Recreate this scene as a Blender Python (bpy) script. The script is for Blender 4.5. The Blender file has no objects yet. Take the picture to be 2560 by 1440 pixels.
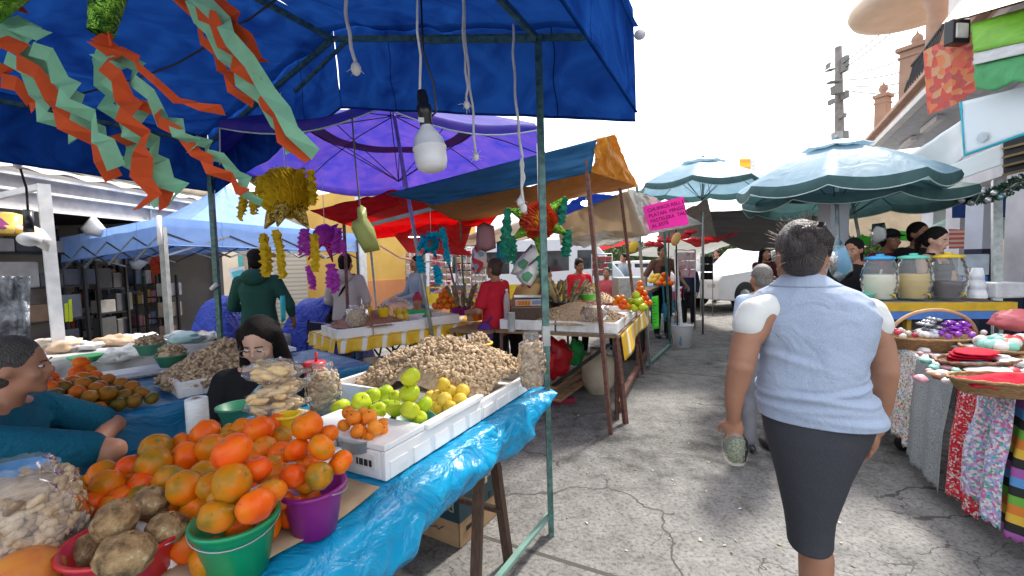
import bpy, bmesh, math, random
from mathutils import Vector, Matrix, Euler, noise
R = math.radians
rnd = random.Random(7)
scene = bpy.context.scene
COL = scene.collection
PI = math.pi

# ------------------------------------------------------------------ camera
CH = 1.5
FPX = 1100.0
pitch, roll = R(3.5), R(1.3)
fwd = Vector((0, math.cos(pitch), -math.sin(pitch)))
r0 = Vector((1, 0, 0)); u0 = r0.cross(fwd)
cr = r0 * math.cos(roll) - u0 * math.sin(roll)
cu = u0 * math.cos(roll) + r0 * math.sin(roll)
CAM = Vector((0, 0, CH))
cam = bpy.data.objects.new('camera', bpy.data.cameras.new('camera'))
COL.objects.link(cam)
M = Matrix((cr, cu, -fwd)).transposed().to_4x4(); M.translation = CAM
cam.matrix_world = M
cam.data.sensor_width = 36; cam.data.lens = 36 * FPX / 2560
cam.data.clip_start = 0.05; cam.data.clip_end = 600
scene.camera = cam

def D(px, py, d):
    return CAM + (fwd + cr * ((px - 1280) / FPX) + cu * ((720 - py) / FPX)) * d
def P(px, py, z):
    v = fwd + cr * ((px - 1280) / FPX) + cu * ((720 - py) / FPX)
    return CAM + v * ((z - CH) / v.z)
SA = R(27)
S = Vector((math.sin(SA), math.cos(SA), 0)); Q = Vector((-math.cos(SA), math.sin(SA), 0)); Z = Vector((0, 0, 1))
V = Vector

# ------------------------------------------------------------------ materials
def new_mat(name):
    m = bpy.data.materials.new(name); m.use_nodes = True
    nt = m.node_tree; b = nt.nodes['Principled BSDF']
    return m, nt, b
def N(nt, t, **kw):
    n = nt.nodes.new(t)
    for k, v in kw.items(): setattr(n, k, v)
    return n
def ramp(nt, fac, stops):
    r = N(nt, 'ShaderNodeValToRGB'); e = r.color_ramp.elements
    while len(e) < len(stops): e.new(0.5)
    for i, (p, c) in enumerate(stops):
        e[i].position = p; e[i].color = (c[0], c[1], c[2], 1)
    nt.links.new(fac, r.inputs[0]); return r.outputs[0]
def coords(nt, scale=(1, 1, 1), kind='Object'):
    tc = N(nt, 'ShaderNodeTexCoord'); mp = N(nt, 'ShaderNodeMapping')
    mp.inputs['Scale'].default_value = scale
    nt.links.new(tc.outputs[kind], mp.inputs[0]); return mp.outputs[0]
def noise_tex(nt, co, scale, detail=4, rough=.55, dist=0):
    n = N(nt, 'ShaderNodeTexNoise'); n.inputs['Scale'].default_value = scale
    n.inputs['Detail'].default_value = detail; n.inputs['Roughness'].default_value = rough
    n.inputs['Distortion'].default_value = dist
    nt.links.new(co, n.inputs['Vector']); return n.outputs['Fac']
def bump(nt, b, h, strength=.3, dist=.01):
    n = N(nt, 'ShaderNodeBump'); n.inputs['Strength'].default_value = strength; n.inputs['Distance'].default_value = dist
    nt.links.new(h, n.inputs['Height']); nt.links.new(n.outputs[0], b.inputs['Normal'])
def dim(c, k): return tuple(min(1, x * k) for x in c)

def plain(name, c, rough=.6, metal=0, var=.25, scale=8, bmp=.15, bscale=40, bd=.004, trans=0, c2=None, spec=.5, anis=(1, 1, 1), rvar=0):
    m, nt, b = new_mat(name)
    co = coords(nt, anis)
    f = noise_tex(nt, co, scale)
    c2 = c2 or dim(c, 1 - var)
    col = ramp(nt, f, [(.35, c2), (.65, c)])
    if rvar:
        oi = N(nt, 'ShaderNodeObjectInfo'); hs = N(nt, 'ShaderNodeHueSaturation')
        mr = N(nt, 'ShaderNodeMapRange'); mr.inputs[3].default_value = 1 - rvar; mr.inputs[4].default_value = 1 + rvar
        nt.links.new(oi.outputs['Random'], mr.inputs[0]); nt.links.new(mr.outputs[0], hs.inputs['Value'])
        nt.links.new(col, hs.inputs['Color']); col = hs.outputs[0]
    nt.links.new(col, b.inputs['Base Color'])
    b.inputs['Roughness'].default_value = rough; b.inputs['Metallic'].default_value = metal
    b.inputs['Specular IOR Level'].default_value = spec
    if bmp: bump(nt, b, noise_tex(nt, co, bscale, 3), bmp, bd)
    if trans:
        t = N(nt, 'ShaderNodeBsdfTranslucent'); mx = N(nt, 'ShaderNodeMixShader'); mx.inputs[0].default_value = trans
        nt.links.new(col, t.inputs[0]); nt.links.new(b.outputs[0], mx.inputs[1]); nt.links.new(t.outputs[0], mx.inputs[2])
        nt.links.new(mx.outputs[0], nt.nodes['Material Output'].inputs[0])
    return m
MC = {}
def C(c, rough=.6, **kw):
    """cached plain material by colour"""
    k = (tuple(round(x, 3) for x in c), rough, tuple(sorted((a, str(b)) for a, b in kw.items())))
    if k not in MC: MC[k] = plain('surface_%d' % len(MC), c, rough, **kw)
    return MC[k]

def fruit_mat(name, stops, rough=.35, pores=220, rv=1.0, bmp=.25):
    m, nt, b = new_mat(name)
    co = coords(nt)
    oi = N(nt, 'ShaderNodeObjectInfo')
    f = noise_tex(nt, co, 14, 3)
    ad = N(nt, 'ShaderNodeMath', operation='MULTIPLY_ADD'); ad.inputs[1].default_value = .45 * rv
    nt.links.new(oi.outputs['Random'], ad.inputs[0]); 
    sb = N(nt, 'ShaderNodeMath', operation='SUBTRACT'); sb.inputs[1].default_value = .22 * rv
    nt.links.new(f, sb.inputs[0]); nt.links.new(sb.outputs[0], ad.inputs[2])
    col = ramp(nt, ad.outputs[0], stops)
    # darker specks
    sp = noise_tex(nt, co, 70, 2); k = ramp(nt, sp, [(.68, (1, 1, 1)), (.78, (.45, .35, .25))])
    mx = N(nt, 'ShaderNodeMix', data_type='RGBA', blend_type='MULTIPLY'); mx.inputs[0].default_value = .8
    nt.links.new(col, mx.inputs[6]); nt.links.new(k, mx.inputs[7])
    nt.links.new(mx.outputs[2], b.inputs['Base Color'])
    b.inputs['Roughness'].default_value = rough
    b.inputs['Specular IOR Level'].default_value = .22
    b.inputs['Subsurface Weight'].default_value = 0
    bump(nt, b, noise_tex(nt, co, pores, 2), bmp, .002)
    return m
ORANGE = fruit_mat('tangerine_peel', [(.15, (.34, .2, .015)), (.35, (.66, .17, .004)), (.5, (.74, .13, .005)), (.8, (.7, .07, .004))], rough=.3)
MANGO = fruit_mat('ripening_peel', [(.15, (.14, .12, .01)), (.35, (.42, .17, .006)), (.55, (.68, .15, .004)), (.85, (.68, .08, .004))], rough=.33)
DKMAND = fruit_mat('green_mandarin_peel', [(.15, (.05, .06, .01)), (.4, (.17, .11, .015)), (.6, (.36, .13, .01)), (.85, (.6, .11, .01))])
APPLE = fruit_mat('green_apple_skin', [(.2, (.22, .36, .01)), (.5, (.38, .5, .02)), (.8, (.55, .56, .03))], rough=.22, bmp=.03)
QUINCE = fruit_mat('yellow_fruit_skin', [(.2, (.55, .38, .03)), (.5, (.75, .5, .05)), (.8, (.85, .58, .09))], rough=.4)
TEJO = fruit_mat('small_orange_skin', [(.2, (.55, .16, .01)), (.5, (.75, .2, .015)), (.8, (.85, .3, .03))], rough=.4)
def jicama_mat():
    m, nt, b = new_mat('jicama_skin'); co = coords(nt)
    f = noise_tex(nt, co, 22, 6, .65); c = ramp(nt, f, [(.34, (.07, .04, .016)), (.48, (.27, .16, .07)), (.6, (.4, .26, .12)), (.67, (.68, .58, .42))])
    nt.links.new(c, b.inputs['Base Color']); b.inputs['Roughness'].default_value = .85
    bump(nt, b, f, 1, .02); return m
JIC = jicama_mat()
def peanut_mat():
    m, nt, b = new_mat('peanut_shell'); co = coords(nt)
    oi = N(nt, 'ShaderNodeNewGeometry')
    f = noise_tex(nt, co, 60, 3)
    ad = N(nt, 'ShaderNodeMath', operation='MULTIPLY_ADD'); ad.inputs[1].default_value = .5
    nt.links.new(oi.outputs['Random Per Island'], ad.inputs[0]); nt.links.new(f, ad.inputs[2])
    c = ramp(nt, ad.outputs[0], [(.4, (.2, .13, .075)), (.7, (.4, .28, .165)), (1.0, (.58, .44, .28))])
    nt.links.new(c, b.inputs['Base Color']); b.inputs['Roughness'].default_value = .8
    v = N(nt, 'ShaderNodeTexVoronoi'); v.inputs['Scale'].default_value = 260; nt.links.new(co, v.inputs['Vector'])
    bump(nt, b, v.outputs[0], .5, .002); return m
PEANUT = peanut_mat()
def foam_mat():
    m, nt, b = new_mat('white_styrofoam'); co = coords(nt)
    v = N(nt, 'ShaderNodeTexVoronoi'); v.inputs['Scale'].default_value = 230; nt.links.new(co, v.inputs['Vector'])
    f = noise_tex(nt, co, 6, 4)
    c = ramp(nt, f, [(.3, (.62, .58, .52)), (.5, (.8, .79, .77)), (.8, (.84, .84, .83))])
    nt.links.new(c, b.inputs['Base Color']); b.inputs['Roughness'].default_value = .65
    bump(nt, b, v.outputs[0], .25, .002); return m
FOAM = foam_mat()
def film_mat(name, tint=(1, 1, 1), opac=.12, wr=35, rough=.12):
    """thin clear plastic film: mostly see-through with crinkled gloss"""
    m, nt, b = new_mat(name); co = coords(nt)
    tr = N(nt, 'ShaderNodeBsdfTransparent'); tr.inputs[0].default_value = (*tint, 1)
    gl = N(nt, 'ShaderNodeBsdfGlossy'); gl.inputs['Roughness'].default_value = rough
    df = N(nt, 'ShaderNodeBsdfDiffuse'); df.inputs[0].default_value = (.85 * tint[0], .85 * tint[1], .85 * tint[2], 1)
    bp = N(nt, 'ShaderNodeBump'); bp.inputs['Strength'].default_value = .7; bp.inputs['Distance'].default_value = .008
    nt.links.new(noise_tex(nt, co, wr, 3, .5, 1.2), bp.inputs['Height'])
    nt.links.new(bp.outputs[0], gl.inputs['Normal'])
    fr = N(nt, 'ShaderNodeFresnel'); fr.inputs[0].default_value = 1.22; nt.links.new(bp.outputs[0], fr.inputs['Normal'])
    m1 = N(nt, 'ShaderNodeMixShader'); m1.inputs[0].default_value = opac
    nt.links.new(tr.outputs[0], m1.inputs[1]); nt.links.new(df.outputs[0], m1.inputs[2])
    m2 = N(nt, 'ShaderNodeMixShader')
    nt.links.new(fr.outputs[0], m2.inputs[0]); nt.links.new(m1.outputs[0], m2.inputs[1]); nt.links.new(gl.outputs[0], m2.inputs[2])
    nt.links.new(m2.outputs[0], nt.nodes['Material Output'].inputs[0])
    return m
FILM = film_mat('clear_film')
FILMW = film_mat('milky_film', (1, .99, .96), .3, 30)
def tarp_mat(name, c, c2=None, trans=.35, rough=.4, wr=5, bs=.5, weave=0, bd=.03, spec=.3):
    m, nt, b = new_mat(name); co = coords(nt)
    n1 = noise_tex(nt, co, wr, 5, .5, 1.5)
    col = ramp(nt, n1, [(.3, c2 or dim(c, .75)), (.7, c)])
    nt.links.new(col, b.inputs['Base Color']); b.inputs['Roughness'].default_value = rough
    b.inputs['Specular IOR Level'].default_value = spec
    bump(nt, b, n1, bs, bd)
    t = N(nt, 'ShaderNodeBsdfTranslucent'); mx = N(nt, 'ShaderNodeMixShader'); mx.inputs[0].default_value = trans
    nt.links.new(col, t.inputs[0]); nt.links.new(b.outputs[0], mx.inputs[1]); nt.links.new(t.outputs[0], mx.inputs[2])
    nt.links.new(mx.outputs[0], nt.nodes['Material Output'].inputs[0]); return m
def cloth_mat(name, c, c2=None, fine=400, bmp=.4, rough=.85, var=.25, folds=6):
    m, nt, b = new_mat(name); co = coords(nt)
    n1 = noise_tex(nt, co, fine, 2); col = ramp(nt, n1, [(.3, c2 or dim(c, 1 - var)), (.7, c)])
    nt.links.new(col, b.inputs['Base Color']); b.inputs['Roughness'].default_value = rough
    b.inputs['Specular IOR Level'].default_value = .2
    bump(nt, b, noise_tex(nt, co, folds, 3, .5, .8), bmp, .03); return m
def skin_mat(name, c):
    m, nt, b = new_mat(name); co = coords(nt)
    f = noise_tex(nt, co, 12, 4); col = ramp(nt, f, [(.3, dim(c, .82)), (.7, c)])
    nt.links.new(col, b.inputs['Base Color']); b.inputs['Roughness'].default_value = .5
    b.inputs['Specular IOR Level'].default_value = .35
    bump(nt, b, noise_tex(nt, co, 90, 3), .15, .003); return m
SKIN = skin_mat('tan_skin', (.42, .2, .12)); SKINL = skin_mat('light_skin', (.6, .36, .26)); SKIND = skin_mat('brown_skin', (.3, .14, .08))
HAIRB = plain('black_hair', (.012, .009, .008), .6, spec=.15, anis=(60, 60, 4), bmp=.8, bscale=5, bd=.01, c2=(.004, .003, .003))
HAIRG = plain('grey_hair', (.3, .28, .25), .5, anis=(60, 60, 6), bmp=.9, bscale=5, bd=.01, c2=(.05, .045, .04))
HAIRN = plain('brown_hair', (.09, .05, .03), .5, anis=(60, 60, 6), bmp=.9, bscale=5, bd=.01, c2=(.02, .012, .008))
GALV = plain('galvanised_tube', (.42, .45, .44), .4, .6, var=.3, scale=15, bmp=.1)
GREENP = plain('green_painted_steel', (.1, .22, .19), .4, .2, c2=(.04, .09, .08), scale=25, bmp=.15)
RUST = plain('rusty_steel', (.2, .085, .06), .75, .1, c2=(.09, .045, .035), scale=30, bmp=.3)
WHITEP = plain('white_painted_steel', (.75, .76, .76), .45, 0, var=.2, scale=10, bmp=.1)
DARKM = plain('dark_steel', (.04, .042, .045), .45, .3, bmp=.1)
WOOD = plain('weathered_wood', (.33, .2, .1), .75, var=.45, scale=4, anis=(3, 3, 30), bmp=.3)
DWOOD = plain('dark_brown_wood', (.1, .055, .035), .7, var=.5, scale=6, anis=(20, 20, 2), bmp=.3)
WHITEROPE = plain('white_rope', (.75, .74, .72), .8, bmp=.6, bscale=120)
BLACKP = plain('black_plastic', (.012, .012, .014), .3, bmp=0)
def stripes_mat(name, cols, axis=0, scale=1.0, rough=.6, phase=0, bs=.2, trans=0):
    """hard stripes from a colour list repeated along an axis of object space"""
    m, nt, b = new_mat(name); tc = N(nt, 'ShaderNodeTexCoord'); sx = N(nt, 'ShaderNodeSeparateXYZ')
    nt.links.new(tc.outputs['Object'], sx.inputs[0])
    mu = N(nt, 'ShaderNodeMath', operation='MULTIPLY_ADD'); mu.inputs[1].default_value = scale; mu.inputs[2].default_value = 50 + phase
    nt.links.new(sx.outputs[axis], mu.inputs[0])
    fr = N(nt, 'ShaderNodeMath', operation='FRACT'); nt.links.new(mu.outputs[0], fr.inputs[0])
    c = ramp(nt, fr.outputs[0], [(i / len(cols), cc) for i, cc in enumerate(cols)])
    c.node.color_ramp.interpolation = 'CONSTANT'
    nt.links.new(c, b.inputs['Base Color']); b.inputs['Roughness'].default_value = rough
    co = coords(nt); bump(nt, b, noise_tex(nt, co, 9, 3), bs, .02)
    return m
def patches_mat(name, cols, scale=20, rough=.7, anis=(1, 1, 1), bs=.4):
    m, nt, b = new_mat(name); co = coords(nt, anis)
    v = N(nt, 'ShaderNodeTexVoronoi'); v.inputs['Scale'].default_value = scale; nt.links.new(co, v.inputs['Vector'])
    sx = N(nt, 'ShaderNodeSeparateColor'); nt.links.new(v.outputs['Color'], sx.inputs[0])
    c = ramp(nt, sx.outputs[0], [(i / len(cols), cc) for i, cc in enumerate(cols)])
    c.node.color_ramp.interpolation = 'CONSTANT'
    nt.links.new(c, b.inputs['Base Color']); b.inputs['Roughness'].default_value = rough
    bump(nt, b, v.outputs[0], bs, .01); return m

# ------------------------------------------------------------------ objects
ORG = {}
def tag(o, label=None, cat=None, group=None, kind=None):
    if label: o['label'] = label
    if cat: o['category'] = cat
    if group: o['group'] = group
    if kind: o['kind'] = kind
    return o
def thing(name, loc, label, cat, group=None):
    o = bpy.data.objects.new(name, None); COL.objects.link(o); o.empty_display_size = .05
    o.location = loc; ORG[o] = Vector(loc); return tag(o, label, cat, group)

class MB:
    def __init__(s): s.v = []; s.f = []; s.smooth = []
    def add(s, vs, fs, sm=True):
        n = len(s.v); s.v += [Vector(v) for v in vs]
        s.f += [tuple(i + n for i in f) for f in fs]; s.smooth += [sm] * len(fs); return s
    def box(s, c, size, rz=0, rot=None, bev=0):
        c = Vector(c); m = rot or Matrix.Rotation(rz, 3, 'Z')
        x, y, z = [a / 2 for a in size]
        vs = [c + m @ Vector(p) for p in ((-x, -y, -z), (x, -y, -z), (x, y, -z), (-x, y, -z), (-x, -y, z), (x, -y, z), (x, y, z), (-x, y, z))]
        return s.add(vs, [(0, 3, 2, 1), (4, 5, 6, 7), (0, 1, 5, 4), (1, 2, 6, 5), (2, 3, 7, 6), (3, 0, 4, 7)], False)
    def hexa(s, bottom, top):
        """8 corners: 4 bottom, 4 top"""
        return s.add(list(bottom) + list(top), [(3, 2, 1, 0), (4, 5, 6, 7), (0, 1, 5, 4), (1, 2, 6, 5), (2, 3, 7, 6), (3, 0, 4, 7)], False)
    def beam(s, a, b, w, h=None):
        a = Vector(a); b = Vector(b); h = h or w; d = (b - a).normalized()
        u = d.cross(Z); 
        if u.length < .05: u = Vector((1, 0, 0))
        u.normalize(); w2 = u.cross(d).normalized()
        q = [u * (-w / 2) - w2 * (h / 2), u * (w / 2) - w2 * (h / 2), u * (w / 2) + w2 * (h / 2), u * (-w / 2) + w2 * (h / 2)]
        return s.hexa([a + k for k in q], [b + k for k in q])
    def tube(s, pts, r, n=8, cap=True):
        pts = [Vector(p) for p in pts]; rs = r if isinstance(r, (list, tuple)) else [r] * len(pts)
        vs = []; fs = []; ref = Vector((.13, .21, .97))
        for i, p in enumerate(pts):
            t = (pts[min(i + 1, len(pts) - 1)] - pts[max(i - 1, 0)]).normalized()
            u = t.cross(ref)
            if u.length < .1: u = t.cross(Vector((1, 0, 0)))
            u.normalize(); w = t.cross(u)
            for k in range(n):
                a = 2 * PI * k / n; vs.append(p + (u * math.cos(a) + w * math.sin(a)) * rs[i])
        for i in range(len(pts) - 1):
            for k in range(n):
                fs.append((i * n + k, i * n + (k + 1) % n, (i + 1) * n + (k + 1) % n, (i + 1) * n + k))
        if cap:
            fs.append(tuple(reversed(range(n)))); fs.append(tuple(range((len(pts) - 1) * n, len(pts) * n)))
        return s.add(vs, fs)
    def lathe(s, prof, c, n=24, up=Z, capb=False, capt=False, wob=None):
        """prof: list of (r, z)"""
        c = Vector(c); up = Vector(up).normalized(); u = up.cross(Vector((0, 1, 0)))
        if u.length < .1: u = up.cross(Vector((1, 0, 0)))
        u.normalize(); w = up.cross(u); vs = []; fs = []
        for r_, z_ in prof:
            for k in range(n):
                a = 2 * PI * k / n; rr = r_ * (wob(a, z_) if wob else 1)
                vs.append(c + up * z_ + (u * math.cos(a) + w * math.sin(a)) * rr)
        for i in range(len(prof) - 1):
            for k in range(n):
                fs.append((i * n + k, (i + 1) * n + k, (i + 1) * n + (k + 1) % n, i * n + (k + 1) % n))
        if capb: fs.append(tuple(range(n)))
        if capt: fs.append(tuple(reversed(range((len(prof) - 1) * n, len(prof) * n))))
        return s.add(vs, fs)
    def ell(s, c, rad, rot=None, n=16, m=10, bumpy=0, seed=0):
        c = Vector(c); rot = rot or Matrix.Identity(3); rad = Vector(rad) if not isinstance(rad, (int, float)) else Vector((rad,) * 3)
        vs = []; fs = []
        for i in range(m + 1):
            t = PI * i / m
            for k in range(n):
                a = 2 * PI * k / n
                q = Vector((math.sin(t) * math.cos(a), math.sin(t) * math.sin(a), math.cos(t)))
                k_ = 1 + (bumpy * noise.noise(q * 2.2 + Vector((seed, seed * .7, 0))) if bumpy else 0)
                vs.append(c + rot @ Vector((q.x * rad.x * k_, q.y * rad.y * k_, q.z * rad.z * k_)))
        for i in range(m):
            for k in range(n):
                fs.append((i * n + k, (i + 1) * n + k, (i + 1) * n + (k + 1) % n, i * n + (k + 1) % n))
        return s.add(vs, fs)
    def grid(s, fn, nu, nv, sm=True):
        vs = [fn(i / nu, j / nv) for j in range(nv + 1) for i in range(nu + 1)]
        fs = [(j * (nu + 1) + i, j * (nu + 1) + i + 1, (j + 1) * (nu + 1) + i + 1, (j + 1) * (nu + 1) + i) for j in range(nv) for i in range(nu)]
        return s.add(vs, fs, sm)
    def poly(s, pts, ext=None):
        pts = [Vector(p) for p in pts]; n = len(pts)
        if ext is None: return s.add(pts, [tuple(range(n))], False)
        e = Vector(ext)
        return s.add(pts + [p + e for p in pts], [tuple(range(n)), tuple(reversed(range(n, 2 * n)))] + [(i, i + n, (i + 1) % n + n, (i + 1) % n) for i in range(n)], False)
    def loft(s, rows, n=28, cap=True):
        """rows: (centre, halfwidth vector, halfdepth vector, exponent)"""
        vs = []; fs = []
        for c, a, b, e in rows:
            for k in range(n):
                t = 2 * PI * k / n; co, si = math.cos(t), math.sin(t)
                vs.append(Vector(c) + Vector(a) * (math.copysign(abs(co) ** (2 / e), co)) + Vector(b) * (math.copysign(abs(si) ** (2 / e), si)))
        for i in range(len(rows) - 1):
            for k in range(n):
                fs.append((i * n + k, i * n + (k + 1) % n, (i + 1) * n + (k + 1) % n, (i + 1) * n + k))
        if cap: fs.append(tuple(range(n))); fs.append(tuple(range((len(rows) - 1) * n, len(rows) * n)))
        return s.add(vs, fs)
    def build(s, name, mat, parent=None, solid=0, sub=0, bev=0, remesh=0, smooth=0, fn=None, flat=False):
        if fn: s.v = [fn(v) for v in s.v]
        me = bpy.data.meshes.new(name)
        o_ = ORG[parent] if parent is not None else None
        if o_ is None:
            n = max(1, len(s.v)); mn = Vector((min(v.x for v in s.v), min(v.y for v in s.v), min(v.z for v in s.v)))
            mxx = Vector((max(v.x for v in s.v), max(v.y for v in s.v), max(v.z for v in s.v)))
            o_ = Vector(((mn.x + mxx.x) / 2, (mn.y + mxx.y) / 2, mn.z))
        me.from_pydata([v - o_ for v in s.v], [], s.f)
        for p, q in zip(me.polygons, s.smooth): p.use_smooth = q and not flat
        me.materials.append(mat); me.update()
        o = bpy.data.objects.new(name, me); COL.objects.link(o)
        if parent is not None: o.parent = parent
        else: o.location = o_
        ORG[o] = o_
        if remesh:
            md = o.modifiers.new('r', 'REMESH'); md.mode = 'VOXEL'; md.voxel_size = remesh; md.use_smooth_shade = True
            if smooth: md = o.modifiers.new('s', 'SMOOTH'); md.iterations = smooth; md.factor = .5
        if solid: md = o.modifiers.new('t', 'SOLIDIFY'); md.thickness = solid; md.offset = 0
        if bev: md = o.modifiers.new('b', 'BEVEL'); md.width = bev; md.segments = 2; md.limit_method = 'ANGLE'
        if sub: md = o.modifiers.new('u', 'SUBSURF'); md.levels = sub; md.render_levels = sub
        if remesh:
            dg = bpy.context.evaluated_depsgraph_get(); ev = o.evaluated_get(dg)
            m2 = bpy.data.meshes.new_from_object(ev); o.modifiers.clear(); o.data = m2; m2.name = name
            if not m2.materials: m2.materials.append(mat)
        return o
def copy_tree(o, loc, rot=None, scale=None, **kw):
    c = o.copy(); COL.objects.link(c); c.location = loc; ORG[c] = Vector(loc)
    if rot is not None: c.rotation_euler = rot
    if scale is not None: c.scale = scale if hasattr(scale, '__len__') else (scale,) * 3
    for ch in list(o.children):
        k = ch.copy(); COL.objects.link(k); k.parent = c
        for g in ch.children:
            h = g.copy(); COL.objects.link(h); h.parent = k
    tag(c, **kw); return c
def text_mesh(txt, size, mat, name, parent, origin, xdir, ydir, extrude=.0015, align='CENTER'):
    """lettering as a mesh part laid on a face"""
    cu_ = bpy.data.curves.new('t', 'FONT'); cu_.body = txt; cu_.size = size; cu_.align_x = align; cu_.align_y = 'CENTER'; cu_.extrude = extrude
    cu_.resolution_u = 3
    t = bpy.data.objects.new('t', cu_); COL.objects.link(t)
    dg = bpy.context.evaluated_depsgraph_get(); me = bpy.data.meshes.new_from_object(t.evaluated_get(dg))
    bpy.data.objects.remove(t)
    x = Vector(xdir).normalized(); y = Vector(ydir).normalized(); z = x.cross(y)
    mm = Matrix((x, y, z)).transposed().to_4x4(); mm.translation = Vector(origin) - ORG[parent]
    me.transform(mm); me.materials.clear(); me.materials.append(mat); me.name = name
    o = bpy.data.objects.new(name, me); COL.objects.link(o); o.parent = parent; ORG[o] = ORG[parent]; return o

# ------------------------------------------------------------------ world and sun
w = bpy.data.worlds.new("World"); scene.world = w; w.use_nodes = True
nt = w.node_tree; bg = nt.nodes['Background']
sky = nt.nodes.new('ShaderNodeTexSky'); sky.sky_type = 'NISHITA'; sky.sun_disc = False
SUNEL, SUNAZ = R(48), R(38)
sky.sun_elevation = SUNEL; sky.sun_rotation = SUNAZ
sky.air_density = 1.0; sky.dust_density = 6.0; sky.ozone_density = 1.0
mxw = nt.nodes.new('ShaderNodeMix'); mxw.data_type = 'RGBA'; mxw.inputs[0].default_value = .6
nt.links.new(sky.outputs[0], mxw.inputs[6]); mxw.inputs[7].default_value = (8.6, 8.9, 9.4, 1)   # high thin cloud veil
nt.links.new(mxw.outputs[2], bg.inputs[0]); bg.inputs[1].default_value = .15
sd = bpy.data.lights.new('sun', 'SUN'); sd.energy = 2.9; sd.angle = R(6); sd.color = (1, .95, .87)
so = bpy.data.objects.new('sun', sd); COL.objects.link(so)
sv = Vector((math.sin(SUNAZ) * math.cos(SUNEL), math.cos(SUNAZ) * math.cos(SUNEL), math.sin(SUNEL)))
so.rotation_euler = sv.to_track_quat('Z', 'Y').to_euler()
scene.view_settings.view_transform = 'Standard'; scene.view_settings.look = 'None'
scene.view_settings.exposure = 1.05; scene.view_settings.gamma = 1
# ------------------------------------------------------------------ ground
def ground_mat():
    m, nt, b = new_mat('worn_concrete'); co = coords(nt)
    big = noise_tex(nt, co, .7, 6, .6); fine = noise_tex(nt, co, 45, 5, .7); mid = noise_tex(nt, co, 6, 6, .65)
    def math_(op, a, v=None, c=None):
        n = N(nt, 'ShaderNodeMath', operation=op)
        for i, x in enumerate((a, v, c)):
            if x is None: continue
            if isinstance(x, (int, float)): n.inputs[i].default_value = x
            else: nt.links.new(x, n.inputs[i])
        return n.outputs[0]
    base = ramp(nt, math_('ADD', math_('MULTIPLY', big, .5), math_('MULTIPLY', mid, .5)), [(.37, (.045, .043, .04)), (.45, (.125, .121, .115)), (.53, (.19, .185, .177)), (.68, (.27, .262, .25))])
    grain = ramp(nt, fine, [(.34, (.35, .34, .33)), (.5, (.9, .9, .9)), (.7, (1.15, 1.14, 1.12))])
    mx = N(nt, 'ShaderNodeMix', data_type='RGBA', blend_type='MULTIPLY'); mx.inputs[0].default_value = 1
    nt.links.new(base, mx.inputs[6]); nt.links.new(grain, mx.inputs[7])
    # cracks
    dn = N(nt, 'ShaderNodeTexNoise'); dn.inputs['Scale'].default_value = 3.5; dn.inputs['Detail'].default_value = 6; nt.links.new(co, dn.inputs['Vector'])
    mxv = N(nt, 'ShaderNodeMix', data_type='RGBA'); mxv.inputs[0].default_value = .22
    nt.links.new(co, mxv.inputs[6]); nt.links.new(dn.outputs['Color'], mxv.inputs[7])
    crk = []
    for sc, th in ((1.1, .006), (3.0, .005)):
        v = N(nt, 'ShaderNodeTexVoronoi', feature='DISTANCE_TO_EDGE'); v.inputs['Scale'].default_value = sc; nt.links.new(mxv.outputs[2], v.inputs['Vector'])
        crk.append(math_('LESS_THAN', v.outputs[0], math_('MULTIPLY', noise_tex(nt, co, 2.3, 3), th * 2)))
    area = math_('GREATER_THAN', noise_tex(nt, co, .9, 2), .52)
    c2 = math_('MULTIPLY', crk[1], area)
    area1 = math_('GREATER_THAN', noise_tex(nt, co, .55, 2), .47)
    cc = math_('MAXIMUM', math_('MULTIPLY', crk[0], area1), c2)
    # joint lines across the street
    tc = N(nt, 'ShaderNodeSeparateXYZ'); mp = N(nt, 'ShaderNodeMapping'); mp.inputs['Rotation'].default_value = (0, 0, SA)
    nt.links.new(co, mp.inputs[0]); nt.links.new(mp.outputs[0], tc.inputs[0])
    jo = math_('LESS_THAN', math_('ABSOLUTE', math_('SUBTRACT', math_('FRACT', math_('MULTIPLY', math_('ADD', tc.outputs[1], 61.2), .25)), .5), 0), .0035)
    cc = math_('MAXIMUM', cc, jo)
    mk = N(nt, 'ShaderNodeMix', data_type='RGBA'); nt.links.new(cc, mk.inputs[0]); nt.links.new(mx.outputs[2], mk.inputs[6]); mk.inputs[7].default_value = (.06, .057, .052, 1)
    # chalky white splashes
    sp = noise_tex(nt, co, 5, 8, .75, .6); spm = ramp(nt, sp, [(.69, (0, 0, 0)), (.73, (.5, .5, .5))])
    ms = N(nt, 'ShaderNodeMix', data_type='RGBA'); nt.links.new(spm, ms.inputs[0]); nt.links.new(mk.outputs[2], ms.inputs[6]); ms.inputs[7].default_value = (.6, .6, .58, 1)
    nt.links.new(ms.outputs[2], b.inputs['Base Color']); b.inputs['Roughness'].default_value = .85
    h = math_('SUBTRACT', math_('ADD', math_('MULTIPLY', fine, .35), math_('MULTIPLY', mid, .8)), math_('MULTIPLY', cc, .8))
    bump(nt, b, h, .8, .02)
    return m
g = MB().poly([(-90, -20, 0), (120, -20, 0), (120, 160, 0), (-90, 160, 0)]).build('ground', ground_mat()); g['kind'] = 'structure'

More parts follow.
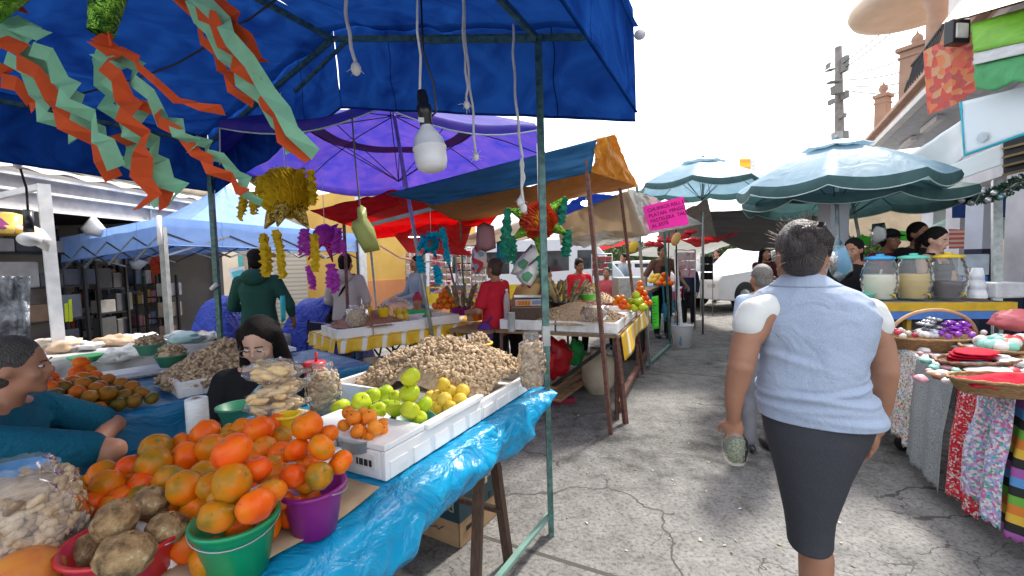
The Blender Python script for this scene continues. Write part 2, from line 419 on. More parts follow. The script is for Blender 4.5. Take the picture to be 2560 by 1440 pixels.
# ------------------------------------------------------------------ small meshes shared by repeats
def mesh_of(mb, name, mat):
    me = bpy.data.meshes.new(name); me.from_pydata(mb.v, [], mb.f)
    for p, q in zip(me.polygons, mb.smooth): p.use_smooth = q
    me.materials.append(mat); return me
def round_profile(n, sq, dimple, base=.04, dw=.35):
    pr = []
    for i in range(n + 1):
        t = PI * i / n; r_ = math.sin(t); z_ = -math.cos(t) * sq
        k = math.exp(-((r_ / dw) ** 2)) * dimple
        z_ += -k if z_ > 0 else k * .6
        pr.append((max(r_, .0005) * base, z_ * base))
    return pr
def fruit_mesh(name, mat, sq, dimple, seg=0, base=.04, n=28, dw=.35, egg=0, lump=0):
    mb = MB().lathe(round_profile(16, sq, dimple, base, dw), (0, 0, 0), n, wob=(lambda a, z: 1 + seg * math.cos(a * 9) * (1 if z > 0 else .6)) if seg else None)
    for i, v in enumerate(mb.v):
        if egg: k = 1 + egg * v.z / base; v.x *= k; v.y *= k
        if lump: v *= 1 + lump * noise.noise(v * 45)
    return mesh_of(mb, name, mat)
FM = {
    'tangerine': [fruit_mesh('tangerine', ORANGE, .84, .16, .008, lump=.06), fruit_mesh('tangerine', ORANGE, .88, .12, .006, lump=.09), fruit_mesh('tangerine', MANGO, .9, .1, .006, lump=.08)],
    'ripe': [fruit_mesh('mandarin', MANGO, 1.0, .06, .004, lump=.1), fruit_mesh('mandarin', MANGO, 1.1, .05, .0, lump=.1), fruit_mesh('mandarin', ORANGE, .95, .1, .006, lump=.08)],
    'dark': [fruit_mesh('mandarin', DKMAND, .88, .1, .004, n=18, lump=.06), fruit_mesh('mandarin', DKMAND, .95, .07, .004, n=18, lump=.08)],
    'far': [fruit_mesh('orange', ORANGE, .92, .06, 0, n=14)],
    'apple': [fruit_mesh('apple', APPLE, .93, .26, .01, dw=.42, egg=.1, lump=.03), fruit_mesh('apple', APPLE, .9, .22, .008, dw=.4, egg=.13, lump=.04)],
    'quince': [fruit_mesh('quince', QUINCE, 1.04, .05, 0, egg=-.06, n=20, lump=.08)],
    'tejocote': [fruit_mesh('tejocote', TEJO, .92, .12, 0, n=18, dw=.2, lump=.05)],
}
STAR = MB()
for k in range(5):
    a = 2 * PI * k / 5
    STAR.ell((math.cos(a) * .0035, math.sin(a) * .0035, 0), (.0038, .0016, .0009), Matrix.Rotation(a, 3, 'Z'), 6, 4)
STAR = mesh_of(STAR, 'calyx', C((.16, .2, .06), .8))
EYE = mesh_of(MB().lathe([(.0005, .001), (.005, .0015), (.007, 0), (.0075, -.002)], (0, 0, 0), 10), 'blossom_end', C((.03, .02, .012), .9))
STEM = mesh_of(MB().tube([(0, 0, -.008), (.001, 0, .004), (.004, 0, .012)], [.0014, .0012, .0017], 6), 'stem', C((.12, .08, .03), .8))
frn = 0
def fruit(kind, loc, r_, label, group, name=None, rot=None, detail=True):
    global frn; frn += 1
    me = FM[kind][frn % len(FM[kind])]
    o = bpy.data.objects.new(name or me.name.split('.')[0], me); COL.objects.link(o)
    o.location = loc; o.scale = (r_ / .04,) * 3
    o.rotation_euler = rot or (rnd.uniform(-.9, .9), rnd.uniform(-.9, .9), rnd.uniform(0, 6.28))
    tag(o, label, 'fruit', group); ORG[o] = Vector(loc)
    if detail:
        top = {'tangerine': .030, 'ripe': .036, 'apple': .028, 'tejocote': .0335, 'quince': .038}.get(kind)
        if top:
            cm, nm = (STEM, 'stem') if kind == 'apple' else ((EYE, 'blossom_end') if kind == 'tejocote' else (STAR, 'calyx'))
            c = bpy.data.objects.new(nm, cm); COL.objects.link(c); c.parent = o
            zt = max(v.co.z for v in me.vertices if v.co.x ** 2 + v.co.y ** 2 < .003 ** 2 * 2)
            c.location = (0, 0, zt)
    return o
def nut_mb(n=10, m=9):
    mb = MB(); pr = []
    L = .0168
    for i in range(m + 1):
        t = i / m; x = -L + 2 * L * t
        r_ = .0088 * math.sqrt(max(0, 1 - ((x) / L) ** 2)) ** .8 * (1 - .22 * math.exp(-(x / .005) ** 2)) * 1.05
        pr.append((max(r_, .0004), x))
    mb.lathe(pr, (0, 0, 0), n, up=(1, 0, 0)); return mb
NUT = nut_mb(); NUTL = nut_mb(7, 6); NUTM = mesh_of(NUT, 'peanut', PEANUT)
class Nuts(MB):
    def put(s, p, rot, k=1.0, hi=False):
        src = NUT if hi else NUTL; n = len(s.v)
        s.v += [p + rot @ (v * k) for v in src.v]; s.f += [tuple(i + n for i in f) for f in src.f]; s.smooth += src.smooth
def rrot(flat=.6):
    return (Matrix.Rotation(rnd.uniform(0, 6.28), 3, 'Z') @ Matrix.Rotation(rnd.gauss(0, flat), 3, 'Y') @ Matrix.Rotation(rnd.uniform(0, 6.28), 3, 'X'))
def heap(name, label, cat, hf, region, count, mat_core=None, k=1.0, individuals=0, ilabel=None, igroup=None, inside=None):
    """hf(u,v)->point on heap surface; region (u0,u1,v0,v1). Returns nothing; builds a stuff object and separate nuts"""
    pts = []
    for i in range(count):
        u = rnd.uniform(region[0], region[1]); v = rnd.uniform(region[2], region[3])
        if inside and not inside(u, v): continue
        p = hf(u, v) + Vector((0, 0, rnd.uniform(-.012, .006)))
        pts.append(p)
    pts.sort(key=lambda p: (p - CAM).length)
    nb = Nuts()
    nb.grid(lambda a, b_: hf(region[0] + (region[1] - region[0]) * a, region[2] + (region[3] - region[2]) * b_) - Vector((0, 0, .012)), 30, 30)
    for i, p in enumerate(pts):
        kk = k * rnd.uniform(.8, 1.2)
        if i < individuals:
            o = bpy.data.objects.new('peanut', NUTM); COL.objects.link(o); o.location = p; o.rotation_euler = rrot().to_euler(); o.scale = (kk,) * 3
            tag(o, ilabel, 'peanut', igroup)
        else: nb.put(p, rrot(), kk)
    o = nb.build(name, PEANUT); tag(o, label, cat, kind='stuff'); return o

def bucket(name, loc, rt, rb, h, mat, label, group=None, handle=True, lip=.006, cat='bucket', n=32, hang=.4):
    t = thing(name, loc, label, cat, group); L = Vector(loc); th = .003
    MB().lathe([(.001, .001), (rb - th, .001), (rb, 0.002), (rt - .002, h - .014), (rt - .001, h - .012), (rt + lip, h - .010), (rt + lip + .001, h), (rt - th, h), (rb - th, .006), (.001, .006)], L, n).build('shell', mat, t)
    if handle:
        a0 = hang; pts = [L + Vector(((rt + lip) * math.cos(a0 + PI * k / 14) * 1.0, (rt + lip) * math.sin(a0 + PI * k / 14), h - .006 - .022 * math.sin(PI * k / 14))) for k in range(15)]
        MB().tube(pts, .0018, 6).build('handle', GALV, t)
    return t

# ------------------------------------------------------------------ main table frame: origin at far front corner
F0 = Vector((.17, 2.4, 0))
def T(u, v, z): return F0 + S * u + Q * v + Vector((0, 0, z))
CYAN = tarp_mat('blue_plastic_sheet', (.01, .42, .72), (.006, .3, .58), .3, .22, 7, .75, bd=.05, spec=.6)
tb = thing('market_table', T(-1.3, .5, 0), 'long plank market table in front carrying bucket fruit, white foam boxes and peanuts', 'table')
MB().box(T(-1.35, .5, .775), (1.0, 2.7, .03), rz=-SA).build('tabletop', WOOD, tb)
def sawhorse(u, name='trestle_leg'):
    for v, lean in ((.08, 1), (.92, -1)):
        for du in (-.16, .16):
            MB().beam(T(u + du * .25, v, .755), T(u + du, v + lean * -.02, 0), .045, .03).build('leg', DWOOD, tb)
    MB().beam(T(u, .03, .745), T(u, .97, .745), .05, .05).build('crossbeam', DWOOD, tb)
    MB().beam(T(u + .1, .06, .3), T(u + .1, .93, .3), .03, .02).build('crossbeam', DWOOD, tb)
sawhorse(-.52); sawhorse(-1.75)
# plastic sheet: lies on the table and hangs down in front
def edge_bulge(u): return -.01 - .035 * max(0, min(1, (-u - .95) / .3))
def sheet_pt(a, b_):
    u = -.01 - 2.72 * a
    top_n = .62
    eb = edge_bulge(u)
    hang = .02 + .135 * min(1, max(0, -u / .3)) ** .6 + .02 * math.sin(u * 9)
    wr = noise.noise(Vector((u * 4, b_ * 3, 0))) * .5 + noise.noise(Vector((u * 11, b_ * 6, 3))) * .3
    if b_ < top_n:
        v = 1.02 - (1.02 - eb) * (b_ / top_n); z = .797 + .006 * max(0, wr) + .004
        if b_ > top_n - .09: z -= .0
        return T(u, v, z)
    k = (b_ - top_n) / (1 - top_n)
    z = .80 - hang * k; v = eb - .012 - .05 * math.sin(k * PI * .8) - .03 * k * wr * 2 - .03 * wr * k
    return T(u + .05 * wr * k, v, z)
tag(MB().grid(sheet_pt, 150, 60).build('plastic_sheet', CYAN, solid=.0015), 'bright blue plastic sheet covering the front table and drooping over its street side', 'table cover')

def tray(u0, u1, v0, v1, z, h, label, group='white foam trays on the front table', Tf=T, th=.022, name='foam_tray', notch=True, parentonly=None):
    t = thing(name, Tf((u0 + u1) / 2, (v0 + v1) / 2, z), label, 'foam tray', group)
    m = MB()
    def bx(a0, a1, b0, b1, z0, z1):
        m.hexa([Tf(a0, b0, z0), Tf(a1, b0, z0), Tf(a1, b1, z0), Tf(a0, b1, z0)], [Tf(a0, b0, z1), Tf(a1, b0, z1), Tf(a1, b1, z1), Tf(a0, b1, z1)])
    bx(u0, u1, v0, v0 + th, z, z + h); bx(u0, u1, v1 - th, v1, z, z + h)
    bx(u0, u0 + th, v0 + th, v1 - th, z, z + h - .001); bx(u1 - th, u1, v0 + th, v1 - th, z, z + h - .001)
    bx(u0 + th, u1 - th, v0 + th, v1 - th, z + .002, z + .02)
    m.build('shell', FOAM, t, bev=.004)
    m = MB()
    bx_ = lambda a0, a1, b0, b1, z0, z1: m.hexa([Tf(a0, b0, z0), Tf(a1, b0, z0), Tf(a1, b1, z0), Tf(a0, b1, z0)], [Tf(a0, b0, z1), Tf(a1, b0, z1), Tf(a1, b1, z1), Tf(a0, b1, z1)])
    if notch:
        n = max(2, int((u1 - u0) / .11))
        for i in range(n):
            a = u0 + (u1 - u0) * (i + .15) / n; bx_(a, a + (u1 - u0) / n * .74, v0 - .005, v0 + .001, z + .004, z + h * .62)
        m.build('ribs', FOAM, t, bev=.002)
    return t
TZ = .806
t1 = tray(-1.19, -.6, .05, .47, TZ, .095, 'white foam box with barcode sticker holding apples and tejocote fruit')
t2 = tray(-.595, -.01, .05, .47, TZ, .085, 'white foam tray at the far street corner of the front table, overflowing with peanuts')
t3 = tray(-.67, -.03, .475, .9, TZ, .1, 'white foam tray on the sellers side of the front table under the peanut heap')
t4 = tray(-1.74, -1.22, .2, .72, TZ, .1, 'white foam tray under the heap of ripening mandarins')
t5 = tray(-2.2, -1.8, .38, .78, TZ, .06, 'low white foam tray under the bagged peanuts at the near end', notch=False)
# lid slab and rim piece on box 1
o = thing('foam_slab', T(-1.1, .25, TZ + .096), 'white foam lid lying across the near end of the apple box', 'foam slab')
MB().box(T(-1.09, .26, TZ + .108), (.42, .2, .022), rz=-SA).build('sheet', FOAM, o, bev=.004)
o = thing('foam_strip', T(-.9, .06, TZ + .096), 'thin foam strip laid along the street edge of the apple box', 'foam strip')
MB().box(T(-.79, .055, TZ + .106), (.035, .39, .02), rz=-SA).build('strip', FOAM, o, bev=.003)
# barcode sticker on the end face of the box
PAPER = C((.8, .79, .76), .7, bmp=.05); INK = C((.01, .01, .01), .7, bmp=0)
stk = MB(); bc = MB()
for i in range(16):
    a = .105 + i * .0042; 
    if i % 5 != 3: bc.box(T(-1.197, a, TZ + .052), (.0022 if i % 3 else .0032, .0012, .022), rz=-SA)
MB().box(T(-1.1935, .135, TZ + .056), (.09, .003, .05), rz=-SA).build('sticker', PAPER, t1)
bc.build('barcode', INK, t1)

# peanut heap over trays 2 and 3
def hmain(u, v):
    r_ = math.sqrt(((u + .30) / .46) ** 2 + ((v - .44) / .50) ** 2)
    h = .215 * max(0, 1 - r_) ** .75
    ed = min(1, max(0, min(-.04 - u, u + .62 if v < .47 else u + .65, v - .08, .86 - v)) / .05)
    z = TZ + .055 + .03 * ed + h + .012 * noise.noise(Vector((u * 9, v * 9, 0)))
    if v > .5 and u < -.5: z -= .02
    return T(u, v, z)
heap('peanut_heap', 'big heap of unshelled peanuts in the foam trays beside the green pole', 'peanuts', hmain, (-.63, -.035, .075, .87), 2600,
     individuals=300, ilabel='single peanut lying loose on the near slope of the big peanut heap', igroup='peanuts on the big heap', inside=lambda u, v: u > -.57 or v > .5)

# containers standing on the heap
def mound(center, r_, h, n, name, label, k=1.0, parent=None, group=None):
    nb = Nuts(); c = Vector(center)
    nb.ell(c - Vector((0, 0, h * .1)), (r_ * .85, r_ * .85, h * .85), n=14, m=8)
    for i in range(n):
        a = rnd.uniform(0, 6.28); q = math.sqrt(rnd.random())
        nb.put(c + Vector((math.cos(a) * r_ * q * .93, math.sin(a) * r_ * q * .93, h * math.sqrt(max(0, 1 - q * q)) + rnd.uniform(-.005, .008))), rrot(.8), k)
    return tag(nb.build(name, PEANUT, parent), label, 'peanuts', group, 'stuff')
RED = plain('red_plastic', (.55, .02, .025), .3, var=.1, bmp=.03); YEL = plain('yellow_plastic', (.8, .52, .01), .3, var=.1, bmp=.03)
GRN = plain('green_plastic', (.005, .3, .1), .3, var=.15, bmp=.05, c2=(.004, .22, .09)); PUR = plain('purple_plastic', (.25, .01, .2), .3, var=.15, bmp=.05)
DGRN = plain('dark_green_plastic', (.04, .2, .11), .35, var=.2, bmp=.05)
def onheap(px, py, d): return D(px, py, d)
b_ = D(1076, 898, 2.55); b_.z -= .0
bucket('bucket', b_, .062, .045, .065, RED, 'small red bucket heaped with peanuts behind the big peanut heap', 'measuring buckets of peanuts', handle=False)
mound(b_ + V((0, 0, .06)), .062, .06, 70, 'peanut_fill', 'peanuts heaped in the small red bucket behind the big heap')
b_ = D(1135, 888, 2.42)
tin = thing('tin', b_, 'shallow round steel tin heaped with peanuts on top of the big heap', 'tin')
MB().lathe([(.001, 0), (.078, 0), (.08, .003), (.081, .034), (.084, .036), (.078, .036), (.077, .003), (.001, .003)], b_, 32).build('shell', GALV, tin)
mound(b_ + V((0, 0, .03)), .078, .055, 90, 'peanut_fill', 'peanuts heaped in the round steel tin')
b_ = D(1198, 877, 2.48)
bucket('bowl', b_, .068, .048, .048, YEL, 'yellow plastic bowl of peanuts on the crest of the big heap', handle=False, cat='bowl', lip=.01)
mound(b_ + V((0, 0, .04)), .062, .05, 80, 'peanut_fill', 'peanuts heaped in the yellow bowl')

# ------------------------------------------------------------------ bags
def nutbag(base, r_, h, label, name='bag_of_peanuts', lean=0, nn=170, hi=False, k=1.0, knot=True, film=None):
    base = Vector(base); t = thing(name, base, label, 'bag', 'clear bags of peanuts')
    def prof(z): 
        q = z / h
        return r_ * (.75 + .35 * math.sin(min(1, q * 1.25) * PI * .9)) if q < .75 else r_ * (1.0 - (q - .75) * 1.9)
    nb = Nuts()
    for i in range(nn):
        z = rnd.uniform(.02, .82) * h; a = rnd.uniform(0, 6.28); rr = prof(z) * rnd.uniform(.8, .94)
        rot = Matrix.Rotation(a + PI / 2 + rnd.gauss(0, .25), 3, 'Z') @ Matrix.Rotation(rnd.uniform(-1.2, 1.2), 3, 'Y')
        nb.put(base + V((math.cos(a) * rr, math.sin(a) * rr, z)), rot, k * rnd.uniform(.85, 1.15), hi)
    core = MB().lathe([(.001, 0)] + [(prof(h * q) * .78, h * q) for q in (0, .1, .3, .5, .7, .8)] + [(.001, .84 * h)], base, 16)
    core.build('inner_peanuts', PEANUT, t)
    o = nb.build('peanuts', PEANUT, t); o['kind'] = 'stuff'
    pr = [(.001, -.001), (prof(0) * .9, -.001)] + [(prof(h * q), h * q) for q in (.02, .08, .16, .26, .36, .46, .56, .66, .74, .82)] + [(r_ * .55, h * .88), (r_ * .62, h * .97), (r_ * .5, h * 1.03)]
    MB().lathe(pr, base, 40, wob=lambda a, z: 1 + .05 * math.sin(a * 7 + z * 60) + (.12 * math.sin(a * 11) if z > h * .8 else 0) + .04 * noise.noise(Vector((math.cos(a) * 3, math.sin(a) * 3, z * 25)))).build('film', film or FILM, t)
    return t
nutbag(P(1330, 955, .905) + V((-.0, .0, -.02)), .062, .26, 'tall clear bag of peanuts standing against the green canopy pole', nn=260)
nutbag(D(812, 1033, 1.98), .068, .225, 'clear bag of peanuts standing next to the bags of corn puffs', nn=260)
nutbag(D(58, 1432, 1.0), .105, .25, 'big shiny bag of peanuts at the near left corner of the front table', nn=620, hi=True, k=1.15)

# ------------------------------------------------------------------ buckets of fruit in front
gb = P(592, 1428, TZ); gb = D(598, 1436, 1.01); gb.z = TZ
bucket('bucket', gb, .085, .062, .13, GRN, 'green bucket piled with big tangerines at the table edge', hang=3.6)
pb = P(788, 1326, TZ)
bucket('bucket', pb, .077, .054, .125, PUR, 'purple bucket piled with tangerines at the table edge', hang=-.6)
rb_ = D(328, 1470, 1.0); rb_.z = TZ
bucket('bucket', rb_, .112, .085, .1, RED, 'red bucket holding the brown jicamas', hang=-.3)
G1 = 'tangerines piled in the green bucket'
def fr_list(kind, lst, group, labs, d, name='tangerine'):
    for i, it in enumerate(lst):
        px, py, rp = it[:3]; dd = it[3] if len(it) > 3 else d
        r_ = rp * dd / FPX * (.95 if px < 900 else 1.0)
        fruit(kind, D(px, py, dd), r_, labs[i] if isinstance(labs, list) else labs, group, name=name)
fr_list('tangerine', [(580, 1128, 49, 1.0), (580, 1206, 51, .96), (641, 1172, 38, 1.03), (638, 1265, 47, .93), (544, 1289, 47, .93), (679, 1229, 37, .99), (600, 1312, 32, 1.0), (527, 1215, 34, 1.06), (560, 1240, 40, 1.06), (660, 1255, 34, 1.04)], G1,
        ['large tangerine topmost in the green bucket', 'large tangerine in the middle of the green bucket pile, just under the topmost', 'tangerine on the right shoulder of the green bucket pile', 'bright orange tangerine at the right rim of the green bucket', 'greenish yellow tangerine at the left rim of the green bucket', 'tangerine beside the handle at the far right rim of the green bucket',
         'yellowish tangerine peeping over the front rim of the green bucket', 'tangerine half hidden behind the left of the green bucket pile', 'tangerine buried inside the green bucket pile', 'tangerine buried at the back right of the green bucket pile'], 1)
fr_list('tangerine', [(769, 1063, 39, 1.13), (804, 1118, 37, 1.09), (741, 1124, 32, 1.12), (820, 1085, 26, 1.17), (851, 1156, 33, 1.12), (734, 1191, 34, 1.08), (798, 1189, 36, 1.06), (770, 1160, 30, 1.15), (770, 1210, 30, 1.14)], 'tangerines piled in the purple bucket',
        ['tangerine topmost in the purple bucket', 'tangerine right of centre in the purple bucket pile', 'tangerine left of centre in the purple bucket pile', 'small tangerine tucked behind the top of the purple bucket pile', 'tangerine resting on the right rim of the purple bucket', 'tangerine at the left rim of the purple bucket', 'paler tangerine at the front rim of the purple bucket',
         'tangerine buried in the middle of the purple bucket', 'tangerine at the bottom of the purple bucket'], 1)
# jicamas
jl = ['jicama standing upright on top of the red bucket, with a white scar', 'round jicama at the back right of the red bucket', 'rough jicama at the right rim of the red bucket', 'biggest jicama at the front of the red bucket', 'jicama at the left rim of the red bucket']
for (px, py, a, b2, dd, ry), lb in zip([(288, 1301, 53, 56, .98, .5), (373, 1257, 51, 40, 1.06, .1), (417, 1323, 55, 42, 1.0, .2), (316, 1388, 74, 56, .92, .15), (222, 1382, 40, 50, 1.0, .2)], jl):
    c = D(px, py, dd); m = MB().ell((0, 0, 0), (.87 * a * dd / FPX, .87 * (a + b2) / 2 * dd / FPX, .95 * b2 * dd / FPX), n=36, m=24, bumpy=.16, seed=px)
    for v in m.v: v += v.normalized() * .0012 * noise.noise(v * 160)
    o = m.build('jicama', JIC); o.location = c; ORG[o] = c; o.data.transform(Matrix.Translation((0, 0, min(v.z for v in m.v)))); o.rotation_euler = (0, ry, 0)
    tag(o, lb, 'jicama', 'jicamas in the red bucket')
    MB().tube([(0, 0, b2 * dd / FPX * .85), (.003, 0, b2 * dd / FPX * 1.1), (.012, 0, b2 * dd / FPX * 1.2)], [.004, .0025, .001], 6).build('root_tip', JIC).parent = o
    o.children[0].location = (0, 0, 0)
    ch = o.children[0]; ch.data.transform(Matrix.Translation(ORG[ch]))
c = D(55, 1452, .9)
m = MB().ell((0, 0, 0), (.062, .07, .06), n=30, m=20, bumpy=.05); 
SAP = fruit_mat('papaya_skin', [(.2, (.5, .3, .04)), (.45, (.62, .22, .04)), (.7, (.5, .12, .04))], .4)
o = m.build('papaya', SAP); o.location = c; o.data.transform(Matrix.Translation((0, 0, -.06)))
tag(o, 'large orange papaya in the bottom left corner of the photo', 'fruit')
# ripening mandarins behind
pile = [(514, 1085, 38, 1.42), (389, 1122, 38, 1.33), (385, 1161, 40, 1.22), (326, 1170, 34, 1.28), (258, 1186, 35, 1.26), (270, 1214, 38, 1.16), (228, 1262, 34, 1.12), (181, 1249, 35, 1.14), (153, 1228, 26, 1.22), (354, 1210, 33, 1.18), (423, 1196, 35, 1.14), (461, 1218, 42, 1.07),
        (463, 1142, 38, 1.28), (528, 1122, 37, 1.3), (508, 1188, 34, 1.16), (647, 1075, 37, 1.33), (604, 1072, 27, 1.42), (576, 1085, 26, 1.42), (691, 1057, 24, 1.48), (701, 1092, 27, 1.38), (659, 1120, 29, 1.28), (701, 1134, 30, 1.24), (697, 1182, 27, 1.18), (495, 1265, 38, 1.08), (455, 1110, 29, 1.4), (427, 1263, 30, 1.1), (483, 1343, 36, 1.03),
        (302, 1245, 32, 1.14), (350, 1240, 28, 1.14), (205, 1215, 26, 1.24), (440, 1160, 30, 1.3), (550, 1160, 32, 1.24), (600, 1120, 32, 1.32), (690, 1215, 25, 1.14), (640, 1150, 28, 1.26), (330, 1215, 30, 1.22), (280, 1262, 28, 1.12), (545, 1195, 30, 1.18), (470, 1300, 34, 1.06), (705, 1250, 26, 1.1), (570, 1105, 30, 1.38), (495, 1150, 30, 1.3), (680, 1160, 26, 1.2)]
pl = {0: 'orange mandarin on the far left shoulder of the ripening heap, beside the film roll', 15: 'mandarin with a sunken top at the back of the ripening heap', 11: 'smooth orange mandarin at the centre front of the ripening heap', 5: 'long greenish mandarin at the left of the ripening heap', 4: 'reddish pointed mandarin at the left back of the ripening heap', 2: 'round orange mandarin on the left crest of the ripening heap'}
for i, (px, py, rp, dd) in enumerate(pile):
    fruit('ripe', D(px, py, dd), rp * dd / FPX * .96, pl.get(i, 'mandarin, orange or still greenish, lying in the heap behind the green bucket'), 'ripening mandarins heaped behind the buckets', name='mandarin')
# hidden fill so the heap is solid
n_ = 0
for u_ in range(9):
    for v_ in range(9):
        u = -1.68 + u_ * .062; v = .1 + v_ * .085
        if u > -1.36 and v < .4: continue
        fruit('ripe', T(u + rnd.uniform(-.01, .01), v + rnd.uniform(-.01, .01), TZ + .05), .039, 'mandarin, orange or still greenish, lying in the heap behind the green bucket', 'ripening mandarins heaped behind the buckets', name='mandarin', detail=False)
cb = thing('cardboard_sheet', T(-1.5, .12, TZ), 'bent piece of brown cardboard showing between the red and green buckets', 'cardboard')
MB().grid(lambda a, b2: T(-1.75 + .5 * a, .02 + .2 * b2, TZ + .012 + .01 * math.sin(a * 7)), 12, 4).build('sheet', C((.4, .28, .17), .85), cb, solid=.003)

# ------------------------------------------------------------------ box 1 contents
bw = D(1032, 1078, 1.7)
bucket('bowl', bw, .087, .062, .052, DGRN, 'dark green bowl stacked with green apples', cat='bowl', lip=.004)
GA = 'green apples in the foam box'
fr_list('apple', [(1027, 943, 25, 1.70), (1024, 984, 26, 1.70), (1024, 1026, 25, 1.63), (988, 1022, 23, 1.72), (1061, 1012, 22, 1.72), (962, 982, 22, 1.95), (930, 990, 22, 1.9), (904, 1006, 25, 1.86), (852, 1020, 26, 1.88), (947, 1027, 21, 1.78), (932, 1033, 20, 1.85), (828, 1062, 24, 1.74), (981, 1069, 20, 1.66), (988, 993, 17, 1.88), (974, 1012, 18, 1.85), (1050, 1045, 18, 1.66), (900, 1045, 22, 1.82), (870, 1060, 22, 1.8)], GA,
        ['green apple balanced topmost on the column of three above the dark green bowl', 'middle green apple of the column of three above the dark green bowl', 'green apple at the front of the dark green bowl, bottom of the column', 'green apple at the left of the dark green bowl', 'green apple at the right of the dark green bowl', 'green apple farthest back in the row left of the apple column', 'green apple second from the back in the row beside the peanut heap',
         'green apple third from the back in the row beside the peanut heap', 'green apple behind the tin of tejocotes', 'green apple just left of the dark green bowl', 'green apple between the tin of tejocotes and the bowl', 'green apple at the near end of the box, left of the tin', 'green apple low in the box touching the bowl', 'small green apple behind the apple column', 'green apple tucked behind the bowl', 'pale apple at the right rim of the dark green bowl', 'green apple hidden behind the tin of tejocotes', 'green apple low behind the left of the tin'], 1.7, 'apple')
fr_list('quince', [(1109, 961, 17, 1.93), (1126, 980, 18, 1.93), (1157, 976, 17, 1.93), (1112, 999, 19, 1.87), (1095, 990, 16, 1.95), (1150, 999, 17, 1.87), (1076, 991, 15, 1.96), (1091, 1020, 18, 1.86), (1126, 1018, 17, 1.84), (1135, 1000, 16, 1.95)], 'yellow quinces piled in the foam box',
        ['yellow quince topmost on the quince pile', 'yellow quince just right of and below the topmost quince', 'yellow quince farthest right on the quince pile', 'yellow quince in the centre of the pile, nearest the viewer', 'yellow quince behind the left of the quince pile', 'yellow quince at the right front of the quince pile', 'paler quince farthest left on the quince pile', 'spotted yellow quince at the bottom left of the pile beside the bowl', 'yellow quince at the bottom front against the foam rim', 'yellow quince hidden behind the quince pile'], 1.9, 'quince')
tn = D(905, 1112, 1.5)
t = thing('tin', tn, 'shallow ribbed tin of small orange tejocotes on the foam lid', 'tin')
MB().lathe([(.001, 0), (.076, 0), (.078, .003), (.08, .036), (.083, .038), (.077, .038), (.075, .003), (.001, .003)], tn, 80, wob=lambda a, z: 1 + .008 * math.sin(a * 38)).build('shell', GALV, t)
fr_list('tejocote', [(871, 1031, 17, 1.52), (884, 1045, 20, 1.48), (860, 1063, 17, 1.5), (893, 1078, 19, 1.44), (923, 1042, 20, 1.5), (938, 1069, 20, 1.45), (956, 1058, 14, 1.52), (909, 1031, 14, 1.55), (916, 1084, 15, 1.46), (900, 1060, 17, 1.52), (955, 1075, 15, 1.5), (925, 1088, 14, 1.45)], 'tejocotes in the ribbed tin',
        ['small tejocote topmost at the left of the tin', 'speckled tejocote in the upper left of the tin', 'tejocote at the left rim of the tin', 'tejocote with its dark blossom end facing out at the front of the tin', 'tejocote in the upper right of the tin', 'tejocote at the right front of the tin', 'tejocote at the far right rim of the tin', 'reddish tejocote at the back of the tin', 'tejocote half sunk at the front rim of the tin', 'tejocote in the middle of the tin', 'tejocote low at the right rim of the tin', 'tejocote low at the front right rim of the tin'], 1.5, 'tejocote')
fr_list('tejocote', [(970, 1081, 15, 1.58), (983, 1092, 13, 1.58), (840, 1091, 14, 1.62), (960, 1096, 13, 1.56)], 'loose tejocotes in the foam box', 'loose tejocote lying in the apple box beside the ribbed tin', 1.5, 'tejocote')

# ------------------------------------------------------------------ corn puff bags, film roll, cup and basins
PUFF = plain('corn_puff', (.8, .6, .3), .75, c2=(.66, .44, .2), scale=30, bmp=.5, bscale=120)
BT = 'plump clear bag of yellow corn puffs'
for (px, py, w_, h_, ang, dd), lb in zip([(686, 928, 74, 30, -.05, 1.74), (694, 975, 76, 30, .28, 1.76), (690, 1012, 74, 22, .08, 1.76), (700, 1043, 80, 24, .02, 1.78)],
        ['topmost bag of yellow corn puffs in the stack before the young woman', 'tilted bag of corn puffs, second from the top of the stack', 'bag of corn puffs, third from the top of the stack', 'lowest bag of corn puffs in the stack']):
    c = D(px, py, dd); t = thing('snack_bag', c - V((0, 0, h_ * dd / FPX)), lb, 'snack bag', 'stacked bags of corn puffs')
    rm = Matrix.Rotation(-ang, 3, 'Y'); m = MB(); w2 = w_ * dd / FPX; h2 = h_ * dd / FPX
    for i in range(30):
        y_ = rnd.uniform(-.07, .05); z_ = rnd.uniform(-.62, .62) * h2 * (1 - abs(y_) * 5); x_ = rnd.uniform(-.5, .5) * w2; L = w2 * rnd.uniform(.28, .42)
        a = rnd.gauss(0, .3); dv = V((math.cos(a), math.sin(a), rnd.gauss(0, .1))) * L
        p0 = V((x_, y_, z_)) - dv * .8; m.tube([c + rm @ (p0 + dv * (k / 4) * 1.6 + V((0, 0, .004 * math.sin(k * 1.6)))) for k in range(5)], [.006, .0125, .0135, .012, .006], 9)
    m.build('corn_puffs', PUFF, t)
    m = MB().ell((0, 0, 0), (w2, .08, h2 * 1.0), n=34, m=20)
    for v in m.v:
        k = abs(v.x) / w2; v.z *= 1 - .55 * k ** 3; v.y *= 1 - .2 * k
        v += V((0, .006, .007)) * noise.noise(v * 30 + V((px, 0, 0))) * 2
        if v.x > .93 * w2: v.x += .02; v.z *= 1.8; v.y *= 1.6
        if v.x < -.93 * w2: v.x -= .012; v.z *= 1.5
    m.v = [c + rm @ v for v in m.v]; m.build('film', FILM, t)
fr_ = D(496, 1078, 1.66)
t = thing('film_roll', fr_, 'upright roll of clear plastic film at the sellers edge of the table', 'plastic roll')
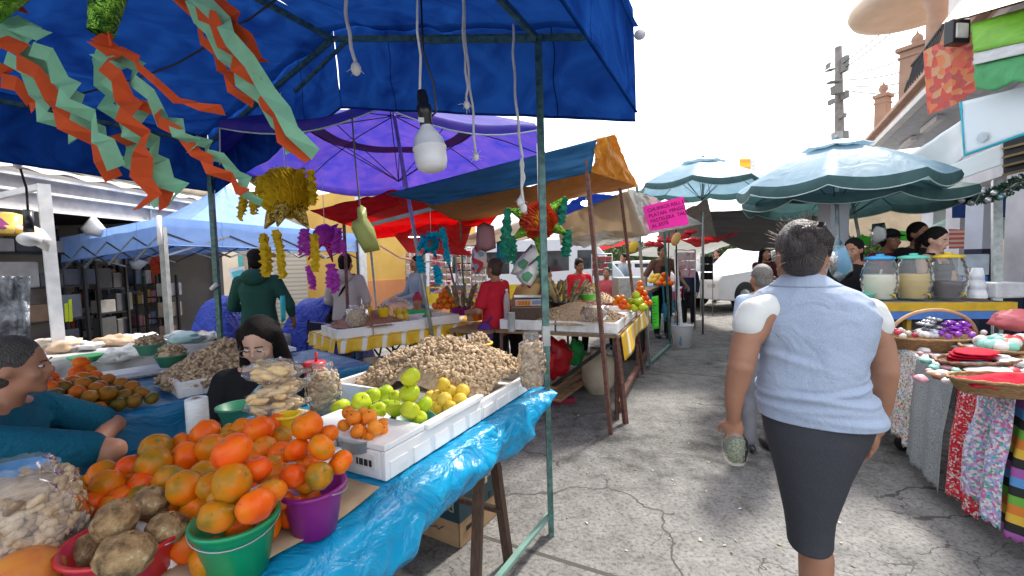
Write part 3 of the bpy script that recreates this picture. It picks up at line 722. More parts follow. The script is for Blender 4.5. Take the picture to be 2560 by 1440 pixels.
MB().lathe([(.012, 0), (.036, 0), (.037, .002), (.037, .125), (.034, .128), (.012, .128), (.012, .0)], fr_, 28).build('roll', plain('rolled_film', (.62, .66, .66), .25, var=.2, scale=30, anis=(1, 1, 12), bmp=.2), t)
MB().lathe([(.009, -.001), (.0115, -.001), (.0115, .129), (.009, .129), (.009, -.001)], fr_, 16).build('core', C((.3, .2, .12), .8), t)
cp = P(790, 1000, TZ)
t = thing('tumbler', cp, 'red plastic tumbler with lid and straw behind the peanut bag', 'cup')
MB().lathe([(.001, 0), (.036, 0), (.052, .185), (.05, .187), (.001, .187)], cp, 28).build('cup', RED, t)
MB().lathe([(.054, .185), (.056, .188), (.054, .2), (.03, .203), (.001, .203)], cp, 28).build('lid', RED, t)
MB().tube([cp + V((.01, 0, .2)), cp + V((.013, 0, .25))], .007, 10).build('straw', RED, t)
bucket('bucket', D(596, 1056, 1.86), .075, .055, .075, DGRN, 'small green bucket by the young woman, left of the snack bags', handle=False)
bucket('cup', D(722, 1085, 1.5), .035, .028, .07, YEL, 'yellow plastic cup peeping out behind the tangerines', handle=False, cat='cup')
bs = D(25, 1225, 1.32)
bucket('basin', bs, .105, .075, .055, C((.01, .22, .5), .3, bmp=0), 'blue plastic basin nested at the left behind the big peanut bag', handle=False, cat='basin')
bucket('basin', bs - V((0, 0, .012)), .107, .079, .05, GRN, 'green plastic basin nested under the blue one', handle=False, cat='basin', lip=.008)

# ------------------------------------------------------------------ under the table: fruit carton
CARD = plain('cardboard', (.36, .23, .12), .85, var=.2, scale=12, bmp=.1)
NAVY = plain('dark_printed_card', (.012, .045, .06), .6, bmp=.05)
def carton():
    c0 = P(1150, 1374, 0); ex = (P(1245, 1285, 0) - c0); ex.z = 0; L1 = .42; ex.normalize(); ey = V((-ex.y, ex.x, 0))
    t = thing('carton', c0 + ex * .2 + ey * .25, 'open brown fruit carton with a dark printed band under the front table', 'cardboard box')
    W = .56; H = .3
    def q(a, b2, z): return c0 + ex * a + ey * b2 + V((0, 0, z))
    def wall(a0, b0, a1, b1, z0, z1, th, mat, nm, out=0):
        d = (q(a1, b1, 0) - q(a0, b0, 0)).normalized(); n2 = V((-d.y, d.x, 0)) 
        A = q(a0, b0, 0) + n2 * out; B = q(a1, b1, 0) + n2 * out
        MB().hexa([A + V((0, 0, z0)), B + V((0, 0, z0)), B + n2 * th + V((0, 0, z0)), A + n2 * th + V((0, 0, z0))], [A + V((0, 0, z1)), B + V((0, 0, z1)), B + n2 * th + V((0, 0, z1)), A + n2 * th + V((0, 0, z1))]).build(nm, mat, t)
    wall(0, 0, L1, 0, .005, H, .006, CARD, 'side_panel'); wall(L1, 0, L1, W, .005, H, .006, CARD, 'side_panel')
    wall(L1, W, 0, W, .005, H, .006, CARD, 'side_panel'); wall(0, W, 0, 0, .005, H, .006, CARD, 'side_panel')
    MB().poly([q(.01, .01, .01), q(L1 - .01, .01, .01), q(L1 - .01, W - .01, .01), q(.01, W - .01, .01)]).build('bottom', CARD, t)
    wall(0, W, 0, 0, .14, .275, -.003, NAVY, 'printed_band', -.0005); wall(0, 0, L1, 0, .14, .275, -.003, NAVY, 'printed_band', -.0005)
    # handle hole and slots on the short side
    for a, z, w2, h2, mt, nm in ((.2, .265, .12, .035, C((.5, .36, .22), .8), 'handle_hole'), (.28, .17, .025, .04, INK, 'slot'), (.08, .085, .05, .025, INK, 'slot')):
        p = q(a, -.0045, z); MB().hexa([p - ex * w2 / 2 - V((0, 0, h2 / 2)), p + ex * w2 / 2 - V((0, 0, h2 / 2)), p + ex * w2 / 2 - V((0, 0, h2 / 2)) + ey * .002, p - ex * w2 / 2 - V((0, 0, h2 / 2)) + ey * .002],
            [p - ex * w2 / 2 + V((0, 0, h2 / 2)), p + ex * w2 / 2 + V((0, 0, h2 / 2)), p + ex * w2 / 2 + V((0, 0, h2 / 2)) + ey * .002, p - ex * w2 / 2 + V((0, 0, h2 / 2)) + ey * .002]).build(nm, mt, t, bev=.001)
    # upside-down word on the long side, seen from -ex: box stands on its head
    text_mesh('PREMIUM', .085, C((.3, .27, .18), .8, bmp=0), 'lettering', t, q(-.0045, .2, .225), ey, V((0, 0, -1)))
    # inner turned-down rims
    MB().tube([q(0.004, W, H), q(.004, .004, H), q(L1, .004, H)], .006, 6).build('rim', C((.5, .36, .22), .85), t)
    fr_s = MB()
    for k in range(5): fr_s.tube([q(-.0035, .1 + k * .06, .1 - .02 * (k % 2)), q(-.0035, .14 + k * .06, .07), q(-.0035, .16 + k * .06, .09)], .002, 4)
    fr_s.build('printed_marks', INK, t)
carton()
# ------------------------------------------------------------------ tarps and canopies
def qsheet(mb, a, b, c, d_, sag=0, nu=24, nv=16, wr=.03, seed=0, wf=2.5):
    """sheet between corners a-b (u) and d-c (far v)"""
    a, b, c, d_ = map(Vector, (a, b, c, d_))
    nrm = (b - a).cross(d_ - a).normalized()
    def f(u, v):
        p = (a * (1 - u) + b * u) * (1 - v) + (d_ * (1 - u) + c * u) * v
        s_ = 4 * u * (1 - u) * 4 * v * (1 - v)
        return p - V((0, 0, sag * s_)) + nrm * wr * (noise.noise(Vector((u * wf * 2 + seed, v * wf, seed))) + .4 * noise.noise(Vector((u * wf * 6, v * wf * 5, seed + 9))))
    return mb.grid(f, nu, nv)
BLUE = tarp_mat('blue_canvas', (.011, .065, .29), (.004, .022, .14), .22, .9, 3.2, .6, spec=0)
cz = 2.66
C1 = P(1583, 82, cz); AP = P(832, 90, 3.05); LF = P(520, 356, cz)
back = S * 3.6
can = thing('market_canopy', V((C1.x, C1.y, 0)) - S * 1.5 - V((1.4, 0, 0)), 'large deep blue gabled canopy over the front fruit table, on green poles', 'canopy')
m = MB(); qsheet(m, C1 + V((.03, 0, .03)), AP + V((0, 0, .03)), AP - back + V((0, 0, .03)), C1 - back + V((.03, 0, .03)), .06, 40, 40, .05, 1)
m.build('roof_panel', BLUE, can)
m = MB(); qsheet(m, AP + V((0, 0, .03)), LF + V((-.03, 0, .03)), LF - back + V((-.03, 0, .03)), AP - back + V((0, 0, .03)), .06, 40, 40, .06, 5)
m.build('roof_panel', BLUE, can)
def valance(a, b, h0, h1, out, seed, mat=BLUE, parent=can, nu=50, wr=.03, curve=0, name='valance'):
    a = Vector(a); b = Vector(b); nr = (b - a).cross(Z).normalized() * out
    def f(u, v):
        h = h0 * (1 - u) + h1 * u + curve * math.sin(PI * u)
        p = a * (1 - u) + b * u + V((0, 0, .12)) - Z * (h + .08) * v
        n_ = noise.noise(Vector((u * 5 + seed, v * 1.5, seed))) + .3 * noise.noise(Vector((u * 14 + seed, v * 5, seed)))
        return p + nr * (v * .5 + v * wr * 8 * n_)
    vo = MB().grid(f, nu, 12).build(name, mat, parent); m = MB()
    m.tube([f(i / 60, 1) for i in range(61)], .007, 5)
    for k in (.22, .5, .78): m.tube([f(k + .004 * math.sin(j), j / 12) for j in range(13)], .003, 4)
    m.build('hem_seam', mat, vo); return vo
valance(C1, AP, .46, .5, .12, 1, wr=.04); valance(AP, LF, .5, .5, -.0 + .08, 7, wr=.05)
valance(C1 - back, C1, .4, .44, .03, 3, wr=.015); valance(LF, LF - back, .48, .40, .1, 11)
MB().ell(C1 + V((.04, .02, .0)), (.03, .03, .025)).build('corner_cap', C((.7, .72, .78), .5), can)
def tubeobj(a, b, r_, mat, name, parent, n=8):
    return MB().tube([a, b], r_, n).build(name, mat, parent)
dn = V((0, 0, -.02))
for a, b in ((C1 + dn, AP + dn), (AP + dn, LF + dn), (AP + dn, AP - back + dn), (P(1343, 97, 2.72), P(1343, 97, 2.72) - back), (LF + dn, LF - back + dn), (P(1343, 97, 2.7), AP * .5 + P(1343, 97, 2.72) * .5 + dn)):
    MB().beam(a, b, .026, .03).build('frame_bar', GREENP, can)
MB().beam(AP - S * .0 + dn + (C1 - AP) * .07, AP + (LF - AP) * .25 - V((0, 0, .16)), .02).build('brace', GREENP, can)
MB().beam(C1 - S * 1.2 + V((-.3, 0, -.0)), AP - S * 1.2 + V((0, 0, -.02)), .024).build('frame_bar', GREENP, can)
pt, pbm = P(1345, 92, 2.72), P(1378, 1338, 0)
MB().beam(pt, pt * .35 + pbm * .65, .036).build('pole', GREENP, can)
MB().beam(pt * .42 + pbm * .58, pbm, .028).build('pole', GREENP, can)
MB().beam(pt * .38 + pbm * .62, pt * .42 + pbm * .58, .042).build('pole_clamp', GALV, can)
MB().tube([pt * .38 + pbm * .62, pt * .38 + pbm * .62 - V((.06, 0, .01))], .008).build('bolt', GALV, can)
MB().beam(P(1380, 1278, .1), P(1200, 1500, .1), .028, .018).build('foot_bar', plain('bright_green_steel', (.2, .36, .31), .35, .2, bmp=.1), can)
lb = V((LF.x, LF.y, 0)) + V((.0, 0, 0))
MB().beam(LF, lb, .04).build('pole', GREENP, can)
MB().tube([LF * .5 + lb * .5 + V((-.03, -.04, -.03)), LF * .5 + lb * .5 + V((.03, -.04, .02))], .02).build('rope_knot', WHITEROPE, can)
cable = thing('cable', P(0, 300, 2.9), 'black electric cable sagging under the blue canopy', 'cable')
MB().tube([D(px, py, dd) for px, py, dd in ((690, 0, 2.3), (620, 50, 2.4), (600, 58, 2.4), (500, 125, 2.45), (440, 160, 2.5), (360, 190, 2.55), (280, 215, 2.6), (180, 240, 2.7))], .006, 6).build('wire', BLACKP, cable)

# ropes with frayed knots
def rope(pts, r_, label, frays=1, group='white strings hanging from the canopy'):
    t = thing('string', Vector(pts[-1]), label, 'string', group)
    P_ = []
    for i in range(len(pts) - 1):
        for k in range(6): q = k / 6; P_.append(pts[i] * (1 - q) + pts[i + 1] * q + V((.003 * math.sin((i * 6 + k) * 1.1), 0, 0)))
    P_.append(pts[-1]); MB().tube(P_, r_, 6).build('cord', WHITEROPE, t)
    e = pts[-1]; m = MB(); m.ell(e, (r_ * 2.6, r_ * 2.6, r_ * 3.5))
    for k in range(16):
        d_ = V((rnd.gauss(0, 1), rnd.gauss(0, 1), rnd.gauss(-.4, .8))).normalized() * rnd.uniform(.015, .04)
        m.tube([e, e + d_ * .6 + V((0, 0, .004)), e + d_], [.0016, .0012, .0006], 4, False)
    m.build('frayed_knot', WHITEROPE, t)
rope([D(862, -30, 1.6), D(868, 60, 1.6), D(886, 150, 1.6), D(890, 172, 1.6)], .007, 'thick white string ending in a knot, leftmost of the strings')
rope([D(1156, -20, 1.8), D(1160, 120, 1.8), D(1168, 210, 1.8), D(1167, 262, 1.8)], .005, 'white string with a bushy frayed end, shorter of the middle pair')
rope([D(1158, -20, 1.85), D(1166, 130, 1.85), D(1180, 260, 1.85), D(1190, 392, 1.85)], .005, 'white string with a small frayed knot, longer of the middle pair')
rope([D(1283, 60, 2.1), D(1284, 160, 2.1), D(1292, 280, 2.1), D(1305, 390, 2.1), D(1302, 420, 2.1), D(1309, 520, 2.1)], .0065, 'longest white string, hanging next to the green pole')
rope([D(1305, 400, 2.1), D(1310, 440, 2.1), D(1304, 480, 2.12), D(1300, 505, 2.1)], .006, 'doubled loose end of string beside the green pole')
# lamp
lt = thing('hanging_lamp', D(1080, 428, 1.55), 'big unlit white LED bulb in a black socket hanging from a cable', 'lamp')
MB().tube([D(1044, -20, 1.5), D(1043, 80, 1.52), D(1052, 140, 1.54), D(1050, 200, 1.55), D(1050, 232, 1.55)], .005, 6).build('cord', WHITEROPE, lt)
MB().tube([D(1052, -20, 1.5), D(1058, 130, 1.53), D(1085, 210, 1.56), D(1090, 280, 1.57), D(1072, 298, 1.56)], .004, 6).build('cord', BLACKP, lt)
ax = (D(1054, 228, 1.55) - D(1082, 428, 1.55)).normalized(); b0 = D(1082, 428, 1.55)
L_ = (D(1054, 228, 1.55) - b0).length; k_ = L_
MB().lathe([(.001, .0), (.035, .002), (.05, .012), (.056, .035), (.057, .075), (.059, .077), (.059, .084), (.056, .086), (.05, .115), (.032, .142), (.021, .158), (.02, .165)], b0, 36, up=ax).build('bulb', plain('opal_plastic', (.72, .72, .73), .3, bmp=0, var=.05), lt)
MB().lathe([(.02, .16), (.022, .162), (.022, .195), (.026, .2), (.026, .23), (.02, .236), (.02, .262), (.016, .285), (.001, .29)], b0, 20, up=ax).build('socket', BLACKP, lt)
p = D(1053, 300, 1.52); MB().box(p, (.02, .006, .016), rz=.2).build('switch', C((.7, .7, .72), .4), lt)

# ------------------------------------------------------------------ crepe paper streamers and pinatas
def paper(name, c): return plain(name, c, .85, var=.12, scale=20, bmp=.2, bscale=90, trans=.45)
P_ORG = paper('orange_paper', (.85, .14, .03)); P_GRN = paper('mint_paper', (.38, .74, .5)); P_YEL = paper('yellow_paper', (.85, .62, .02))
P_PUR = paper('magenta_paper', (.7, .1, .65)); P_CYA = paper('cyan_paper', (.0, .6, .78)); P_RED = paper('red_paper', (.75, .1, .03)); P_DGR = paper('green_paper', (.02, .3, .18))
def foil(name, c, c2):
    m_, nt_, b = new_mat(name); co = coords(nt_); f = noise_tex(nt_, co, 30, 4, .6, 1)
    col = ramp(nt_, f, [(.35, c2), (.6, c)]); nt_.links.new(col, b.inputs['Base Color']); b.inputs['Metallic'].default_value = .85; b.inputs['Roughness'].default_value = .25
    bump(nt_, b, f, .9, .03); return m_
F_GRN = foil('green_foil', (.3, .62, .06), (.05, .15, .02)); F_GLD = foil('gold_foil', (.7, .5, .1), (.15, .1, .02)); F_MAG = foil('magenta_foil', (.6, .03, .25), (.15, .01, .1)); F_CYA = foil('blue_foil', (.02, .35, .5), (.0, .1, .2))
def zigzag(mb, pts, w_, amp, n, phase=0, face=None, thin=1, curl=.02):
    """paper ribbon whose two edges zigzag together"""
    pts = [Vector(p) for p in pts]; seg = len(pts) - 1; vs = []; fs = []
    for i in range(n + 1):
        t = i / n; q = t * seg; j = min(int(q), seg - 1); f = q - j
        p = pts[j] * (1 - f) + pts[j + 1] * f; tg = (pts[min(j + 1, seg)] - pts[j]).normalized()
        sd_ = tg.cross(face or fwd).normalized()
        dn_ = (face or fwd)
        zz = amp * (1 if (i + phase) % 2 else -1)
        cc = dn_ * (curl * math.sin(i * 1.9 + phase)); tw = curl * .6 * math.cos(i * 1.3 + phase)
        ww = w_ * (1 - .15 * t) * thin
        vs += [p + sd_ * (zz - ww / 2) + cc - dn_ * tw, p + sd_ * (zz + ww / 2) + cc + dn_ * tw]
    for i in range(n): fs.append((2 * i, 2 * i + 1, 2 * i + 3, 2 * i + 2))
    return mb.add(vs, fs, False)
sp = thing('pinata_tail', D(420, 250, 1.25), 'crepe paper tails in mint and orange hanging from the cones of a star pinata overhead', 'pinata')
# cones of the star reaching down into view (its body is overhead)
bodyc = D(330, -330, 1.25)
MB().ell(bodyc, .2, bumpy=.1).build('star_body', P_ORG, sp)
for tx, ty, w0 in ((252, 85, .02), (480, -20, .02), (-40, 40, .02)):
    tip = D(tx, ty, 1.25); MB().lathe([(.09, 0), (.055, (tip - bodyc).length * .5), (w0 * 1.5, (tip - bodyc).length)], bodyc, 14, up=(tip - bodyc)).build('foil_cone', F_GRN, sp)
def streams(lst, nm='streamer'):
    for (pts, w_, amp, n, mat, dd) in lst:
        m = MB(); zigzag(m, [D(x, y, dd) for x, y in pts], w_ * .92, amp * .8, n, int(pts[0][0]) % 2); m.build(nm, mat, sp, solid=.0006)
streams([
    ([(20, 40), (110, 170), (200, 300), (290, 420)], .075, .022, 9, P_GRN, 1.3),
    ([(0, 90), (80, 170), (150, 270), (230, 370), (290, 440)], .05, .014, 10, P_ORG, 1.24),
    ([(-10, 70), (60, 180), (130, 290), (200, 360)], .05, .016, 9, P_GRN, 1.28),
    ([(60, 60), (130, 160), (200, 280), (300, 410)], .05, .02, 10, P_GRN, 1.2),
    ([(-20, 160), (20, 200), (70, 240), (110, 270)], .05, .012, 6, P_ORG, 1.3),
    ([(240, 90), (285, 100)], .035, .0, 2, P_ORG, 1.18),
    ([(260, 100), (290, 200), (335, 300), (360, 400), (365, 525)], .055, .016, 12, P_ORG, 1.2),
    ([(270, 130), (300, 230), (350, 330), (400, 420), (450, 500)], .065, .018, 12, P_GRN, 1.24),
    ([(245, 110), (255, 200), (300, 300), (350, 410), (400, 520)], .05, .014, 12, P_GRN, 1.28),
    ([(300, 130), (350, 200), (400, 290), (470, 340), (480, 370)], .045, .015, 8, P_GRN, 1.22),
    ([(300, 330), (350, 400), (390, 450), (430, 520)], .04, .014, 6, P_ORG, 1.27),
    ([(340, 250), (420, 310), (500, 390), (560, 440), (620, 490)], .035, .01, 9, P_ORG, 1.22),
    ([(480, 340), (540, 390), (600, 440), (640, 510)], .035, .012, 7, P_GRN, 1.26),
    ([(290, 115), (350, 160), (410, 230), (480, 265), (550, 275)], .026, .006, 7, P_ORG, 1.18),
    ([(465, -10), (560, 130), (650, 250), (745, 380)], .045, .010, 9, P_GRN, 1.24),
    ([(500, -10), (600, 120), (690, 260), (780, 385)], .05, .006, 7, P_GRN, 1.2),
    ([(485, -10), (570, 110), (650, 230), (760, 400)], .045, .014, 10, P_ORG, 1.22),
    ([(540, -10), (590, 60), (630, 120), (650, 160)], .04, .012, 5, P_ORG, 1.26),
    ([(450, -10), (530, 120), (560, 180), (620, 260)], .03, .012, 7, P_ORG, 1.27),
    ([(640, 220), (700, 300), (770, 400)], .03, .01, 5, P_ORG, 1.27)])
rp = thing('paper_strip', D(30, 10, 1.3), 'scrap of red paper at the top left corner', 'paper')
MB().poly([D(-20, -10, 1.3), D(35, -10, 1.3), D(72, 34, 1.3), D(20, 22, 1.3), D(-20, 12, 1.3)], (0, .002, 0)).build('strip', P_RED, rp)

def frill_ball(mb, c, r_, n, size, k=(1, 1, 1)):
    for i in range(n):
        z = 1 - 2 * (i + .5) / n; a = i * 2.39996; q = math.sqrt(1 - z * z)
        d_ = V((q * math.cos(a) * k[0], q * math.sin(a) * k[1], z * k[2])); t_ = d_.cross(V((rnd.random(), rnd.random(), rnd.random()))).normalized(); s_ = size * rnd.uniform(.7, 1.3)
        t2 = d_.cross(t_).normalized(); p = c + d_ * r_
        mb.add([p - t_ * s_ * .5, p + t_ * s_ * .5, p + t_ * s_ * .6 + d_ * s_ * .7 + t2 * s_ * .3, p - t_ * s_ * .4 + d_ * s_ * .5 + t2 * s_ * .5], [(0, 1, 2, 3)], False)
def tassel(mb, a, b, w_, n=5, per=9):
    for i in range(n):
        o1 = V((rnd.uniform(-1, 1), rnd.uniform(-1, 1), 0)) * w_ * .22; o2 = V((rnd.uniform(-1, 1), rnd.uniform(-1, 1), 0)) * w_ * .38
        mid = (a + b) / 2 + o2 * 1.2
        zigzag(mb, [a + o1, mid, b + o2 + V((0, 0, rnd.uniform(-.02, .04)))], w_ * .5, w_ * .13, per + i % 3, i, curl=w_ * .15)
def pinata(cx, cy, rpx, d_, pc, fc, tips, tassels, label, tc=None, flat=.8, c2=None):
    c = D(cx, cy, d_); t = thing('pinata', c, label, 'pinata', 'star pinatas hanging over the stalls'); r_ = rpx * d_ / FPX
    m = MB(); m.ell(c, r_ * .93); frill_ball(m, c, r_ * .95, 520, r_ * .28); m.build('frilled_body', pc, t)
    if c2: m = MB(); c_ = c - fwd * r_ * .5; m.ell(c_, r_ * .55); frill_ball(m, c_, r_ * .55, 160, r_ * .22); m.build('frilled_centre', c2, t)
    for (x, y, dd) in tips:
        tip = D(x, y, d_ + dd); L = (tip - c); MB().lathe([(r_ * .42, r_ * .8), (r_ * .22, (L.length + r_) * .5), (.006, L.length)], c, 12, up=L).build('cone', fc, t)
    for (x0, y0, x1, y1, wpx) in tassels:
        m = MB(); tassel(m, D(x0, y0, d_), D(x1, y1, d_), wpx * d_ / FPX, 6, 10); m.build('tassel', tc or pc, t, solid=.0006)
    MB().tube([c + V((0, 0, r_)), c + V((0, 0, r_ + .5))], .003, 5).build('string', WHITEROPE, t)
    return t
pinata(715, 482, 55, 2.9, P_YEL, F_GLD, [(606, 440, .1), (662, 572, 0), (694, 565, -.2), (772, 572, 0), (762, 420, .1)],
       [(610, 470, 602, 548, 22), (632, 480, 640, 540, 20), (660, 585, 664, 695, 28), (690, 575, 700, 690, 28), (785, 585, 788, 675, 24), (748, 425, 740, 500, 34), (775, 425, 785, 510, 26), (655, 440, 650, 520, 28)], 'yellow star pinata with gold foil cones and curly tassels, left of centre')
pinata(812, 588, 24, 4.2, P_PUR, F_MAG, [(770, 650, 0), (832, 655, 0), (845, 560, .1)], [(760, 572, 762, 640, 24), (775, 590, 772, 635, 20), (770, 665, 782, 722, 18), (828, 660, 832, 730, 28), (845, 570, 838, 635, 24), (855, 600, 855, 640, 16)], 'purple and magenta pinata hanging low behind the yellow one')
pinata(1078, 610, 18, 4.6, P_CYA, F_CYA, [(1050, 585, 0), (1100, 600, 0), (1055, 640, 0), (1092, 650, 0)], [(1058, 590, 1048, 628, 16), (1105, 570, 1110, 622, 18), (1068, 585, 1100, 590, 18), (1050, 640, 1054, 680, 20), (1090, 664, 1096, 706, 20), (1115, 620, 1118, 660, 15)], 'small cyan pinata with white trim hanging beside the grey parasol pole', c2=P_RED)
pinata(1346, 552, 42, 3.7, P_RED, F_GRN, [(1268, 520, 0), (1282, 598, 0), (1415, 490, 0), (1420, 585, 0), (1350, 640, 0)],
       [(1268, 522, 1262, 640, 22), (1280, 590, 1276, 655, 22), (1410, 495, 1402, 560, 22), (1420, 575, 1414, 640, 24), (1350, 640, 1362, 735, 22)], 'red and orange pinata with green foil cones behind the green pole', tc=P_DGR, c2=paper('amber_paper', (.85, .4, .02)))

# hanging bags and cloths
def hang_bag(pts, d_, mat, label, name='hanging_bag', cat='bag', string=None, group=None, th=.03):
    c = D(sum(p[0] for p in pts) / len(pts), max(p[1] for p in pts), d_); t = thing(name, c, label, cat, group)
    f = [D(x, y, d_ - th) for x, y in pts]; g_ = [D(x, y, d_ + th) for x, y in pts]
    cen = [sum((p for p in f), V((0, 0, 0))) / len(f) - fwd * th, sum((p for p in g_), V((0, 0, 0))) / len(f) + fwd * th]
    rim = [D(x, y, d_) for x, y in pts]; n = len(pts); m = MB()
    vs = rim + [r * .5 + cen[0] * .5 - fwd * th * .4 + V((0, 0, rnd.uniform(-.01, .01))) for r in rim] + [cen[0]] + [r * .5 + cen[1] * .5 + fwd * th * .4 for r in rim] + [cen[1]]
    fs = []
    for i in range(n):
        j = (i + 1) % n; fs += [(i, j, n + j, n + i), (n + i, n + j, 2 * n), (j, i, 2 * n + 1 + i, 2 * n + 1 + j), (2 * n + 1 + j, 2 * n + 1 + i, 3 * n + 1)]
    m.add(vs, fs).build('bag', mat, t)
    if string: MB().tube([D(x, y, d_) for x, y in string], .005, 5).build('string', C((.14, .12, .1), .8), t)
    return t
hang_bag([(892, 520), (902, 512), (915, 520), (918, 545), (935, 570), (950, 625), (912, 633), (892, 600), (878, 570), (880, 555), (895, 545)], 2.6, tarp_mat('pale_green_plastic', (.5, .55, .2), trans=.4), 'pale green plastic bag hanging from a rope below the canopy', string=[(878, 270), (888, 400), (900, 520), (908, 625)])
hang_bag([(1192, 565), (1210, 555), (1235, 565), (1240, 620), (1215, 630), (1190, 622)], 4.8, cloth_mat('dusty_pink_cloth', (.5, .26, .28)), 'dusty pink cloth bag hanging under the red canopy', name='hanging_cloth', cat='cloth')
hang_bag([(1242, 605), (1262, 598), (1262, 655), (1242, 658)], 4.8, cloth_mat('teal_cloth', (.02, .25, .35)), 'teal cloth bag beside the dusty pink one', name='hanging_cloth', cat='cloth')
prt = patches_mat('printed_cloth', [(.78, .76, .7), (.8, .77, .72), (.72, .7, .66), (.1, .3, .15), (.5, .05, .15), (.8, .78, .74)], 14)
hang_bag([(1328, 610), (1350, 618), (1352, 660), (1300, 690), (1276, 685), (1290, 655)], 3.9, prt, 'white embroidered bag hanging tilted, left of the pair by the green pole', cat='bag', group='embroidered bags')
hang_bag([(1345, 640), (1360, 655), (1340, 700), (1325, 722), (1300, 705), (1290, 690)], 3.8, prt, 'white embroidered bag with a flower, lower of the pair by the green pole', cat='bag', group='embroidered bags')
hang_bag([(1180, 625), (1195, 605), (1215, 630), (1222, 665), (1190, 685), (1178, 670)], 5.2, patches_mat('red_print', [(.8, .8, .85), (.7, .05, .08), (.3, .5, .7), (.85, .85, .85)], 18), 'white bag with red and blue print left of the woman in red', cat='bag')

# ------------------------------------------------------------------ parasols
def parasol(hub, rad, drop, label, mat, tilt=(0, 0), pole=True, ribs=8, val=.11, vent=True, rot=0, group=None, polemat=GALV, base=None, under=None, band=False):
    hub = Vector(hub); t = thing('parasol', V((hub.x, hub.y, 0)), label, 'parasol', group)
    rm = Matrix.Rotation(tilt[0], 3, 'X') @ Matrix.Rotation(tilt[1], 3, 'Y')
    def pt(a, q):  # q 0 centre ..1 rim
        ph = (a / (2 * PI) * ribs) % 1; cs = math.cos(PI / ribs) / math.cos((ph - .5) * 2 * PI / ribs) 
        rr = rad * q * cs; s_ = math.sin(PI * ph) * .05 * rad * q
        return hub + rm @ V((rr * math.cos(a + rot), rr * math.sin(a + rot), -drop * q ** 1.5 - s_ * (.4 + .6 * q)))
    N_ = ribs * 8
    def sheet(q0, q1, nq, lift=0):
        m = MB(); vs = [pt(2 * PI * k / N_, q0 + (q1 - q0) * j / nq) + V((0, 0, lift)) for j in range(nq + 1) for k in range(N_)]
        return m.add(vs, [(j * N_ + k, j * N_ + (k + 1) % N_, (j + 1) * N_ + (k + 1) % N_, (j + 1) * N_ + k) for j in range(nq) for k in range(N_)])
    sheet(.22 if vent else .01, 1, 8).build('canopy', mat, t)
    if band: sheet(.42, .5, 2, -.02).build('shadow_band', C((.1, .08, .2), .7, trans=.3), t)  # dark ring strip added as the shadow arc on the underside, shade in its colour
    if vent: sheet(.01, .34, 4, .05).build('vent_cap', mat, t)
    if val:
        m = MB(); vs = []
        for k in range(N_ + 1):
            a = 2 * PI * (k % N_) / N_; p = pt(a, 1); o_ = (p - hub); o_.z = 0; o_.normalize(); ph = (k / 8) % 1
            h = val * (1 - .22 * (1 - math.sin(PI * ph) ** .4) ); vs += [p, p + o_ * .02 - Z * h * .5, p + o_ * .01 - Z * h]
        m.add(vs, [(3 * k + j, 3 * k + j + 1, 3 * k + 4 + j, 3 * k + 3 + j) for k in range(N_) for j in range(2)]); vo = m.build('valance', under or mat, t)
        m = MB(); m.tube(vs[2::3], .006, 5).build('piping', C((.5, .62, .6), .6), vo)
    for k in range(ribs):
        a = 2 * PI * k / ribs; MB().tube([pt(a, q) - V((0, 0, .012)) for q in (.02, .35, .7, 1)], .006, 5).build('rib', DARKM, t)
        MB().tube([pt(a, .5) - V((0, 0, .012)), hub - rm @ V((0, 0, drop + .25))], .005, 5).build('strut', DARKM, t)
    MB().ell(hub + V((0, 0, .06)), (.03, .03, .03)).build('finial', mat, t)
    if pole: MB().tube([hub, base if base is not None else V((hub.x, hub.y, 0))], .02, 10).build('pole', polemat, t)
    return t
PURPLE = tarp_mat('violet_blue_canvas', (.12, .07, .42), (.035, .04, .4), .42, .6, 3, .3)
h_ = D(985, 288, 4.7)
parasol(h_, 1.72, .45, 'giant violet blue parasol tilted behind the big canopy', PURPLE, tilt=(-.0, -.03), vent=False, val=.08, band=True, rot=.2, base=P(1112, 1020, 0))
SKYB = tarp_mat('faded_blue_green_canvas', (.27, .42, .52), (.2, .35, .46), .35, .55, 4, .35); TEAL = tarp_mat('grey_green_canvas', (.07, .15, .15), (.05, .11, .115), .3, .6, 4, .3)
parasol(D(1757, 402, 7.6), 1.1, .42, 'pale blue parasol behind the pink sign, smallest of the three', SKYB, under=TEAL, rot=.25, tilt=(0, .02), group='parasols over the food stands', base=P(1757, 835, 0))
parasol(D(2090, 360, 4.9), 1.0, .42, 'large blue green parasol right behind the walking woman', SKYB, under=TEAL, rot=.1, tilt=(.04, -.03), val=.12, group='parasols over the food stands', base=V((D(2090, 360, 4.9).x + .12, 5.0, 0)))
parasol(D(2120, 445, 5.7), 1.22, .26, 'dark grey green parasol behind and below the large one', TEAL, rot=.5, tilt=(.0, .02), val=.12, group='parasols over the food stands', base=P(2205, 900, 0), polemat=GALV)

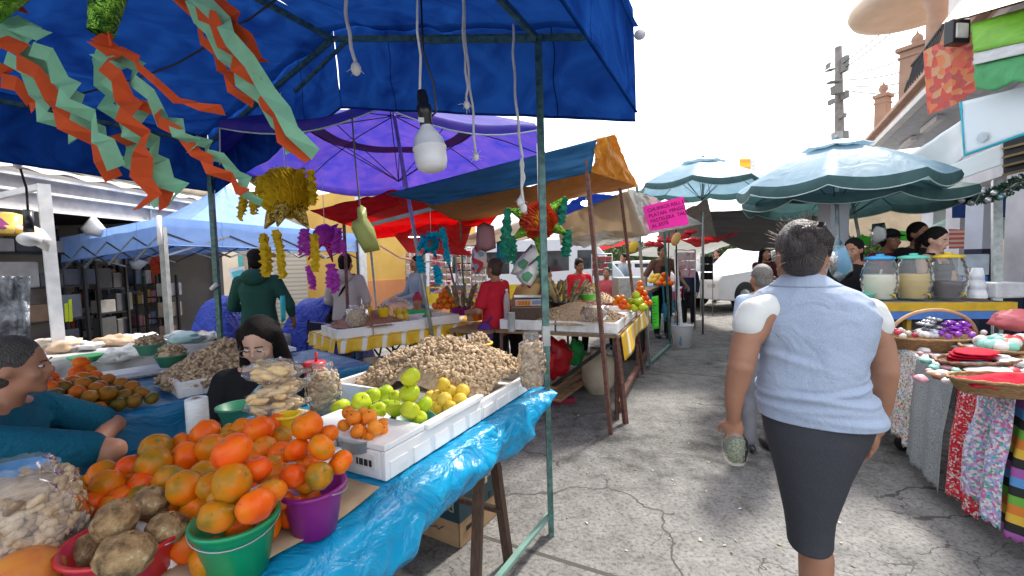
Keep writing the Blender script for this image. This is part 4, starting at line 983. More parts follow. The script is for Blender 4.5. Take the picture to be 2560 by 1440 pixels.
# ------------------------------------------------------------------ other tarps of the market
def tarp(name, label, mat, quads, group=None, cat='canopy', poles=(), sag=.05, wr=.04, edge=None):
    ps = [D(*p) for q in quads for p in q]; c = sum(ps, V((0, 0, 0))) / len(ps)
    t = thing(name, V((c.x, c.y, 0)), label, cat, group)
    for i, q in enumerate(quads):
        m = MB(); mt = mat[i] if isinstance(mat, list) else mat
        qsheet(m, *[D(*p) for p in q], sag, 26, 18, wr, seed=q[0][0] * .01); m.build('cloth_panel', mt, t, solid=.002)
    for pl_ in poles:
        a, b, r_, mt = pl_; MB().beam(D(*a), D(*b) if len(b) == 3 and b[2] > .5 else P(b[0], b[1], 0), r_ * 2).build('pole', mt, t)
    return t
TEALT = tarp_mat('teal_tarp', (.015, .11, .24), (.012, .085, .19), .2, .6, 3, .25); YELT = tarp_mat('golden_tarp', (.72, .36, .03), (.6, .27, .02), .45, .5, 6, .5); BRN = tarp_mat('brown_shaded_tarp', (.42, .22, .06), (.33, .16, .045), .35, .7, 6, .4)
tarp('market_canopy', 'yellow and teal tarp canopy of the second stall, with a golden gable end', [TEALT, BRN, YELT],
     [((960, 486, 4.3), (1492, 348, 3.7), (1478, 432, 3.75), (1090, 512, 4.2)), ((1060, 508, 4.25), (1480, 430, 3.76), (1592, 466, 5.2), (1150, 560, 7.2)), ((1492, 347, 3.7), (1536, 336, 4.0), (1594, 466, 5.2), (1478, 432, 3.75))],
     poles=[((1465, 400, 3.75), (1527, 1085), .016, RUST), ((1550, 470, 4.6), (1607, 935), .014, RUST), ((1592, 466, 5.2), (1618, 885), .013, GREENP), ((1150, 545, 6.5), (1168, 880), .012, GREENP)], sag=.03)
REDT = tarp_mat('red_tarp', (.75, .015, .02), (.6, .01, .015), .55, .6, 5, .3)
tarp('market_canopy', 'bright red canopy over the stall left of centre', [REDT, REDT, REDT],
     [((775, 527, 5.2), (985, 478, 5.0), (1242, 540, 6.8), (900, 575, 7.4)), ((773, 527, 5.2), (983, 480, 5.0), (1000, 512, 5.02), (858, 562, 5.22)), ((900, 573, 7.4), (1244, 538, 6.8), (1226, 562, 6.9), (920, 600, 7.45))],
     poles=[((925, 562, 5.2), (1135, 508, 5.0), .02, plain('mint_steel', (.35, .5, .42), .4)), ((1098, 560, 6.6), (1182, 900), .014, RUST), ((860, 562, 5.2), (880, 1010), .018, RUST), ((925, 600, 7.3), (950, 860), .018, GALV)], sag=.04)
REDD = tarp_mat('faded_red_cloth', (.7, .09, .09), (.6, .05, .06), .5, .7, 4, .3)
tarp('hanging_cloth', 'faded red cloth gathered below the red canopy', REDD, [((985, 588, 6.6), (1070, 560, 6.6), (1185, 640, 6.4), (1020, 632, 6.5)), ((1070, 560, 6.7), (1180, 565, 6.7), (1160, 625, 6.6), (1080, 600, 6.6))], cat='cloth')
BEIGE = tarp_mat('cream_tarp', (.62, .54, .42), (.55, .46, .36), .45, .7, 3, .3); WHT = tarp_mat('white_tarp', (.78, .79, .76), (.68, .69, .66), .4, .6, 4, .4)
tarp('market_canopy', 'cream tarp stretched behind the green and red pinata', BEIGE, [((1120, 600, 7.2), (1390, 530, 6.6), (1400, 578, 5.8), (1170, 618, 6.6)), ((1395, 545, 6.0), (1570, 478, 4.7), (1618, 590, 4.8), (1400, 612, 5.8))], sag=.1, poles=[((1135, 600, 7.0), (1160, 870), .012, GALV)])
tarp('market_canopy', 'white cloth canopy bunched at the corner behind the pink sign', [WHT, WHT], [((1570, 472, 4.7), (1620, 490, 5.0), (1760, 560, 7), (1600, 592, 5.0)), ((1400, 600, 5.6), (1600, 560, 4.9), (1600, 600, 4.9), (1440, 612, 5.6))], sag=.08, wr=.08)
tarp('market_canopy', 'royal blue tarp glimpsed under the golden canopy', tarp_mat('royal_tarp', (.02, .12, .55), trans=.4), [((1380, 530, 7), (1470, 483, 6.6), (1570, 488, 6.8), (1400, 560, 7.6))])
GREYT = tarp_mat('charcoal_tarp', (.13, .125, .125), (.1, .1, .1), .2, .7, 3, .3)
tarp('market_canopy', 'charcoal tarp stretched under the parasols across the lane', GREYT, [((1735, 575, 9.5), (1760, 530, 8.2), (2100, 515, 7.0), (2100, 590, 9)), ((1735, 575, 9.5), (2100, 580, 9), (2080, 640, 9.5), (1860, 625, 10))], sag=.02)
tarp('market_canopy', 'brown grey tarp behind the lower corner of the pink sign', tarp_mat('taupe_tarp', (.4, .34, .28), trans=.3), [((1640, 560, 8), (1770, 500, 7.4), (1790, 590, 9), (1650, 600, 9.5))])
tarp('market_canopy', 'white tarp with red panel over the far food stalls', [WHT, REDD], [((1560, 640, 12), (1680, 600, 10), (1895, 580, 9.5), (1740, 648, 12.5)), ((1700, 598, 9.9), (1850, 582, 9.4), (1820, 596, 9.6), (1740, 618, 10.5))], poles=[((1760, 510, 8.5), (1757, 800), .014, WHITEP)])
tarp('market_canopy', 'long red tarp far behind the striped cloth stall', REDD, [((1380, 612, 14), (1480, 590, 13), (1600, 600, 14), (1480, 632, 15)), ((1640, 590, 13), (1730, 570, 12), (1740, 590, 12), (1660, 610, 13))])
# light bulb glowing under golden canopy
gl = thing('hanging_lamp', D(1465, 512, 5.6), 'small lit lamp under the golden canopy', 'lamp')
em, nt_, b = new_mat('lit_lamp'); b.inputs['Emission Color'].default_value = (1, .95, .85, 1); b.inputs['Emission Strength'].default_value = 6
MB().ell(D(1465, 508, 5.6), (.07, .05, .035)).build('diffuser', em, gl); MB().tube([D(1465, 500, 5.6), D(1465, 440, 5.6)], .006, 5).build('cord', BLACKP, gl)
gl = thing('hanging_lamp', D(1035, 592, 6.2), 'lit cone lamp under the red canopy', 'lamp')
MB().lathe([(.085, 0), (.05, .04), (.02, .09), (.01, .1)], D(1035, 592, 6.2), 20).build('shade', C((.6, .45, .4), .5), gl); MB().ell(D(1035, 592, 6.2), (.08, .08, .012)).build('diffuser', em, gl)
# ------------------------------------------------------------------ people
def limb(mb, pts, rs, n=14):
    """tapered chain with rounded joints, later fused by a voxel remesh"""
    P_ = []; R_ = []
    for i in range(len(pts) - 1):
        for k in range(4):
            q = k / 4; P_.append(Vector(pts[i]) * (1 - q) + Vector(pts[i + 1]) * q); R_.append(rs[i] * (1 - q) + rs[i + 1] * q)
    P_.append(Vector(pts[-1])); R_.append(rs[-1]); mb.tube(P_, R_, n)
    for p, r_ in zip(pts, rs): mb.ell(p, r_ * 1.0, n=n, m=9)
def hand(mb, wr, dirv, palm_n, k=1.0, curl=.5, thumb_side=1):
    """palm, four fingers of unequal length and a thumb leaving the side of the palm"""
    d_ = Vector(dirv).normalized(); n_ = (Vector(palm_n) - d_ * Vector(palm_n).dot(d_)).normalized(); s_ = d_.cross(n_) * thumb_side
    rot = Matrix((s_, n_, d_)).transposed(); c = wr + d_ * .045 * k
    mb.ell(c, (.039 * k, .017 * k, .05 * k), rot, 12, 8); mb.ell(wr + d_ * .01 * k, (.026 * k, .02 * k, .03 * k), rot, 10, 6)
    for i, L in enumerate((.068, .077, .072, .056)):
        b = c + d_ * .038 * k + s_ * (.027 - i * .018) * k; pts = [b]; a = 0; dd = d_
        for sgm in (.45, .32, .23):
            a += curl * (.9 if sgm < .4 else .6); dd = d_ * math.cos(a) + n_ * math.sin(a); pts.append(pts[-1] + dd * L * sgm * k)
        mb.tube(pts, [.0092 * k, .0088 * k, .0082 * k, .0068 * k], 8); mb.ell(pts[-1], .0068 * k, n=8, m=5)
    b = c + s_ * .032 * k - d_ * .012 * k; t1_ = b + (s_ * .55 + d_ * .6 + n_ * .45).normalized() * .034 * k; t2_ = t1_ + (d_ * .85 + n_ * .55).normalized() * .027 * k
    mb.tube([b - s_ * .01 * k, b, t1_, t2_], [.012 * k, .0115 * k, .010 * k, .008 * k], 8); mb.ell(t2_, .008 * k, n=8, m=5)
JN = dict(hipL=(-.09, 0, .90), kneeL=(-.10, .03, .49), ankL=(-.10, -.01, .08), hipR=(.09, 0, .90), kneeR=(.10, .03, .49), ankR=(.10, -.01, .08),
          shL=(-.175, 0, 1.385), elL=(-.225, -.03, 1.12), wrL=(-.225, .06, .90), shR=(.175, 0, 1.385), elR=(.225, -.03, 1.12), wrR=(.225, .06, .90), neck=(0, -.01, 1.44), head=(0, .02, 1.59), pel=(0, 0, .95), chest=(0, 0, 1.28))
SIT = dict(hipL=(-.09, 0, .50), kneeL=(-.12, .42, .50), ankL=(-.12, .40, .08), hipR=(.09, 0, .50), kneeR=(.12, .42, .50), ankR=(.12, .40, .08), pel=(0, 0, .55))
def person(label, at, yaw, H=1.68, top=None, sleeve=1.0, bottom=None, legs='pants', skin=SKIN, hair=HAIRB, style='short', joints=None, sit=False, b=1.0, hyaw=0, hpitch=0, vox=.013, group=None, hat=None, apron=None, shoes=None, hands=True, hood=False, bag=None, glasses=False, bare=False, stripes=None, cap=None, lift=0):
    at = Vector(at); at.z = lift; t = thing('person', at, label, 'person', group); s_ = H / 1.7; J = {k: Vector(v) for k, v in JN.items()}
    if sit:
        for k in J: J[k] = J[k] - V((0, 0, .41))
        J.update({k: Vector(v) for k, v in SIT.items()})
    for k, v in (joints or {}).items(): J[k] = Vector(v)
    ry = Matrix.Rotation(yaw, 3, 'Z'); W = lambda p: at + ry @ (Vector(p) * s_)
    HR = Matrix.Rotation(hyaw, 3, 'Z') @ Matrix.Rotation(hpitch, 3, 'X'); hc = J['head']
    Hd = lambda p: hc + HR @ Vector(p)
    def done(mb, name, mat, vx=None, sm=2, parent=t, solid=0):
        mb.v = [W(v) for v in mb.v]; return mb.build(name, mat, parent, remesh=(vx or vox) , smooth=sm) if vx != 0 else mb.build(name, mat, parent, solid=solid)
    m = MB()
    m.ell(Hd((0, -.012, .02)), (.075, .092, .1), HR, 18, 14); m.ell(Hd((0, .025, -.045)), (.058, .062, .07), HR, 16, 10); m.ell(Hd((0, .062, -.095)), (.026, .024, .02), HR)
    m.ell(Hd((0, .094, -.02)), (.013, .018, .022), HR, 10, 8); m.ell(Hd((0, .084, .005)), (.009, .012, .03), HR, 8, 6)
    m.ell(Hd((0, .082, -.06)), (.022, .012, .011), HR, 8, 6)
    for q in (-1, 1): m.ell(Hd((q * .077, -.012, -.008)), (.009, .02, .03), HR, 10, 6); m.ell(Hd((q * .04, .055, -.03)), (.026, .028, .026), HR, 10, 6)
    limb(m, [hc + V((0, -.02, -.06)), J['neck'] + V((0, 0, -.02))], [.052, .058])
    limb(m, [J['neck'] - V((0, 0, .05)), J['chest'], J['pel']], [.06, .085 * b, .09 * b])
    for q, sd_ in (('L', -1), ('R', 1)):
        limb(m, [J['sh' + q], J['el' + q], J['wr' + q]], [.05 * b, .04 * b, .026]); limb(m, [J['neck'], J['sh' + q]], [.05, .05])
        if hands:
            dv = (J['wr' + q] - J['el' + q]).normalized(); pn = V((-sd_, .35, 0)); hand(m, J['wr' + q], dv, pn, 1, .45, -sd_)
        limb(m, [J['hip' + q], J['knee' + q], J['ank' + q]], [.085 * b, .058, .04]); m.ell(J['ank' + q] + V((0, .06, -.04)), (.042, .115, .035), n=10, m=6)
    done(m, 'body', skin, min(vox, .011))
    # face
    EW = C((.7, .68, .65), .3)
    for q in (-1, 1):
        fm = MB(); im = MB(); br = MB()
        if glasses: fm.ell(Hd((q * .031, .074, .0)), (.012, .007, .004), HR, 10, 6); im.tube([Hd((q * .017, .083, .002)), Hd((q * .03, .0855, -.003)), Hd((q * .045, .079, .002))], .0022, 5)
        else: fm.ell(Hd((q * .031, .076, .003)), (.012, .008, .0055), HR, 10, 6); im.ell(Hd((q * .031, .0828, .002)), (.006, .0032, .005), HR, 8, 6)
        br.tube([Hd((q * .014, .087, .022)), Hd((q * .03, .088, .027)), Hd((q * .048, .078, .022))], .003, 5)
        eo = done(fm, 'eye', EW, 0); done(im, 'iris', INK, 0, parent=eo); done(br, 'eyebrow', hair, 0)
    lm = MB().ell(Hd((0, .092, -.058)), (.021, .006, .004), HR, 10, 6).ell(Hd((0, .092, -.065)), (.018, .006, .005), HR, 10, 6); done(lm, 'lips', C((.42, .12, .1), .45), 0)
    if glasses:
        gm = MB()
        for q in (-1, 1):
            gm.tube([Hd((q * .034 + .024 * math.cos(k * PI / 8), .1, -.002 + .02 * math.sin(k * PI / 8))) for k in range(17)], .0012, 5)
            gm.tube([Hd((q * .058, .1, .005)), Hd((q * .08, .0, .01))], .0012, 5)
        gm.tube([Hd((-.01, .102, .0)), Hd((.01, .102, .0))], .0012, 5); done(gm, 'glasses', C((.6, .5, .4), .2, metal=.8), 0)
    # hair
    m = MB()
    if style != 'none':
        m.ell(Hd((0, -.024, .035)), (.084, .096, .098), HR, 18, 12)
        if style in ('short', 'bun', 'pony'): m.ell(Hd((0, -.045, -.02)), (.075, .068, .075), HR, 14, 10)
        if style == 'bun': m.ell(Hd((0, -.1, .07)), (.05, .045, .045), HR, 12, 8)
        if style == 'pony': limb(m, [Hd((0, -.1, .03)), Hd((0, -.15, -.05)), Hd((0, -.12, -.2))], [.035, .035, .015])
        if style == 'long':
            for q in (-1, 1): limb(m, [Hd((q * .07, -.02, .04)), Hd((q * .085, -.02, -.08)), Hd((q * .1, -.01, -.2)), Hd((q * .115, .03, -.34))], [.04, .036, .04, .02])
            limb(m, [Hd((0, -.07, .02)), Hd((0, -.1, -.14)), Hd((0, -.1, -.3))], [.075, .08, .06])
        # keep the face free
        cut = hc + HR @ V((0, .066, 0)); 
        done(m, 'hair', hair, .009, 2)
    if cap: m = MB().ell(Hd((0, -.02, .06)), (.094, .104, .075), HR, 18, 12).ell(Hd((0, .1, .045)), (.07, .07, .012), HR, 14, 6); done(m, 'cap', cap, .011)
    if hat: m = MB().ell(Hd((0, -.01, .06)), (.092, .1, .06), HR).ell(Hd((0, -.02, .11)), (.06, .06, .07), HR); done(m, 'hat', hat, .011)
    if hood: m = MB().ell(J['neck'] + V((0, -.08, -.01)), (.13, .085, .09), None, 14, 10).ell(J['neck'] + V((0, .0, -.01)), (.11, .1, .05), None, 14, 8); done(m, 'hood', top, .012)
    # clothes
    if top:
        m = MB(); w_ = .155 * b
        rows = [(J['neck'] + V((0, 0, .005)), .062, .06), (J['neck'] - V((0, 0, .035)), .12, .085), (J['chest'] * .35 + (J['shL'] + J['shR']) * .325, .17 * (b * .6 + .4), .1), (J['chest'], w_ + .012, .115 * b), (J['chest'] * .5 + J['pel'] * .5, .145 * b, .11 * b), (J['pel'] + V((0, 0, .0)), .165 * b, .125 * b), (J['pel'] - V((0, 0, .07 if not sit else .0)), .172 * b, .13 * b)]
        if bare: rows = rows[2:]; 
        m.loft([(c, V((a, 0, 0)), V((0, d_, 0)), 2.4) for c, a, d_ in rows], 24)
        if not bare:
            for q in ('L', 'R'):
                limb(m, [J['neck'] - V((0, 0, .03)), J['sh' + q] + V((0, 0, .008))], [.055, .058])
                if sleeve <= .5: e = J['sh' + q].lerp(J['el' + q], min(1, sleeve * 1.8)); limb(m, [J['sh' + q], e], [.06 * b, .058 * b])
                else: limb(m, [J['sh' + q], J['el' + q], J['el' + q].lerp(J['wr' + q], (sleeve - .5) * 2 - .04)], [.062 * b, .054 * b, .04])
        for v in m.v: v += V((0, 0, 0)) + v.normalized() * .004 * noise.noise(v * 14)
        done(m, 'top', top, vox)
        if bare:
            m = MB()
            for q in ('shL', 'shR'): k_ = J[q] * .62 + J['neck'] * .38; m.tube([k_ + V((0, -.1, -.1)), k_ + V((0, -.05, .05)), k_ + V((0, .06, .045)), k_ + V((0, .11, -.12))], .014, 6)
            done(m, 'straps', top, 0)
    if stripes:
        m = MB()
        for q in ('L', 'R'):
            for k in range(3):
                o_ = V(((k - 1) * .016, 0, 0)); off = V((0, -.0, 0)); a_, b3 = J['sh' + q], J['el' + q]; nn_ = V((-1 if q == 'L' else 1, -.2, 0)).normalized()
                m.tube([a_ + nn_ * .062 + V((0, (k - 1) * .018, 0)), b3 + nn_ * .056 + V((0, (k - 1) * .018, 0)), J['wr' + q] + nn_ * .04 + V((0, (k - 1) * .016, 0))], .005, 5)
        done(m, 'sleeve_stripes', stripes, 0)
    if bottom:
        m = MB()
        if legs == 'skirt':
            m.loft([(J['pel'] + V((0, 0, .02)), V((.16 * b, 0, 0)), V((0, .12 * b, 0)), 2.2), (J['pel'] * .5 + (J['kneeL'] + J['kneeR']) * .25, V((.19 * b, 0, 0)), V((0, .13 * b, 0)), 2.2), ((J['kneeL'] + J['kneeR']) / 2 - V((0, 0, .04)), V((.18 * b, 0, 0)), V((0, .14, 0)), 2.2)], 24)
        else:
            for q in ('L', 'R'): limb(m, [J['hip' + q], J['knee' + q], J['ank' + q] + V((0, 0, .03))], [.1 * b, .072, .055])
            m.ell(J['pel'] - V((0, 0, .05)), (.165 * b, .125 * b, .1))
        done(m, 'trousers' if legs != 'skirt' else 'skirt', bottom, vox)
    m = MB()
    for q in ('L', 'R'): m.ell(J['ank' + q] + V((0, .05, -.035)), (.05, .135, .045), n=12, m=8)
    done(m, 'shoes', shoes or DARKM, .014)
    if apron: m = MB(); m.loft([(J['chest'] + V((0, .035, .05)), V((.09, 0, 0)), V((0, .095 * b, 0)), 2.5), (J['chest'] * .5 + J['pel'] * .5 + V((0, .03, 0)), V((.13, 0, 0)), V((0, .1 * b, 0)), 2.5), (J['pel'] + V((0, .03, -.3)), V((.16, 0, 0)), V((0, .11 * b, 0)), 2.5)], 20); done(m, 'apron', apron, vox)
    if bag:
        m = MB(); m.ell(J['hip' + bag[0]] + V(((.13 if bag[0] == 'R' else -.13), 0, -.06)), (.06, .12, .14), None, 14, 10); done(m, 'shoulder_bag', bag[1], .014)
        m = MB(); x_ = -1 if bag[0] == 'R' else 1; m.tube([J['sh' + ('L' if bag[0] == 'R' else 'R')] * .7 + J['neck'] * .3 + V((0, 0, .055)), J['chest'] + V((x_ * .03, -.13 * b, 0)), J['hip' + bag[0]] + V(((.13 if bag[0] == 'R' else -.13), -.03, .06))], .014, 6); done(m, 'bag_strap', bag[1], 0)
    return t

def gp(px, d_): p = D(px, 640, d_); p.z = 0; return p
BLK = cloth_mat('black_cloth', (.014, .014, .016), fine=200); NAVYC = cloth_mat('navy_cloth', (.02, .03, .06))
DENIM = cloth_mat('denim', (.12, .2, .35)); TEALC = cloth_mat('teal_jersey', (.005, .1, .16), (.003, .07, .12), fine=120, bmp=.8, folds=9)
# young woman seated behind the front table
GL_ = person('seated young woman with long black hair and glasses, looking down behind the snack bags', gp(650, 2.22), PI + .25, 1.66, top=BLK, bottom=BLK, skin=SKINL, style='long', sit=True, vox=.011,
       hyaw=-.12, hpitch=-.42, glasses=True, b=1.08, joints=dict(head=(.0, .09, 1.16), neck=(0, .03, 1.01), shL=(-.19, 0, .95), shR=(.19, 0, .95), chest=(0, .0, .86), elL=(-.25, .08, .72), elR=(.25, .08, .72), wrL=(-.12, .30, .80), wrR=(.10, .30, .80)))
# older woman in teal, seated at the left between the tables, in profile, arms folded
HAIRD = plain('dark_grey_hair', (.13, .12, .11), .6, spec=.2, anis=(60, 60, 6), bmp=.9, bscale=5, bd=.01, c2=(.02, .018, .016))
GT_ = person('grey haired woman in a teal t-shirt seated at the left edge with folded arms', gp(-62, 1.70), -PI / 2 + .35, 1.66, top=TEALC, sleeve=.44, bottom=cloth_mat('grey_trousers', (.06, .06, .08)), skin=SKIN, hair=HAIRD, style='bun', sit=True, vox=.011, b=1.2,
       hyaw=.15, hpitch=-.05, joints=dict(head=(.0, .10, 1.15), neck=(0, .03, .99), shL=(-.2, .05, .93), shR=(.23, .08, .92), chest=(0, .0, .84), elL=(-.22, .3, .80), elR=(.18, .46, .81), wrR=(-.10, .30, .72), wrL=(.10, .30, .74)))
# man in green hoodie
HOODG = cloth_mat('green_fleece', (.022, .085, .065), (.016, .065, .05), fine=150, bmp=.6)
person('man in a dark green hoodie and cap, back turned, behind the young woman', gp(640, 4.5), .15, 1.66, top=HOODG, sleeve=.8, bottom=C((.1, .09, .06), .9), hair=HAIRB, cap=BLK, hood=True, b=1.08, skin=SKIN, hyaw=.1, hpitch=-.3,
       joints=dict(elR=(.29, .04, 1.12), wrR=(.27, .2, .93), elL=(-.28, .05, 1.12), wrL=(-.16, .3, 1.05)))
person('person in a pale hooded sweater with a black shoulder bag, back turned', gp(862, 5.3), -.1, 1.62, top=cloth_mat('pale_fleece', (.55, .5, .47)), bottom=DENIM, hood=True, b=1.1, bag=('L', BLK), joints=dict(elR=(.26, .02, 1.12), wrR=(.15, .22, 1.02), elL=(-.26, .02, 1.12), wrL=(-.12, .22, 1.0)))
REDC = cloth_mat('red_jersey', (.6, .02, .04))
person('woman in a red t-shirt with a purple bag strap, serving at the yellow striped stall', gp(1236, 4.7), .95, 1.52, top=REDC, sleeve=.4, bottom=BLK, hair=HAIRN, style='bun', skin=SKIN, b=1.15, bag=('L', cloth_mat('purple_bag', (.12, .04, .25))), joints=dict(elR=(.26, .05, 1.1), wrR=(.18, .32, 1.08), elL=(-.25, .06, 1.1), wrL=(-.12, .34, 1.06)))
person('man in a mustard t-shirt bending over the weighing scale', gp(1292, 5.0), -1.0, 1.66, top=cloth_mat('mustard_jersey', (.65, .42, .18)), sleeve=.4, bottom=BLK, skin=SKIN, b=1.1, joints=dict(chest=(0, .16, 1.22), neck=(0, .30, 1.33), head=(0, .40, 1.38), shL=(-.18, .28, 1.3), shR=(.18, .28, 1.3), elL=(-.2, .38, 1.05), elR=(.2, .4, 1.05), wrL=(-.15, .5, .95), wrR=(.15, .5, .95)))
person('person in a pale blue denim jacket behind the left end of the checked stall', gp(1042, 6.4), PI - .9, 1.6, top=cloth_mat('pale_denim', (.32, .43, .55)), bottom=DENIM, hair=HAIRB, joints=dict(elR=(.24, .08, 1.12), wrR=(.12, .32, 1.08), elL=(-.24, .06, 1.12), wrL=(-.05, .34, 1.05)))
person('small child in a green top and red pointed hat behind the yellow fruit', gp(1040, 5.2), PI, 1.12, top=cloth_mat('bright_green', (.05, .5, .15)), bottom=DENIM, hat=C((.45, .03, .06), .8), skin=SKIN)
person('seated woman in red behind the canes, looking down at the far stall', gp(1447, 6.8), PI + .3, 1.5, top=REDC, bottom=BLK, sit=False, skin=SKIND, style='bun', hpitch=-.3)
person('person in a pink and red top bent over behind the far fruit counter', gp(1516, 7.3), PI - .4, 1.35, top=cloth_mat('coral_jersey', (.6, .12, .14)), bottom=BLK, hair=HAIRN)
person('bearded vendor in a brown shirt and black apron behind the pink sign', gp(1655, 8.2), PI + .1, 1.72, top=cloth_mat('brown_shirt', (.14, .07, .05)), sleeve=.5, bottom=BLK, apron=BLK, skin=SKIND, joints=dict(elL=(-.32, 0, 1.15), elR=(.32, 0, 1.15), wrL=(-.4, .1, .98), wrR=(.36, .12, .96)))
person('man in a black sweater and tan trousers walking across the far end of the lane', gp(1793, 14.2), PI / 2 + .5, 1.7, top=BLK, bottom=C((.42, .32, .22), .9), skin=SKIN, joints=dict(kneeL=(-.09, .16, .5), ankL=(-.1, .22, .1), kneeR=(.09, -.06, .48), ankR=(.1, -.26, .12), wrR=(.12, .3, 1.1), elR=(.24, .1, 1.12)))
person('seated person in dark clothes beside the far blue draped stall', gp(1722, 9.6), PI - .5, 1.4, top=NAVYC, bottom=BLK, skin=SKIND, hpitch=-.2)
person('woman in dark clothes holding a yellow package beyond the walking woman', gp(1912, 8.0), PI, 1.62, top=cloth_mat('maroon_top', (.1, .02, .035)), bottom=BLK, style='long', skin=SKIN, joints=dict(elL=(-.22, .1, 1.15), wrL=(-.1, .3, 1.2), elR=(.22, .1, 1.15), wrR=(.1, .3, 1.15)))
person('grey haired person in white and pale blue just ahead of the walking woman', gp(1905, 3.3), .05, 1.42, top=cloth_mat('powder_blue_top', (.5, .6, .78)), sleeve=.35, bottom=C((.2, .2, .22), .9), hair=HAIRG, style='short', skin=SKIN, b=1.1)
person('woman with a ponytail in a black jacket with white sleeve stripes', gp(2135, 4.5), -PI / 2 + .5 + PI, 1.64, top=BLK, bottom=BLK, style='pony', skin=SKIN, stripes=C((.8, .8, .8), .7), hpitch=-.15, joints=dict(elL=(-.2, .12, 1.1), wrL=(-.1, .32, 1.05), elR=(.2, .12, 1.1), wrR=(.1, .32, 1.05)))
person('man in a maroon shirt and black cap standing between the drink jars', gp(2222, 5.2), PI, 1.76, top=cloth_mat('maroon_jersey', (.22, .02, .05)), sleeve=.5, bottom=BLK, cap=BLK, skin=SKIND)
person('tall man in a black t-shirt with folded arms behind the drink jars', gp(2292, 5.0), PI + .1, 1.82, top=BLK, sleeve=.45, bottom=BLK, skin=SKIND, b=1.2, joints=dict(elL=(-.26, .1, 1.14), wrL=(.08, .2, 1.16), elR=(.26, .1, 1.14), wrR=(-.08, .22, 1.14)))
person('woman in a black tank top looking down behind the yellow lidded jar', gp(2335, 4.5), PI + .3, 1.73, top=BLK, bare=True, bottom=BLK, style='pony', skin=SKINL, hpitch=-.3, joints=dict(elL=(-.22, .05, 1.12), wrL=(-.1, .3, 1.02), elR=(.22, .05, 1.12), wrR=(.1, .3, 1.02)))
person('shop worker in dark clothes standing in the shadowy store', gp(268, 8.6), -.6, 1.6, top=cloth_mat('slate_shirt', (.1, .11, .15)), bottom=BLK, skin=SKIND, joints=dict(wrR=(.2, .4, 1.1), elR=(.24, .14, 1.15)))

# ------------------------------------------------------------------ the walking woman seen from behind
wd = 1.5; K = wd / FPX
w0 = D(2030, 900, wd); w0.z = 0
wm = thing('person', w0, 'heavy set woman seen from behind walking up the lane, in pale blue vest', 'person')
WSK = skin_mat('warm_brown_skin', (.34, .165, .1))
TH = math.atan((2030 - 1280) / FPX); bk = V((math.sin(TH), math.cos(TH), 0)); WR = V((math.cos(TH), -math.sin(TH), 0))
def row(py, l, r, dep, e=2.3, off=0):
    yy = 636 + (py - 636) * ((wd - dep * .85) / wd) if py > 900 else py
    return (D((l + r) / 2, yy, wd + off), WR * ((r - l) / 2 * K * math.cos(TH)), bk * dep, e)
m = MB()
hc = D(2006, 628, wd)
def squeeze(v, k=.82):
    a = (v - hc).dot(WR); return v - WR * a * (1 - k)
m.ell(hc, (.088, .1, .108), n=20, m=14); m.ell(hc + V((0, .05, -.05)), (.07, .06, .08))
for px in (1937, 2077): m.ell(D(px, 650, wd), (.012, .022, .033))
m.ell(hc + V((0, .11, -.02)), (.013, .02, .022)); m.v = [squeeze(v) for v in m.v]
limb(m, [D(2006, 660, wd), D(2008, 735, wd)], [.06, .075])
limb(m, [D(1905, 785, wd), D(1866, 850, wd - .01), D(1852, 918, wd - .02), D(1836, 985, wd), D(1834, 1045, wd + .02)], [.058, .046, .043, .033, .022], 18)
limb(m, [D(2150, 785, wd), D(2196, 865, wd - .01), D(2208, 925, wd - .02), D(2205, 1000, wd), D(2192, 1075, wd + .03)], [.058, .048, .045, .034, .024], 18)
hand(m, D(1834, 1042, wd + .02), V((.02, .06, -1)), V((.5, .8, 0)), .92, .75, -1)
hand(m, D(2190, 1072, wd + .03), V((-.03, .1, -1)), V((-.6, .7, 0)), .95, .55, 1)
zc = D(2040, 1300, wd).z
limb(m, [D(2020, 1130, wd), D(2030, 1290, wd), D(2040, 1390, wd - .03), V((D(2040, 1440, wd - .03).x, wd - .1, .09))], [.08, .05, .052, .04], 16)
limb(m, [D(2045, 1130, wd), D(2055, 1290, wd + .14), V((D(2060, 1290, wd + .3).x - .02, wd + .24, .09))], [.06, .045, .038], 16)
body = m.build('body', WSK, wm, remesh=.007, smooth=3)
# face, out of sight from behind but present
m = MB()
for q in (-1, 1): m.ell(hc + V((q * .032, .103, 0)), (.013, .008, .007))
m.build('eyes', C((.7, .68, .65), .3), wm)
MB().ell(hc + V((0, .112, -.062)), (.022, .008, .007)).build('lips', C((.4, .12, .1), .5), wm)
# vest
VEST = cloth_mat('heather_blue_grey_knit', (.37, .43, .54), (.28, .335, .44), fine=330, bmp=.45, rough=.9, folds=11)
rows = [row(683, 1962, 2052, .062, 2), row(697, 1948, 2066, .072, 2), row(712, 1925, 2100, .085, 2), row(728, 1888, 2145, .105, 2.2), row(748, 1864, 2176, .12, 2.3), row(785, 1860, 2190, .135, 2.4), row(825, 1872, 2188, .148, 2.4), row(870, 1886, 2178, .155, 2.4), row(915, 1893, 2168, .16, 2.4), row(950, 1891, 2163, .16, 2.4), row(975, 1887, 2166, .162, 2.4), row(1000, 1886, 2174, .168, 2.4), row(1030, 1885, 2190, .175, 2.4), row(1056, 1884, 2203, .18, 2.4), row(1076, 1886, 2207, .182, 2.4)]
def refine(rows, k):
    out = []
    for a, b_2 in zip(rows, rows[1:]):
        for i in range(k): q = i / k; out.append((a[0].lerp(b_2[0], q), a[1].lerp(b_2[1], q), a[2].lerp(b_2[2], q), a[3] * (1 - q) + b_2[3] * q))
    return out + [rows[-1]]
